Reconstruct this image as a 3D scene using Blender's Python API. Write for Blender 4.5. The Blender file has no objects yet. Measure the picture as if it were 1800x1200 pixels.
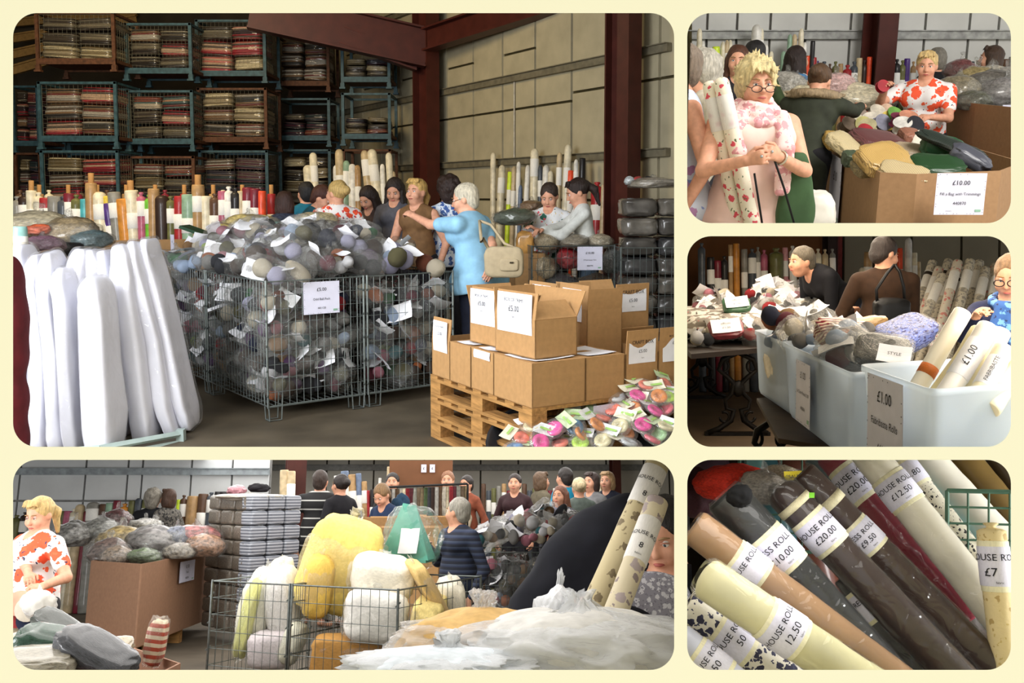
import bpy, bmesh, math, random
import numpy as np
from mathutils import Vector, Matrix, Euler
random.seed(7)
SC = bpy.context.scene
COL = SC.collection
PI = math.pi
# ------------------------------------------------------------------ camera, world, exposure
F, PX, PY = 1700.0, 900.0, 480.0           # focal length and principal point in photo pixels
CAMH, YH1 = 1.6, 345.0                      # eye height and horizon row of the large hall
PITCH = math.atan((PY - YH1) / F)
cam = bpy.data.cameras.new('camera'); cam_o = bpy.data.objects.new('camera', cam); COL.objects.link(cam_o)
cam.sensor_width = 36; cam.lens = F * 36 / 1800; cam.shift_y = -(600 - PY) / 1800; cam.clip_start = .05; cam.clip_end = 200
cam_o.location = (0, 0, CAMH); cam_o.rotation_euler = (PI / 2 - PITCH, 0, 0)
SC.camera = cam_o
W = bpy.data.worlds.new('world'); SC.world = W; W.use_nodes = True
W.node_tree.nodes['Background'].inputs[0].default_value = (1.0, .985, .95, 1)
W.node_tree.nodes['Background'].inputs[1].default_value = 1.05
SC.view_settings.view_transform = 'Standard'; SC.view_settings.look = 'None'
SC.view_settings.exposure = 0; SC.view_settings.gamma = 1
SC.cycles.transparent_max_bounces = 24

def area_light(name, M, loc, aim, sx, sy, power, color=(1, 1, 1)):
    l = bpy.data.lights.new(name, 'AREA'); l.shape = 'RECTANGLE'; l.size = sx; l.size_y = sy
    l.energy = power; l.color = color
    o = bpy.data.objects.new(name, l); COL.objects.link(o)
    d = (Vector(aim) - Vector(loc)).normalized()
    o.matrix_world = M @ (Matrix.Translation(loc) @ d.to_track_quat('-Z', 'Y').to_matrix().to_4x4())
    return o

# ------------------------------------------------------------------ rooms: each hall turned rigidly to its own horizon row
class Room:
    def __init__(s, yh, h=1.6):
        s.h = h; vh = (PY - yh) / F; n = math.sqrt(1 + vh * vh); s.vh = vh; s.n = n
        r2c = Matrix(((1, 0, 0), (0, 1 / n, -vh / n), (0, vh / n, 1 / n)))
        v1 = (PY - YH1) / F; n1 = math.sqrt(1 + v1 * v1)
        c2w = Matrix(((1, 0, 0), (0, 1 / n1, v1 / n1), (0, -v1 / n1, 1 / n1)))
        s.M = Matrix.Translation((0, 0, CAMH)) @ (c2w @ r2c).to_4x4() @ Matrix.Translation((0, 0, -h))
    def d(s, px, py):
        u = (px - PX) / F; v = -(py - PY) / F
        return Vector((u, (1 + v * s.vh) / s.n, (v - s.vh) / s.n))
    def g(s, px, py, z=0.0):
        d = s.d(px, py); t = (z - s.h) / d.z
        return Vector((0, 0, s.h)) + d * t
    def at(s, px, py, Y):
        d = s.d(px, py)
        return Vector((0, 0, s.h)) + d * (Y / d.y)
R1, R2, R3, R4, R5 = Room(345), Room(95, 1.7), Room(430), Room(868), Room(480)

# ------------------------------------------------------------------ lights of the halls
def fill_panel(name, room, px, py, Y, sx, sy, power, color):
    """added fill light under the partition shelf, edge-on in its plane so it stays unseen"""
    d = room.d(PX, py).normalized(); n = Vector((1, 0, 0)).cross(d); n = -n if n.z > 0 else n; P = room.at(px, py, Y)
    l = bpy.data.lights.new(name, 'AREA'); l.shape = 'RECTANGLE'; l.size = sx; l.size_y = sy; l.energy = power; l.color = color
    o = bpy.data.objects.new(name, l); COL.objects.link(o); Mx = Matrix((Vector((1, 0, 0)), -n.cross(Vector((1, 0, 0))), -n)).transposed().to_4x4(); Mx.translation = P
    o.matrix_world = room.M @ Mx; return o
area_light('daylight_hall', R1.M, (-4.2, 3.0, 2.9), (-1.0, 8.5, .7), 3.0, 2.6, 470, (.93, .96, 1))
area_light('fill_hall', R1.M, (-.6, 4.3, 3.7), (-.6, 8.2, .5), 3.0, 1.8, 85, (.98, .98, 1))  # added frontal fill for the cages, no known roof lamp
area_light('warm_fill_racks', R1.M, (-4.6, 10.5, 4.9), (-4.4, 16.5, 2.4), 2.0, 1.2, 210, (1, .78, .45))  # added warm light to brighten the stillages, stands for no known lamp
area_light('fill_trim', R2.M, (4.2, 3.5, 4.6), (2.8, 8, 1), 3, 2, 440, (1, .97, .93))  # overhead fill added for the trimmings bin, out of view
area_light('window_tubs', R3.M, (2.9, 2.0, 1.2), (1.6, 4.4, 1.0), 1.0, .7, 48, (.84, .92, 1))
fill_panel('fill_panel_tubs', R3, 1560, 406.5, 6.0, 1.0, 7.0, 120, (1, .86, .68))  # unseen fill added to brighten the tubs from above
area_light('side_fill_cages', R4.M, (-6.0, 4.0, .9), (-1.5, 9, .9), 3.0, 1.4, 170, (.97, .98, 1))  # side light added from the left, no door is known there
fill_panel('fill_panel_cages', R4, 452, 802.5, 8.4, 4.0, 7.0, 250, (1, .97, .93))  # added fill over the foam cages, hidden edge-on
fill_panel('fill_panel_crowd', R4, 700, 802.5, 14.0, 6.0, 4.0, 210, (1, .97, .93))  # added to brighten the far crowd, not a fixture of the hall
area_light('side_fill_rolls', R5.M, (2.7, 2.0, .95), (1.3, 2.4, .8), .6, .7, 34, (1, .98, .95))  # added side light on the priced rolls, no window known
fill_panel('fill_panel_rolls', R5, 1440, 800.5, 1.98, .5, .36, 2.2, (1, .98, .95))  # small unseen light added for highlights on the rolls
fill_panel('fill_panel_front', R4, 740, 802.5, 3.2, 1.1, 2.2, 15, (1, .98, .96))  # added to whiten the foreground bags, itself unseen

# ------------------------------------------------------------------ materials
def lin(c):
    if isinstance(c, str):
        c = c.lstrip('#'); c = [int(c[i:i + 2], 16) / 255 for i in (0, 2, 4)]
    return tuple(((x / 12.92) if x <= .04045 else ((x + .055) / 1.055) ** 2.4) for x in c[:3]) + (1,)
MC = {}
class NT:
    def __init__(s, name):
        s.m = bpy.data.materials.new(name); s.m.use_nodes = True
        s.t = s.m.node_tree; s.b = s.t.nodes['Principled BSDF']; s.o = s.t.nodes['Material Output']
    def n(s, t, **kw):
        n = s.t.nodes.new('ShaderNode' + t)
        for k, v in kw.items():
            if k in n.inputs: n.inputs[k].default_value = v
            else: setattr(n, k, v)
        return n
    def l(s, a, b): s.t.links.new(a, b)
    def co(s, kind='Object', scale=(1, 1, 1)):
        tc = s.n('TexCoord'); mp = s.n('Mapping'); mp.inputs['Scale'].default_value = scale
        s.l(tc.outputs[kind], mp.inputs['Vector']); return mp.outputs[0]
    def ramp(s, fac, stops, interp='LINEAR'):
        r = s.n('ValToRGB'); e = r.color_ramp; e.interpolation = interp
        while len(e.elements) < len(stops): e.elements.new(.5)
        for i, (p, c) in enumerate(stops): e.elements[i].position = p; e.elements[i].color = lin(c) if isinstance(c, str) else c
        s.l(fac, r.inputs[0]); return r.outputs[0]
    def mix(s, fac, a, b, mode='MIX'):
        m = s.n('Mix', data_type='RGBA', blend_type=mode)
        for v, i in ((fac, 0), (a, 6), (b, 7)):
            if hasattr(v, 'links'): s.l(v, m.inputs[i])
            else: m.inputs[i].default_value = v if i == 0 else (lin(v) if isinstance(v, str) else v)
        return m.outputs[2]
    def bump(s, h, strength=.3, dist=.01):
        b = s.n('Bump', Strength=strength, Distance=dist); s.l(h, b.inputs['Height']); s.l(b.outputs[0], s.b.inputs['Normal'])

def mat(c, rough=.7, var=.12, scale=18, bump=.15, metal=0, spec=.3, coat=0, co='Object', bd=.004, stretch=(1, 1, 1)):
    k = ('p', str(c), rough, var, scale, bump, metal, spec, coat, co, stretch)
    if k in MC: return MC[k]
    t = NT('surface_' + str(c).strip('#')); b = t.b
    b.inputs['Roughness'].default_value = rough; b.inputs['Metallic'].default_value = metal
    b.inputs['Specular IOR Level'].default_value = spec; b.inputs['Coat Weight'].default_value = coat
    b.inputs['Coat Roughness'].default_value = .15
    v = t.co(co, tuple(x * 1.0 for x in stretch)); n = t.n('TexNoise', Scale=scale, Detail=4.0); t.l(v, n.inputs['Vector'])
    c4 = lin(c); lo = tuple(x * (1 - var * 2) for x in c4[:3]) + (1,); hi = tuple(min(1, x * (1 + var)) for x in c4[:3]) + (1,)
    t.l(t.ramp(n.outputs['Fac'], [(.3, lo), (.7, hi)]), b.inputs['Base Color'])
    if bump: t.bump(n.outputs['Fac'], bump, bd)
    MC[k] = t.m; return t.m

def m_film(tint='#f4f4f0', op=.04, rough=.16, wr=9):
    """clear plastic film: mostly see-through with a glossy wrinkled skin"""
    k = ('film', tint, op, rough, wr)
    if k in MC: return MC[k]
    t = NT('clear_film'); t.t.nodes.remove(t.b)
    n = t.n('TexNoise', Scale=wr, Detail=2.0, Roughness=.5, Distortion=1.2); t.l(t.co(), n.inputs['Vector'])
    bp = t.n('Bump', Strength=.7, Distance=.03); t.l(n.outputs['Fac'], bp.inputs['Height'])
    g = t.n('BsdfGlossy', Roughness=rough); g.inputs['Color'].default_value = (1, 1, 1, 1); t.l(bp.outputs[0], g.inputs['Normal'])
    d = t.n('BsdfDiffuse'); d.inputs['Color'].default_value = lin(tint)
    tr = t.n('BsdfTransparent'); tr.inputs['Color'].default_value = (.97, .97, .96, 1)
    a = t.n('MixShader'); a.inputs[0].default_value = op; t.l(tr.outputs[0], a.inputs[1]); t.l(d.outputs[0], a.inputs[2])
    lw = t.n('LayerWeight', Blend=.35); t.l(bp.outputs[0], lw.inputs['Normal'])
    mm = t.n('Math', operation='MULTIPLY_ADD'); t.l(lw.outputs['Fresnel'], mm.inputs[0]); mm.inputs[1].default_value = .30; mm.inputs[2].default_value = .015
    f = t.n('MixShader'); t.l(mm.outputs[0], f.inputs[0]); t.l(a.outputs[0], f.inputs[1]); t.l(g.outputs[0], f.inputs[2])
    t.l(f.outputs[0], t.o.inputs[0]); MC[k] = t.m; return t.m

def m_wrap(c, rough=.25, var=.25, scale=9, bump=.6, stretch=(1, 1, 1)):
    """cloth or foam seen through tight glossy polythene"""
    return mat(c, rough=.55, var=var, scale=scale, bump=bump, coat=.9, bd=.012, stretch=stretch)

def m_layers(cols, n=9, seed=0):
    """folded cloth in a pile, a colour for each fold"""
    k = ('lay', tuple(cols), n, seed)
    if k in MC: return MC[k]
    t = NT('folded_cloth'); v = t.co('Object'); wn = t.n('TexNoise', Scale=3.0, Detail=2.0); t.l(v, wn.inputs['Vector'])
    sx = t.n('SeparateXYZ'); t.l(v, sx.inputs[0])
    ad = t.n('Math', operation='MULTIPLY_ADD'); t.l(wn.outputs['Fac'], ad.inputs[0]); ad.inputs[1].default_value = .05; t.l(sx.outputs[2], ad.inputs[2])
    ml = t.n('Math', operation='MULTIPLY_ADD'); t.l(ad.outputs[0], ml.inputs[0]); ml.inputs[1].default_value = n / .4; ml.inputs[2].default_value = seed * 7.3
    fl = t.n('Math', operation='FLOOR'); t.l(ml.outputs[0], fl.inputs[0])
    w = t.n('TexWhiteNoise', noise_dimensions='1D'); t.l(fl.outputs[0], w.inputs['W'])
    c = t.ramp(w.outputs['Value'], [(i / len(cols), q) for i, q in enumerate(cols)], 'CONSTANT')
    sp = t.n('TexNoise', Scale=60.0, Detail=3.0); t.l(v, sp.inputs['Vector'])
    c2 = t.mix(t.ramp(sp.outputs['Fac'], [(.45, '#000000'), (.62, '#ffffff')]), c, '#1c1712', 'MIX')
    t.l(c2, t.b.inputs['Base Color']); t.b.inputs['Roughness'].default_value = .45; t.b.inputs['Coat Weight'].default_value = .5
    fr = t.n('Math', operation='PINGPONG'); t.l(ml.outputs[0], fr.inputs[0]); fr.inputs[1].default_value = .5
    t.bump(fr.outputs[0], .8, .02); MC[k] = t.m; return t.m

def m_spots(base, cols, scale=8, size=.35, name='print', rough=.75, co='Object'):
    """printed cloth: irregular blots of several colours on a ground"""
    k = ('spot', base, tuple(cols), scale, size, co)
    if k in MC: return MC[k]
    t = NT(name); v = t.co(co); c = lin(base)
    wn = t.n('TexNoise', Scale=scale * 2.2, Detail=2.0); t.l(v, wn.inputs['Vector'])
    wv = t.n('MixRGB') if False else t.n('VectorMath', operation='MULTIPLY_ADD'); t.l(wn.outputs['Color'], wv.inputs[0])
    wv.inputs[1].default_value = (.7 / scale,) * 3; t.l(v, wv.inputs[2])
    for i, q in enumerate(cols):
        sc = scale * (1 + .55 * i)
        vo = t.n('TexVoronoi', Scale=sc); 
        of = t.n('VectorMath', operation='ADD'); t.l(wv.outputs[0], of.inputs[0]); of.inputs[1].default_value = (3.1 * i, 1.7 * i, 2.3 * i)
        t.l(of.outputs[0], vo.inputs['Vector'])
        w = size / (1 + .8 * i)
        fac = t.ramp(vo.outputs['Distance'], [(w, (1, 1, 1, 1)), (w + .03, (0, 0, 0, 1))])
        c = t.mix(fac, c, q)
    t.l(c, t.b.inputs['Base Color']); t.b.inputs['Roughness'].default_value = rough
    t.bump(wn.outputs['Fac'], .2, .006); MC[k] = t.m; return t.m

def m_stripe(stops, scale, axis=2, rough=.8, name='striped_knit'):
    k = ('stripe', str(stops), scale, axis)
    if k in MC: return MC[k]
    t = NT(name); sx = t.n('SeparateXYZ'); t.l(t.co(), sx.inputs[0])
    m = t.n('Math', operation='MULTIPLY'); t.l(sx.outputs[axis], m.inputs[0]); m.inputs[1].default_value = scale
    fr = t.n('Math', operation='FRACT'); t.l(m.outputs[0], fr.inputs[0])
    t.l(t.ramp(fr.outputs[0], stops, 'CONSTANT'), t.b.inputs['Base Color']); t.b.inputs['Roughness'].default_value = rough
    MC[k] = t.m; return t.m

def m_yarn(c):
    k = ('yarn', c)
    if k in MC: return MC[k]
    t = NT('wool_yarn'); v = t.co()
    w = t.n('TexWave', Scale=16.0, Distortion=5.0, Detail=2.0); t.l(v, w.inputs['Vector'])
    c4 = lin(c); t.l(t.ramp(w.outputs['Fac'], [(0, tuple(x * .55 for x in c4[:3]) + (1,)), (.8, c4)]), t.b.inputs['Base Color'])
    t.b.inputs['Roughness'].default_value = .85; t.bump(w.outputs['Fac'], .7, .01); MC[k] = t.m; return t.m

CARD = mat('#b0885a', .8, .05, 30, .05)
CARD_IN = mat('#a87f52', .85, .06, 30, .05)
PAPER = mat('#eeeef4', .6, .03, 12, .08)
INK = mat('#1a1a22', .8, 0, 5, 0)
WIRE = mat('#7c8482', .4, .1, 40, .02, metal=.7, spec=.5)
WOOD = mat('#ab7f4a', .75, .22, 6, .25, stretch=(8, 1, 8))
FILM = m_film()
STEEL_BLUE = mat('#34525a', .55, .25, 14, .1)
RUST = mat('#5c3a24', .7, .25, 16, .15)
MAROON = mat('#4a2018', .5, .12, 5, .05)

# ------------------------------------------------------------------ mesh helpers
class MB:
    def __init__(s): s.v = []; s.f = []
    def add(s, v, f, M=None):
        o = len(s.v)
        s.v += [tuple(M @ Vector(p)) for p in v] if M is not None else [tuple(p) for p in v]
        s.f += [tuple(i + o for i in q) for q in f]; return s
    def box(s, c, d, M=None):
        x, y, z = d[0] / 2, d[1] / 2, d[2] / 2; c = Vector(c)
        v = [c + Vector((a * x, b * y, e * z)) for e in (-1, 1) for b in (-1, 1) for a in (-1, 1)]
        return s.add(v, [(0, 2, 3, 1), (4, 5, 7, 6), (0, 1, 5, 4), (2, 6, 7, 3), (0, 4, 6, 2), (1, 3, 7, 5)], M)
    def tube(s, pts, r, n=8, caps=True):
        pts = [Vector(p) for p in pts]; rs = r if isinstance(r, (list, tuple)) else [r] * len(pts)
        o = len(s.v); up = None
        for i, p in enumerate(pts):
            t = (pts[min(i + 1, len(pts) - 1)] - pts[max(i - 1, 0)]).normalized()
            if up is None: up = t.orthogonal().normalized()
            up = (up - t * up.dot(t)).normalized(); w = t.cross(up)
            for k in range(n):
                a = 2 * PI * (k + .5) / n; s.v.append(tuple(p + (up * math.cos(a) + w * math.sin(a)) * rs[i]))
        for i in range(len(pts) - 1):
            for k in range(n):
                a = o + i * n + k; b = o + i * n + (k + 1) % n; s.f.append((a, b, b + n, a + n))
        if caps:
            s.f.append(tuple(o + k for k in range(n))[::-1]); e = o + (len(pts) - 1) * n; s.f.append(tuple(e + k for k in range(n)))
        return s
    def bar(s, p, q, w): return s.tube([p, q], w * .7071, 4)
    def prism(s, poly, z0, z1, M=None):
        n = len(poly); v = [(x, y, z0) for x, y in poly] + [(x, y, z1) for x, y in poly]
        f = [tuple(range(n))[::-1], tuple(range(n, 2 * n))] + [(i, (i + 1) % n, n + (i + 1) % n, n + i) for i in range(n)]
        return s.add(v, f, M)
    def lathe(s, prof, n=16, M=None):
        v = [(r * math.cos(2 * PI * k / n), r * math.sin(2 * PI * k / n), z) for r, z in prof for k in range(n)]; m = len(prof)
        f = [(i * n + k, i * n + (k + 1) % n, (i + 1) * n + (k + 1) % n, (i + 1) * n + k) for i in range(m - 1) for k in range(n)]
        f += [tuple(range(n))[::-1], tuple((m - 1) * n + k for k in range(n))]
        return s.add(v, f, M)
    def mesh(s, name='mesh', smooth=False):
        me = bpy.data.meshes.new(name); me.from_pydata(s.v, [], s.f); me.update()
        if smooth: shade(me)
        return me
def shade(me): me.polygons.foreach_set('use_smooth', [True] * len(me.polygons)); return me
def npmesh(V, Fc, name='mesh', smooth=True):
    me = bpy.data.meshes.new(name); me.from_pydata(V.tolist(), [], Fc.tolist()); me.update()
    return shade(me) if smooth else me

ROOM_OF = {}
def thing(room, name, label, cat, loc=(0, 0, 0), rz=0, group=None, rot=None):
    o = bpy.data.objects.new(name, None); COL.objects.link(o); o.empty_display_size = .1
    L = Matrix.Translation(loc) @ (rot.to_4x4() if rot is not None else Matrix.Rotation(rz, 4, 'Z'))
    o.matrix_world = room.M @ L; o['label'] = label; o['category'] = cat; ROOM_OF[o.name] = room
    if group: o['group'] = group
    return o
def part(name, me, m, parent, loc=None, rot=None, scale=None, M=None, label=None):
    if isinstance(me, MB): me = me.mesh(name)
    o = bpy.data.objects.new(name, me); COL.objects.link(o)
    if not me.materials: me.materials.append(m)
    elif me.materials[0] != m: o.material_slots[0].link = 'OBJECT'; o.material_slots[0].material = m
    o.parent = parent
    if M is not None: o.matrix_basis = M
    else:
        if loc is not None: o.location = loc
        if rot is not None: o.rotation_euler = rot
        if scale is not None: o.scale = scale
    if label: o['label'] = label
    return o
def solo(room, name, me, m, label, cat, loc=(0, 0, 0), rz=0, group=None, M=None, scale=None):
    o = part(name, me, m, None)
    L = M if M is not None else Matrix.Translation(loc) @ Matrix.Rotation(rz, 4, 'Z')
    if scale is not None: L = L @ Matrix.Diagonal(tuple(scale) + (1,))
    o.matrix_world = room.M @ L; o['label'] = label; o['category'] = cat; ROOM_OF[o.name] = room
    if group: o['group'] = group
    return o
def struct(room, name, me, m, parent=None, label=None):
    o = part(name, me, m, parent)
    if parent is None: o.matrix_world = room.M; o['kind'] = 'structure'
    if label: o['label'] = label
    return o
def trim(room, root, py=None, px=None, keep='above'):
    """cut a thing where the shelf or partition it stands on or against crosses it"""
    planes = []
    if py is not None: d = room.d(PX, py); planes.append((Vector((0, 0, room.h)), Vector((1, 0, 0)).cross(d).normalized() * (1 if keep == 'below' else -1)))
    if px is not None: d = room.d(px, PY); planes.append((Vector((0, 0, room.h)), Vector((d.y, -d.x, 0)).normalized() * (1 if keep != 'right' else -1)))
    inv = room.M.inverted()
    def rec(o, Mp):
        Mo = Mp @ o.matrix_basis
        if o.type == 'MESH':
            bm = bmesh.new(); bm.from_mesh(o.data); bm.transform(Mo); hit = False
            for co, no in planes:
                if any((v.co - co).dot(no) > 1e-4 for v in bm.verts):
                    r = bmesh.ops.bisect_plane(bm, geom=bm.verts[:] + bm.edges[:] + bm.faces[:], plane_co=co, plane_no=no, clear_outer=True)
                    ed = [e for e in r['geom_cut'] if isinstance(e, bmesh.types.BMEdge)]
                    if ed: bmesh.ops.holes_fill(bm, edges=ed)
                    hit = True
            if hit:
                bm.transform(Mo.inverted()); mm = o.material_slots[0].material if o.material_slots else None
                me = bpy.data.meshes.new(o.data.name); bm.to_mesh(me); me.materials.append(mm); o.data = me
                if not me.vertices: dead.append(o)
            bm.free()
        for c in o.children: rec(c, Mo)
    dead = []
    rec(root, inv if root.parent is None else inv)
    for o in dead: bpy.data.objects.remove(o)

TXT = {}
def text_mesh(s, size):
    k = (s, round(size, 4))
    if k in TXT: return TXT[k]
    cu = bpy.data.curves.new('lettering', 'FONT'); cu.body = s; cu.size = size; cu.align_x = 'CENTER'; cu.align_y = 'CENTER'; cu.resolution_u = 2
    o = bpy.data.objects.new('tmp', cu); COL.objects.link(o)
    me = bpy.data.meshes.new_from_object(o.evaluated_get(bpy.context.evaluated_depsgraph_get()))
    bpy.data.objects.remove(o); TXT[k] = me; return me
def frame_from(x, y, o):
    """matrix with columns x, y, x cross y at o"""
    x = Vector(x).normalized(); y = Vector(y); y = (y - x * y.dot(x)).normalized(); z = x.cross(y)
    M = Matrix((x, y, z)).transposed().to_4x4(); M.translation = Vector(o); return M
def lettering(lines, parent, M, off=.002):
    for s, size, x, y in lines:
        part('lettering', text_mesh(s, size), INK, parent, M=M @ Matrix.Translation((x, y, off)))
def wave_sheet(w, h, amp=.004, nx=6, ny=6, seed=0, th=.001):
    mb = MB(); r = random.Random(seed); a, b = r.uniform(0, 6), r.uniform(0, 6)
    z = lambda x, y: amp * (math.sin(x / w * 4 + a) + math.sin(y / h * 5 + b))
    v = [(w * (i / nx - .5), h * (j / ny - .5), z(w * (i / nx - .5), h * (j / ny - .5)) + k) for k in (0, -th) for j in range(ny + 1) for i in range(nx + 1)]
    n = (nx + 1) * (ny + 1); f = []
    for j in range(ny):
        for i in range(nx):
            a0 = j * (nx + 1) + i; f += [(a0, a0 + 1, a0 + nx + 2, a0 + nx + 1), (n + a0, n + a0 + nx + 1, n + a0 + nx + 2, n + a0 + 1)]
    return mb.add(v, f)
def price_sign(room, M, w, h, lines, label, scallop=True, group=None):
    """printed price card: M is its frame in the hall (x right, y up, z out)"""
    t = thing(room, 'price_sign', label, 'sign', group=group); t.matrix_world = room.M @ M
    part('card', wave_sheet(w, h, .001), mat('#dcdcee', .55, .03, 12, 0), t)
    lettering(lines, t, Matrix())
    if scallop:
        mb = MB(); r = random.Random(3)
        for k in range(14):
            for sx, sy in ((0, 1), (0, -1), (1, 0), (-1, 0)):
                q = (k + .5) / 14 - .5; x = q * w * .95 if sy else sx * w * .475; y = q * h * .95 if sx else sy * h * .47
                if r.random() < .5: mb.box((x, y, .0025), (w * .014, h * .012, .0006))
        part('border_print', mb, mat('#5a5a72', .8), t)['kind'] = 'stuff'
        part('logo', MB().box((w * .38, -h * .4, .0025), (w * .12, h * .06, .0006)), mat('#8fb8a0', .7), t)
    return t

# ------------------------------------------------------------------ lumpy shapes (numpy)
def ico(sub):
    bm = bmesh.new(); bmesh.ops.create_icosphere(bm, subdivisions=sub, radius=1)
    V = np.array([v.co for v in bm.verts]); Fc = np.array([[v.index for v in f.verts] for f in bm.faces]); bm.free(); return V, Fc
ICO = {k: ico(k) for k in (2, 3, 4, 5)}
def nz(P, freq, seed, octv=3):
    r = np.random.RandomState(seed); o = np.zeros(len(P)); a = 1.0
    for k in range(octv):
        for _ in range(3):
            d = r.normal(size=3); d /= np.linalg.norm(d); o += a / 3 * np.sin(P @ d * freq * (2 ** k) * r.uniform(.8, 1.3) + r.uniform(0, 6.28) + 1.5 * np.sin(P @ np.roll(d, 1) * freq * (2 ** k)))
        a *= .5
    return o
def blob(sub=4, sc=(1, 1, 1), lump=.15, freq=2.5, crease=.0, box=0, flat=None, pinch=0, seed=0, name='blob'):
    """lumpy soft body; box>0 squares it off, pinch gathers its top like a tied bag, flat gives the floor it sags on"""
    V, Fc = ICO[sub]; V = V.copy()
    if box:
        e = 1 - box * .75; V = np.sign(V) * np.abs(V) ** e; V /= np.max(np.abs(V))
    n = nz(V, freq, seed); V = V * (1 + lump * n)[:, None]
    if crease:
        c = 1 - np.abs(nz(V, freq * 2.4, seed + 5, 2)); V = V * (1 + crease * (c - .6))[:, None]
    if pinch:
        z = V[:, 2]; t = np.clip((z - .55) / .45, 0, 1.2); k = 1 - .85 * np.sin(np.clip(t * 1.5, 0, 1) * PI / 2) + .5 * np.clip(t - .72, 0, 1)
        ang = np.arctan2(V[:, 1], V[:, 0]); k = k * (1 + .15 * t * np.sin(7 * ang + seed)); V[:, 0] *= k; V[:, 1] *= k; V[:, 2] = z + pinch * t ** 1.5
    V = V * np.array(sc)
    if flat is not None: V[:, 2] = np.where(V[:, 2] < flat, flat + (V[:, 2] - flat) * .12, V[:, 2])
    return npmesh(V, Fc, name)
# ------------------------------------------------------------------ bodies as one smooth surface (distance field + surface nets)
def surfnet(S, o, h):
    s = S < 0; nx, ny, nz_ = S.shape
    c = np.zeros((nx - 1, ny - 1, nz_ - 1), np.int8); offs = [(a, b, d) for a in (0, 1) for b in (0, 1) for d in (0, 1)]
    for a, b, d in offs: c += s[a:nx - 1 + a, b:ny - 1 + b, d:nz_ - 1 + d]
    act = (c > 0) & (c < 8); n = int(act.sum()); idx = -np.ones(act.shape, np.int64); idx[act] = np.arange(n)
    I, J, K = np.nonzero(act); acc = np.zeros((n, 3)); cnt = np.zeros(n)
    for a in offs:
        for ax in range(3):
            if a[ax]: continue
            b = list(a); b[ax] = 1
            va = S[I + a[0], J + a[1], K + a[2]]; vb = S[I + b[0], J + b[1], K + b[2]]; m = (va < 0) != (vb < 0)
            t = np.where(m, va / np.where(m, va - vb, 1), 0); p = np.tile(np.array(a, float), (n, 1)); p[:, ax] += t
            acc[m] += p[m]; cnt[m] += 1
    V = (acc / np.maximum(cnt, 1)[:, None] + np.stack([I, J, K], 1)) * h + o; Q = []
    for ax in range(3):
        u, v = (ax + 1) % 3, (ax + 2) % 3
        lo = [slice(None)] * 3; hi = [slice(None)] * 3; lo[ax] = slice(0, -1); hi[ax] = slice(1, None)
        ch = s[tuple(lo)] != s[tuple(hi)]; E = np.stack(np.nonzero(ch), 1)
        sh = idx.shape
        ok = (E[:, u] > 0) & (E[:, v] > 0) & (E[:, u] < sh[u]) & (E[:, v] < sh[v]); E = E[ok]
        def cell(du, dv):
            q = E.copy(); q[:, u] -= du; q[:, v] -= dv; return idx[q[:, 0], q[:, 1], q[:, 2]]
        q = np.stack([cell(1, 1), cell(0, 1), cell(0, 0), cell(1, 0)], 1)
        fl = s[E[:, 0], E[:, 1], E[:, 2]]; q[~fl] = q[~fl][:, ::-1]; Q.append(q)
    return V, np.concatenate(Q)
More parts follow.
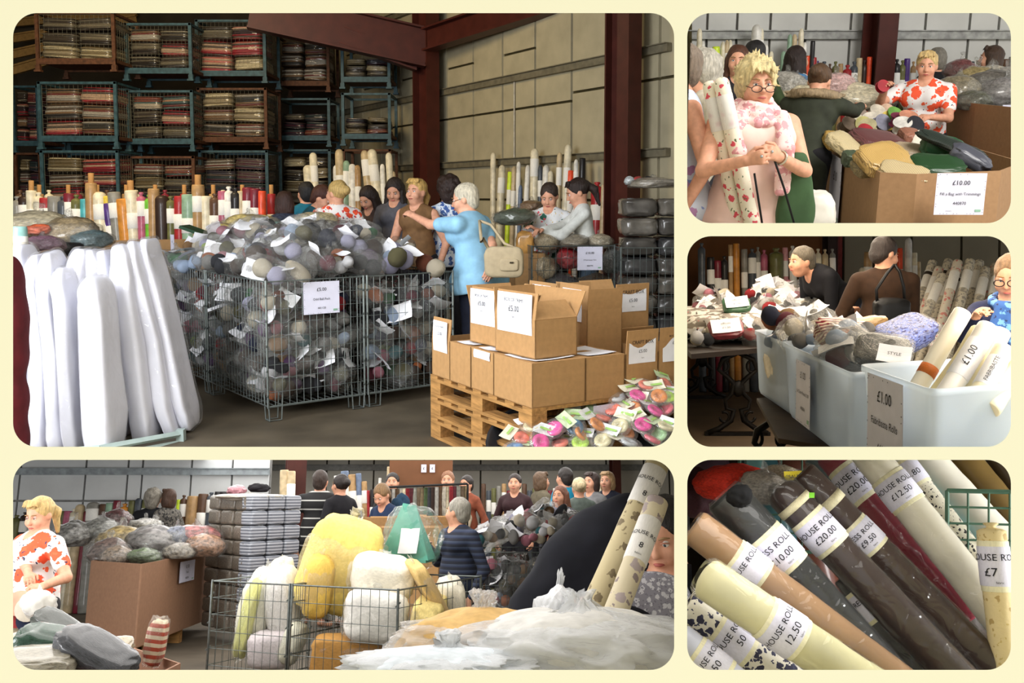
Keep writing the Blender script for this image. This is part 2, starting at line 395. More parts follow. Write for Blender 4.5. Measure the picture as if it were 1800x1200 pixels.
class Sdf:
    def __init__(s): s.p = []
    def cone(s, a, b, ra, rb, k=.02, sub=False, fl=None): s.p.append(('c', np.array(a, float), np.array(b, float), ra, rb, k, sub, fl)); return s
    def ell(s, c, r, R=None, k=.02, sub=False): s.p.append(('e', np.array(c, float), np.array(r, float), R, 0, k, sub, None)); return s
    def mesh(s, h, name='body', zmin=None):
        lo = np.full(3, 1e9); hi = -lo
        for q in s.p:
            if q[6]: continue
            if q[0] == 'c': r = max(q[3], q[4]); a = np.minimum(q[1], q[2]) - r; b = np.maximum(q[1], q[2]) + r
            else: r = max(q[2]); a = q[1] - r; b = q[1] + r
            lo = np.minimum(lo, a); hi = np.maximum(hi, b)
        if zmin is not None: lo[2] = max(lo[2], zmin)
        lo -= 3 * h; hi += 3 * h; N = np.ceil((hi - lo) / h).astype(int) + 1; S = np.full(tuple(N), .5, np.float32)
        for q in s.p:
            k = q[5]; m = k + 3 * h
            if q[0] == 'c': r = max(q[3], q[4]) + m; a = np.minimum(q[1], q[2]) - r; b = np.maximum(q[1], q[2]) + r
            else: r = max(q[2]) + m; a = q[1] - r; b = q[1] + r
            i0 = np.maximum(((a - lo) / h).astype(int), 0); i1 = np.minimum(((b - lo) / h).astype(int) + 2, N)
            if (i1 <= i0).any(): continue
            g = [lo[d] + h * np.arange(i0[d], i1[d]) for d in range(3)]
            X, Y, Z = g[0][:, None, None], g[1][None, :, None], g[2][None, None, :]
            if q[0] == 'c':
                A, B = q[1], q[2]; d = B - A; L = max(d @ d, 1e-9)
                t = np.clip(((X - A[0]) * d[0] + (Y - A[1]) * d[1] + (Z - A[2]) * d[2]) / L, 0, 1)
                ex, ey, ez = X - A[0] - t * d[0], Y - A[1] - t * d[1], Z - A[2] - t * d[2]
                if q[7] is not None:
                    nv, am = q[7]; w = ex * nv[0] + ey * nv[1] + ez * nv[2]; ex = ex + nv[0] * w * am; ey = ey + nv[1] * w * am; ez = ez + nv[2] * w * am
                D = np.sqrt(ex * ex + ey * ey + ez * ez) - (q[3] + (q[4] - q[3]) * t)
            else:
                C, r, R = q[1], q[2], q[3]; x, y, z = X - C[0], Y - C[1], Z - C[2]
                if R is not None: x, y, z = (R[0, 0] * x + R[1, 0] * y + R[2, 0] * z), (R[0, 1] * x + R[1, 1] * y + R[2, 1] * z), (R[0, 2] * x + R[1, 2] * y + R[2, 2] * z)
                k0 = np.sqrt((x / r[0]) ** 2 + (y / r[1]) ** 2 + (z / r[2]) ** 2); k1 = np.sqrt((x / r[0] ** 2) ** 2 + (y / r[1] ** 2) ** 2 + (z / r[2] ** 2) ** 2)
                D = k0 * (k0 - 1) / np.maximum(k1, 1e-6)
            sl = tuple(slice(i0[d], i1[d]) for d in range(3)); O = S[sl]
            if q[6]: D = -D; e = np.clip(.5 - .5 * (D - O) / k, 0, 1); S[sl] = D * (1 - e) + O * e + k * e * (1 - e)
            else: e = e2(D, O, k); S[sl] = O * (1 - e) + D * e - k * e * (1 - e)
        if zmin is not None: S[:, :, 0:3] = np.maximum(S[:, :, 0:3], h * .5)
        S[0], S[-1], S[:, 0], S[:, -1], S[:, :, 0], S[:, :, -1] = (np.maximum(x, h * .3) for x in (S[0], S[-1], S[:, 0], S[:, -1], S[:, :, 0], S[:, :, -1]))
        V, Q = surfnet(S, lo, h); return V, Q
def e2(D, O, k): return np.clip(.5 + .5 * (O - D) / k, 0, 1)
def vv(a): return np.array(tuple(a), float)
SKIN = mat('#d9a083', .55, .08, 30, .08, spec=.35)
HAIRS = {}
def m_hair(c):
    k = ('hair', c)
    if k in MC: return MC[k]
    t = NT('hair'); n = t.n('TexNoise', Scale=22.0, Detail=6.0, Roughness=.7); t.l(t.co('Object', (3, 3, .6)), n.inputs['Vector'])
    c4 = lin(c); t.l(t.ramp(n.outputs['Fac'], [(.3, tuple(x * .45 for x in c4[:3]) + (1,)), (.65, tuple(min(1, x * 1.15) for x in c4[:3]) + (1,))]), t.b.inputs['Base Color'])
    t.b.inputs['Roughness'].default_value = .5; t.bump(n.outputs['Fac'], 1.0, .012); MC[k] = t.m; return t.m
def person(room, label, head, Y, yaw, lean=0., hy=0., hp=0., b=1.0, hair=('short', '#6b4a2e'), skin=SKIN, top=None, sleeve='short',
           bottom=None, hem=.80, armL='down', armR='down', res=.016, bust=.5, curl=.5, detail=False, lower=True, skirt=False, flare=0., cut=None, poleL=None, poleR=None, palmL=None, palmR=None):
    """a standing figure whose head centre falls on photo pixel `head` at depth Y; arms reach hand targets given as (px, py, Y)"""
    yaw = math.radians(yaw); lean = math.radians(lean); hy = math.radians(hy); hp = math.radians(hp)
    P = room.at(head[0], head[1], Y); s = P.z / (.88 + .645 * math.cos(lean)); fy = .645 * math.sin(lean) * s
    loc = Vector((P.x + math.sin(yaw) * fy, P.y - math.cos(yaw) * fy, 0))
    t = thing(room, 'person', label, 'person', loc, yaw); RI = Matrix.Rotation(-yaw, 3, 'Z')
    cl, sl = math.cos(lean), math.sin(lean)
    def T(x, y, z):
        z -= .88; return np.array((x, y * cl + z * sl, .88 - y * sl + z * cl)) * s
    HC = T(0, .012, 1.525)
    Rm = Matrix.Rotation(hy, 3, 'Z') @ Matrix.Rotation(-hp - lean * .35, 3, 'X'); R = np.array(Rm)
    H = lambda x, y, z: HC + R @ (np.array((x, y, z)) * s)
    g = Sdf(); c = lambda a, q, ra, rb, k=.02, **kw: g.cone(a, q, ra * s, rb * s, k * s, **kw)
    Rl = np.array(Matrix.Rotation(-lean, 3, 'X'))
    E = lambda G, p, r, RR=None, k=.03, sub=False: G.ell(p, np.array(r) * s, RR, k * s, sub)
    # trunk, neck, head
    E(g, T(0, -.01, .93), (.160 * b, .115 * b, .12), Rl); E(g, T(0, 0, 1.09), (.128 * b, .092 * b, .17), Rl); E(g, T(0, 0, 1.27), (.15 * b, .098 * b, .16), Rl)
    c(T(-.125 * b, -.008, 1.332), T(0, -.012, 1.36), .045, .05, .04); c(T(.125 * b, -.008, 1.332), T(0, -.012, 1.36), .045, .05, .04); c(T(0, -.015, 1.34), H(0, -.015, -.04), .054, .049, .03)
    E(g, H(0, -.014, .026), (.075, .094, .094), R); E(g, H(0, .018, -.025), (.063, .074, .095), R); E(g, H(0, .04, -.082), (.042, .042, .036), R)
    if res < .02:
        c(H(0, .088, .012), H(0, .107, -.022), .009, .0145, .012)
        for q in (-1, 1):
            E(g, H(q * .076, -.01, -.008), (.012, .022, .032), R, .008); E(g, H(q * .040, .066, -.03), (.027, .026, .026), R)
            E(g, H(q * .032, .1, .010), (.021, .018, .013), R, .014, True)
        E(g, H(0, .088, -.060), (.025, .014, .011), R, .01); E(g, H(0, .108, -.044), (.012, .008, .006), R, .008, True)
    # arms and hands
    top_arm = []; info = {}
    for side, q, tg, pole, palm in (('L', -1, armL, poleL, palmL), ('R', 1, armR, poleR, palmR)):
        S = T(q * .155 * b, -.005, 1.322); L1, L2 = .29 * s, .255 * s
        if tg == 'down': W0 = T(q * (.165 * b + .07), .06, 1.352) + np.array((0, 0, -.52 * s))
        elif tg == 'front': W0 = T(q * .09, .30, 1.02)
        elif tg == 'low': W0 = T(q * .12, .30, 1.12) + np.array((0, 0, -.25 * s))
        elif tg == 'chest': W0 = T(q * .07, .24, 1.22)
        else: W0 = vv(RI @ (room.at(*tg) - loc))
        d = W0 - S; D = np.linalg.norm(d); D2 = min(D, (L1 + L2) * .985); d = d / D; Wp = S + d * D2
        a = (L1 * L1 - L2 * L2 + D2 * D2) / (2 * D2); hgt = math.sqrt(max(L1 * L1 - a * a, 0))
        pv = np.array(pole if pole else (q * .6, -.5, -.8), float); pv -= d * (pv @ d); pv /= np.linalg.norm(pv)
        El = S + d * a + pv * hgt; f = Wp - El; f /= np.linalg.norm(f)
        c(S, El, .047 * b, .039, .03); c(El, Wp, .038, .026, .015)
        n = np.array(palm if palm else (-q * .5, .1, -.8), float); n -= f * (n @ f); n /= np.linalg.norm(n); sd = np.cross(f, n) * q
        c(Wp, Wp + f * .07 * s, .027, .036, .012, fl=(n, 1.1))
        for i, ln in enumerate((.062, .072, .068, .052)):
            if res > .013 and i % 2: continue
            rr = .0088 if res < .013 else .014
            A = Wp + (f * .082 + sd * (1.5 - i) * .0195) * s; A0 = Wp + (f * .05 + sd * (1.5 - i) * .014) * s
            f1 = f * math.cos(curl) + n * math.sin(curl); f2 = f * math.cos(curl * 2.3) + n * math.sin(curl * 2.3)
            B = A + f1 * ln * .5 * s; C = B + f2 * ln * .55 * s
            c(A0, A, rr, rr, .004); c(A, B, rr, rr * .92, .003); c(B, C, rr * .92, rr * .8, .003)
        A = Wp + (f * .02 + sd * .024) * s; B = Wp + (f * .052 + sd * .05 + n * .012) * s; C = Wp + (f * .088 + sd * .048 + n * .03) * s
        c(A, B, .013, .0105, .006); c(B, C, .0105, .0085, .004)
        top_arm.append((S, El, Wp)); info['hand' + side] = (Wp, f, n, sd, El)
    # legs and feet
    if lower:
        for q in (-1, 1):
            hp_, kn, an = T(q * .08 * b, -.01, .88), np.array((q * .09, .015, .48)) * s, np.array((q * .095, -.01, .09)) * s
            c(hp_, kn, .085 * b, .056, .03); c(kn, an, .054, .036, .02); c(an + np.array((0, -.02, -.05)) * s, an + np.array((q * .02, .15, -.06)) * s, .034, .03, .03)
    V, Q = g.mesh(res, zmin=0); part('body', npmesh(V, Q, 'body'), skin, t)
    # clothes
    def cloth(G, nm, m, disp=.004, r2=None):
        V, Q = G.mesh(r2 or res, zmin=0); N = nz(V, 14 / s, 3, 3); cc = V.mean(0); dv = V - cc; dv[:, 2] = 0; dv /= np.maximum(np.linalg.norm(dv, axis=1), .02)[:, None]
        V = V + dv * (disp * N)[:, None]; return part(nm, npmesh(V, Q, nm), m, t)
    if top is not None:
        G = Sdf(); i = .014
        E(G, T(0, 0, 1.27), (.15 * b + i, .098 * b + i, .162), Rl); E(G, T(0, 0, 1.09), (.13 * b + i, .098 * b + i, .19), Rl)
        if hem < 1.0:
            zz = max(hem, .5); 
            G.cone(T(-.05 * b, -.01, 1.0), T(-(.05 + flare) * b, -.01, zz + .09), .108 * b * s, (.122 + flare) * b * s, .05 * s); G.cone(T(.05 * b, -.01, 1.0), T((.05 + flare) * b, -.01, zz + .09), .108 * b * s, (.122 + flare) * b * s, .05 * s)
            E(G, T(0, -.01, zz - .12), (.5, .5, .13), Rl, .01, True)
        
        for q in (-1, 1): G.cone(T(q * .13 * b, -.008, 1.330), T(0, -.014, 1.362), .054 * s, .058 * s, .04 * s)
        if bust:
            for q in (-1, 1): E(G, T(q * .068 * b, .075 * b, 1.255), (.072 * bust + .035, .055 * bust + .03, .07 * bust + .03), Rl, .05)
        for S, El, Wp in top_arm:
            if sleeve == 'short': A = S + (El - S) * .62; G.cone(S, A, .054 * b * s, .060 * s, .025 * s)
            elif sleeve == 'elbow': A = El + (Wp - El) * .12; G.cone(S, El, .054 * b * s, .05 * s, .025 * s); G.cone(El, A, .052 * s, .05 * s, .02 * s)
            elif sleeve == 'long': G.cone(S, El, .053 * b * s, .047 * s, .025 * s); G.cone(El, El + (Wp - El) * .94, .049 * s, .036 * s, .02 * s)
        E(G, T(0, .085, 1.45), (.062, .085, .10), Rl, .012, True)
        info['top'] = cloth(G, 'top', top)
    if bottom is not None:
        G = Sdf(); E(G, T(0, -.012, .90), (.160 * b, .118 * b, .10), Rl)
        for q in (-1, 1):
            if not lower: break
            hp_, kn, an = T(q * .08 * b, -.012, .9), np.array((q * .09, .015, .48)) * s, np.array((q * .095, -.012, .10)) * s
            G.cone(hp_, kn, .098 * b * s, .073 * s, .03 * s); G.cone(kn, an, .071 * s, .058 * s, .02 * s)
        cloth(G, 'trousers', bottom, .003)
    # hair
    st, hc = hair; G = Sdf(); big = 1.0
    if st == 'cap': pass
    e = {'spiky': .017, 'curly': .02}.get(st, 0)
    E(G, H(0, -.024, .036), (.087 + e, .103 + e, .097 + e), R)
    if st in ('short', 'bob', 'spiky', 'curly'): E(G, H(0, -.062, -.03), (.073 + e, .052 + e, .068 + e * 2), R)
    if st == 'bob':
        for q in (-1, 1): E(G, H(q * .067, -.018, -.045), (.030, .055, .085), R)
        E(G, H(0, -.06, -.07), (.075, .05, .075), R)
    if st == 'long':
        for q in (-1, 0, 1): G.cone(H(q * .05, -.05, 0), T(q * .075, -.085 + .015 * abs(q), 1.26), .05 * s, .055 * s, .04 * s); G.cone(T(q * .075, -.085 + .015 * abs(q), 1.26), T(q * .06, -.085, 1.12), .052 * s, .03 * s, .04 * s)
        for q in (-1, 1): G.cone(H(q * .07, .0, .01), T(q * .09, .02, 1.30), .028 * s, .03 * s, .03 * s)
    if st == 'pony':
        E(G, H(0, -.105, .03), (.03, .03, .03), R); G.cone(H(0, -.115, .03), H(0, -.155, -.04), .028 * s, .036 * s, .02 * s); G.cone(H(0, -.155, -.04), H(0, -.14, -.19), .036 * s, .014 * s, .02 * s)
    if st == 'bun': E(G, H(0, -.125, .03), (.047, .045, .047), R, .012)
    E(G, H(0, .098, -.035), (.073, .075, .112), R, .015, True)
    rr = random.Random(11)
    if st in ('spiky', 'curly'):
        for k in range(230 if st == 'spiky' else 90):
            a, u = rr.uniform(0, 2 * PI), rr.uniform(-.35, 1)
            dx, dy, dz = math.cos(a) * math.sqrt(1 - u * u), math.sin(a) * math.sqrt(1 - u * u), u
            if dy > .55 and dz < .55: continue
            base = (dx * .09, -.024 + dy * .105, .036 + dz * .097)
            if st == 'spiky':
                L = rr.uniform(.012, .034); tip = (base[0] + (dx + rr.uniform(-.5, .5)) * L, base[1] + (dy + rr.uniform(-.5, .5)) * L, base[2] + (dz + rr.uniform(-.3, .6)) * L)
                G.cone(H(*base), H(*tip), .011 * s, .003 * s, .008 * s)
            else: E(G, H(*(q * 1.08 for q in base)), (.022, .022, .022), R, .012)
        if st == 'spiky':
            for k in range(9):
                x = -.05 + k * .0125; G.cone(H(x, .07, .11), H(x * 1.25 + rr.uniform(-.01, .01), .098, .055 + rr.uniform(0, .02)), .012 * s, .004 * s, .008 * s)
    elif st in ('pony', 'bob'):
        for k in range(8):
            x = -.06 + k * .017; G.cone(H(x * .8, .045, .118), H(x * 1.15 + .012, 0.09 - abs(x) * .55, .082 + rr.uniform(-.008, .012)), .014 * s, .005 * s, .010 * s)
    V, Q = G.mesh(min(res, .013)); V += ((V - HC) / np.maximum(np.linalg.norm(V - HC, axis=1), .02)[:, None]) * (.004 * nz(V, 60, 5, 2))[:, None]
    part('hair', npmesh(V, Q, 'hair'), m_hair(hc), t)
    if True:
        eye = npmesh(ICO[3][0] * .0125 * s, ICO[3][1], 'eye'); iris = npmesh(ICO[2][0] * .0062 * s, ICO[2][1], 'iris')
        for q in (-1, 1):
            ey = part('eye', eye, mat('#e9e4df', .3, .02, 5, 0), t, loc=H(q * .0315, .0755, .009))
            part('iris', iris, mat('#3d4a4e', .2, .02, 5, 0), ey, loc=R @ np.array((.0, .0085, -.001)) * s)
            mb = MB().tube([H(q * .014, .089, .030), H(q * .032, .091, .036), H(q * .052, .078, .031)], [.003 * s, .0045 * s, .002 * s], 6)
            part('eyebrow', mb.mesh('eyebrow', True), mat('#9a7a55', .8), t)
            lid = MB().tube([H(q * .018, .087, .014), H(q * .032, .091, .0185), H(q * .047, .080, .013)], .0028 * s, 6); part('eyelid', lid.mesh('eyelid', True), mat('#b9806a', .6), t)
        part('lips', MB().tube([H(-.024, .090, -.059), H(-.008, .102, -.057), H(.008, .102, -.057), H(.024, .090, -.059)], [.002 * s, .0062 * s, .0062 * s, .002 * s], 8).mesh('lips', True), mat('#b8645c', .45), t)
    info.update(root=t, T=T, H=H, s=s, loc=loc, yaw=yaw, R=R, HC=HC)
    print('person H=%.2f' % (1.65 * s), label[:50])
    if cut: trim(room, t, **cut)
    return info
# ------------------------------------------------------------------ kit: rolls, cages, packs, cartons, pallets, stillages
ORD = ['first', 'second', 'third', 'fourth', 'fifth', 'sixth', 'seventh', 'eighth', 'ninth', 'tenth', 'eleventh', 'twelfth', 'thirteenth', 'fourteenth', 'fifteenth',
       'sixteenth', 'seventeenth', 'eighteenth', 'nineteenth', 'twentieth']
ORD += ['twenty-' + o for o in ORD[:9]] + ['thirtieth'] + ['thirty-' + o for o in ORD[:9]] + ['fortieth'] + ['forty-' + o for o in ORD[:9]]
def unit_roll(n=20, cap='flat', seed=0):
    r = random.Random(seed); mb = MB(); prof = [(.86, 0), (1, .008)]
    for k in range(1, 12): prof.append((1 + r.uniform(-.03, .03), k / 12))
    if cap == 'flat': prof += [(1, .99), (.93, 1.0), (.45, 1.0), (.42, .985)]
    elif cap == 'twist': prof += [(1, .955), (.75, .965), (.35, .972), (.3, .98), (.55, .992), (.4, 1.0)]
    elif cap == 'round': prof += [(.98, .97), (.85, .985), (.5, .997), (.1, 1.0)]
    mb.lathe(prof, n); me = mb.mesh('roll', True); return me
ROLLS = {c: unit_roll(20, c, i) for i, c in enumerate(('flat', 'twist', 'round'))}
BAND = MB().lathe([(.99, 0), (1.045, .01), (1.05, .5), (1.045, .99), (.99, 1)], 20).mesh('band', True)
TUBE = MB().lathe([(.5, 0), (.5, 1), (.36, 1), (.36, .4)], 12).mesh('core', True)
BANDM = mat('#f1efe8', .6, .04, 10, .05)
def axis_frame(a, b):
    a, b = Vector(a), Vector(b); z = (b - a).normalized(); L = (b - a).length
    return Matrix.Translation(a) @ z.to_track_quat('Z', 'Y').to_matrix().to_4x4(), L
def roll(room, base, top, r, m, label, band=(.74, .86), cap='flat', group=None, core=False, tie=None, bandm=None, cat='fabric roll', text=None):
    t = thing(room, 'fabric_roll', label, cat, group=group); A, L = axis_frame(base, top); t.matrix_world = room.M @ A
    me = ROLLS[cap].copy(); me.transform(Matrix.Diagonal((r, r, L, 1))); part('cloth', me, m, t)
    if band: part('paper_band', BAND, bandm or BANDM, t, loc=(0, 0, L * band[0]), scale=(r, r, L * (band[1] - band[0])))
    if band and text:
        part('lettering', text, INK, t, loc=(0, 0, L * band[0]))
    if core: part('cardboard_core', TUBE, mat('#b98a55', .8), t, loc=(0, 0, L * .97), scale=(r, r, L * .03 + core))
    if tie: part('tie', BAND, mat(tie, .5), t, loc=(0, 0, L * .9), scale=(r * 1.02, r * 1.02, L * .02))
    return t

def wire_panel(w, h, nx, ny, r=.0024, rim=.0055):
    mb = MB()
    for i in range(nx + 1):
        x = w * i / nx; mb.tube([(x, 0, 0), (x, 0, h)], rim if i in (0, nx) else r, 4)
    for j in range(ny + 1):
        z = h * j / ny; mb.tube([(0, 0, z), (w, 0, z)], rim if j in (0, ny) else r, 4)
    return mb
def cage(room, N, ang, la, lb, h, label, z0=.11, nx=14, ny=9, group=None, wire=None, feet=True):
    """wire pallet cage, local x along its front, y to its back, standing on hoop feet"""
    wm = wire or WIRE
    t = thing(room, 'wire_cage', label, 'cage', N, ang, group=group); ph = h - z0
    nb = max(4, int(nx * lb / la))
    P = lambda nm, w, n, M: part(nm, wire_panel(w, ph, n, ny), wm, t, M=M)
    P('wire_panel', la, nx, Matrix.Translation((0, 0, z0))); P('wire_panel', la, nx, Matrix.Translation((0, lb, z0)))
    for x in (0, la): P('wire_panel', lb, nb, Matrix.Translation((x, 0, z0)) @ Matrix.Rotation(PI / 2, 4, 'Z'))
    mb = MB()
    for i in range(nx + 1): mb.tube([(la * i / nx, 0, z0), (la * i / nx, lb, z0)], .0035, 4)
    for i in range(6): mb.tube([(0, lb * i / 5, z0 - .006), (la, lb * i / 5, z0 - .006)], .006, 4)
    part('wire_base', mb, wm, t)
    for x in (0, la):
        for y in (0, lb):
            part('corner_post', MB().tube([(x, y, z0 - .01), (x, y, h + .01)], .009, 6), wm, t)
            if feet:
                sx = 1 if x == 0 else -1
                f = MB(); 
                for dy in (0, (.07 if y == 0 else -.07)):
                    f.tube([(x + sx * .0, y + dy, z0 + .08), (x + sx * .01, y + dy, .008), (x + sx * .10, y + dy, .008), (x + sx * .11, y + dy, z0 + .08)], .006, 5)
                f.tube([(x + sx * .01, y, .008), (x + sx * .01, y + (.07 if y == 0 else -.07), .008)], .006, 5)
                part('foot', f, wm, t)
            f = MB()
            for k in range(5): f.tube([(x - .012, y - .012, z0 + ph * (k + .5) / 5 - .015), (x + .012, y + .012, z0 + ph * (k + .5) / 5 + .015)], .006, 4)
            part('spring_clip', f, wm, t)['kind'] = 'stuff'
    return t

YARN_ME = []
for i, (sc, lp) in enumerate((((1, 1, .92), .05), ((1, .85, .85), .09), ((.75, .75, 1.5), .07))):
    YARN_ME.append(blob(3, sc, lp, 3.2, .05, seed=20 + i, name='yarn_ball'))
FILM_ME = [blob(4, (1, .8, .62), .12, 2.6, .16, box=.25, seed=40 + i, name='bag_film', pinch=(.25 if i % 2 else 0)) for i in range(4)]
CARD_ME = [wave_sheet(1, .75, .05, 4, 4, k, .012).mesh('card', True) for k in range(2)]
PROTO = [dict(b=[(-.45, -.2, 0, .42, 0), (.3, -.3, .05, .45, 1), (.05, .35, .1, .4, 0)], c=(.35, .05, .45, .9)),
         dict(b=[(-.35, 0, 0, .5, 1), (.45, -.1, 0, .4, 0)], c=(-.1, -.5, .25, 1.1)),
         dict(b=[(0, -.3, 0, .36, 2), (.5, .1, 0, .38, 0), (-.5, .15, .05, .4, 0), (.1, .3, .15, .3, 1)], c=None),
         dict(b=[(-.4, -.25, .05, .38, 0), (.1, -.35, -.05, .36, 0), (.5, 0, .1, .36, 1)], c=(-.1, .1, .5, .85)),
         dict(b=[(.0, 0, 0, .5, 2)], c=(.2, -.3, .4, 1.1)),
         dict(b=[(-.4, .1, 0, .45, 0), (.35, .1, .05, .48, 0)], c=None)]
YC = {'dark brown': '#4a3628', 'charcoal': '#33343a', 'cream': '#e2d5bc', 'white': '#ecebee', 'pale lilac': '#c9c6e6', 'pale blue': '#b9cdea', 'red': '#b3222a',
      'maroon': '#6e1f33', 'purple': '#6a4674', 'olive': '#6a6442', 'grey': '#86837f', 'tan': '#a98258', 'green': '#3d7a4a', 'navy': '#262c48', 'teal': '#2f6d74',
      'pink': '#d98b9c', 'orange': '#c9703a', 'lime': '#bcd17c', 'rust': '#8a4a30', 'black': '#1d1c1f'}
YW = dict(zip(YC, (8, 8, 8, 8, 4, 4, 4, 4, 4, 4, 7, 5, 2, 4, 2, 3, 2, 1, 4, 6)))
PLAIN_PAPER = mat('#f0f0f5', .5, .03, 6, .1)
def pack(room, loc, rot, size, place, group, rng, proto=None, cols=None, paper=None, nofilm=False, big=1.0, what=('yarn_pack', 'yarn balls', 'yarn pack')):
    p = PROTO[proto if proto is not None else rng.randrange(len(PROTO))]
    cols = cols or [rng.choices(list(YW), list(YW.values()))[0] for _ in p['b']]
    names = list(dict.fromkeys(cols[:2])); ct = ' and '.join(names)
    t = thing(room, what[0], f'{"loose pack" if nofilm else "clear bag"} of {ct} {what[1]} {place}', what[2], loc, 0, group, rot)
    for (x, y, z, r, k), cn in zip(p['b'], cols):
        part('yarn_ball' if what[0] == 'yarn_pack' else 'cloth_roll', YARN_ME[k], m_yarn(YC[cn]), t, loc=(x * size, y * size, z * size), rot=(rng.uniform(0, 3), rng.uniform(0, 3), 0), scale=(r * size,) * 3)
    if p['c'] and paper is not False:
        x, y, z, w = p['c']; part('paper_card', CARD_ME[rng.randrange(2)], PLAIN_PAPER, t, loc=(x * size, y * size, z * size), rot=(rng.uniform(-.5, 1.2), rng.uniform(-.4, .4), rng.uniform(-1, 1)), scale=(w * size * big,) * 3)
    if not nofilm: part('plastic_bag', FILM_ME[rng.randrange(4)], FILM, t, scale=(size * 1.08,) * 3)
    return t
def any_rot(rng): return Euler((rng.uniform(-.5, .9), rng.uniform(-.5, .5), rng.uniform(0, 6.28))).to_matrix()
def packs_in_cage(room, N, ang, la, lb, h, sides, place, group, rng, z0=.13, size=.155, core=True):
    M = Matrix.Translation(N) @ Matrix.Rotation(ang, 4, 'Z'); step = .20
    for sd in sides:
        Lw = la if sd in 'fr' else lb; n = max(3, int(Lw / .18)); m = max(3, int((h - z0) / .165))
        for i in range(n):
            for j in range(m):
                u = (i + .5) / n * (Lw - .1) + .05 + rng.uniform(-.03, .03); z = z0 + .10 + j * (h - z0 - .12) / m + rng.uniform(-.02, .02); dd = .13 + rng.uniform(-.01, .02)
                q = {'f': (u, dd, z), 'l': (dd, u, z), 'b': (u, lb - dd, z), 'r': (la - dd, u, z)}[sd]
                pack(room, M @ Vector(q), any_rot(rng), size * rng.uniform(.85, 1.0), place, group, rng, proto=rng.choice([0, 1, 3, 4, 0, 1, 2, 5]), big=1.3, nofilm=rng.random() < .35)
    if core:
        me = blob(4, (la / 2 - .2, lb / 2 - .2, (h - z0) / 2 - .03), .05, 6, .1, box=.9, seed=rng.randrange(99), name='packs_inside')
        o = solo(room, 'packs_inside', me, m_spots('#3a332e', ['#8d8a86', '#6a2a30', '#c9c4bb', '#28303c'], 14, .4, 'mixed_wool'), 'mixed odd wool packed in the middle of the wire cage ' + place, 'yarn', M=M @ Matrix.Translation((la / 2, lb / 2, (h + z0) / 2)))
        o['kind'] = 'stuff'

def carton(room, P, ang, w, d, h, label, open_=True, flaps=(), tape=True, paper=None, group=None, lines=(), top_paper=False, m=None):
    """cardboard carton: x along w, y along d, P its front-left bottom corner; flaps = (side, angle from upright in degrees, length)"""
    t = thing(room, 'cardboard_carton', label, 'carton', P, ang, group); th = .006; cm = m or CARD
    b = MB(); b.box((w / 2, d / 2, th / 2), (w, d, th)); b.box((w / 2, th / 2, h / 2), (w, th, h)); b.box((w / 2, d - th / 2, h / 2), (w, th, h))
    b.box((th / 2, d / 2, h / 2), (th, d, h)); b.box((w - th / 2, d / 2, h / 2), (th, d, h))
    part('box_body', b, cm, t)
    if not open_:
        part('flap', MB().box((w / 2, d * .25, h + .003), (w, d * .495, .006)), cm, t); part('flap', MB().box((w / 2, d * .75, h + .003), (w, d * .495, .006)), cm, t)
        if tape: part('tape', MB().box((w / 2, d / 2, h + .0075), (w * 1.0, .05, .001)).box((w + .001, d / 2, h - .04), (.0012, .05, .09)), mat('#b58a55', .3, .05, 8, 0), t)
        if top_paper: part('paper_label', wave_sheet(w * .8, d * .7, .003), PAPER, t, M=Matrix.Translation((w * .45, d * .42, h + .012)) @ Matrix.Rotation(.1, 4, 'Z'))
    for sd, a, ln in flaps:
        a = math.radians(a); L = w if sd in 'fb' else d
        f = MB().box((L / 2, 0, ln / 2), (L * .99, th, ln))
        base = {'f': Matrix.Translation((0, th / 2, h)) @ Matrix.Rotation(a, 4, 'X'), 'b': Matrix.Translation((w, d - th / 2, h)) @ Matrix.Rotation(PI, 4, 'Z') @ Matrix.Rotation(a, 4, 'X'),
                'l': Matrix.Translation((th / 2, d, h)) @ Matrix.Rotation(-PI / 2, 4, 'Z') @ Matrix.Rotation(a, 4, 'X'), 'r': Matrix.Translation((w - th / 2, 0, h)) @ Matrix.Rotation(PI / 2, 4, 'Z') @ Matrix.Rotation(a, 4, 'X')}[sd]
        part('flap', f, cm, t, M=base)
    if paper:
        sd, y0, pw, ph = paper          # side, height of its foot above the base, size
        fr = {'f': frame_from((1, 0, 0), (0, 0, 1), (w / 2, -.004, y0 + ph / 2)), 'l': frame_from((0, -1, 0), (0, 0, 1), (-.004, d / 2, y0 + ph / 2))}[sd]
        pp = part('paper_label', wave_sheet(pw, ph, .002, seed=int(w * 1000)), PAPER, t, M=fr)
        lettering([(s, z * pw, x * pw, y * ph) for s, z, x, y in lines], pp, Matrix(), .006)
    return t
def big_box(room, poly, z0, h, label, m, group=None, inner=None, th=.012, scal=None):
    """tall open-topped corrugated bin on a polygon plan"""
    c = Vector((sum(p[0] for p in poly) / len(poly), sum(p[1] for p in poly) / len(poly), z0)); t = thing(room, 'cardboard_bin', label, 'box', c, 0, group)
    pl = [Vector((p[0] - c.x, p[1] - c.y)) for p in poly]; n = len(pl)
    cw = sum(pl[i].x * pl[(i + 1) % n].y - pl[(i + 1) % n].x * pl[i].y for i in range(n)) > 0
    for i in range(n):
        a, b = pl[i], pl[(i + 1) % n]; e = (b - a).normalized(); nn = Vector((-e.y, e.x)) * (1 if cw else -1)
        v = [a, b, b + nn * th, a + nn * th]; part('side_panel', MB().prism([(p.x, p.y) for p in v], 0, h), m, t)
    part('base', MB().prism([(p.x * .98, p.y * .98) for p in (pl if cw else pl[::-1])], 0, .01), m, t)
    return t
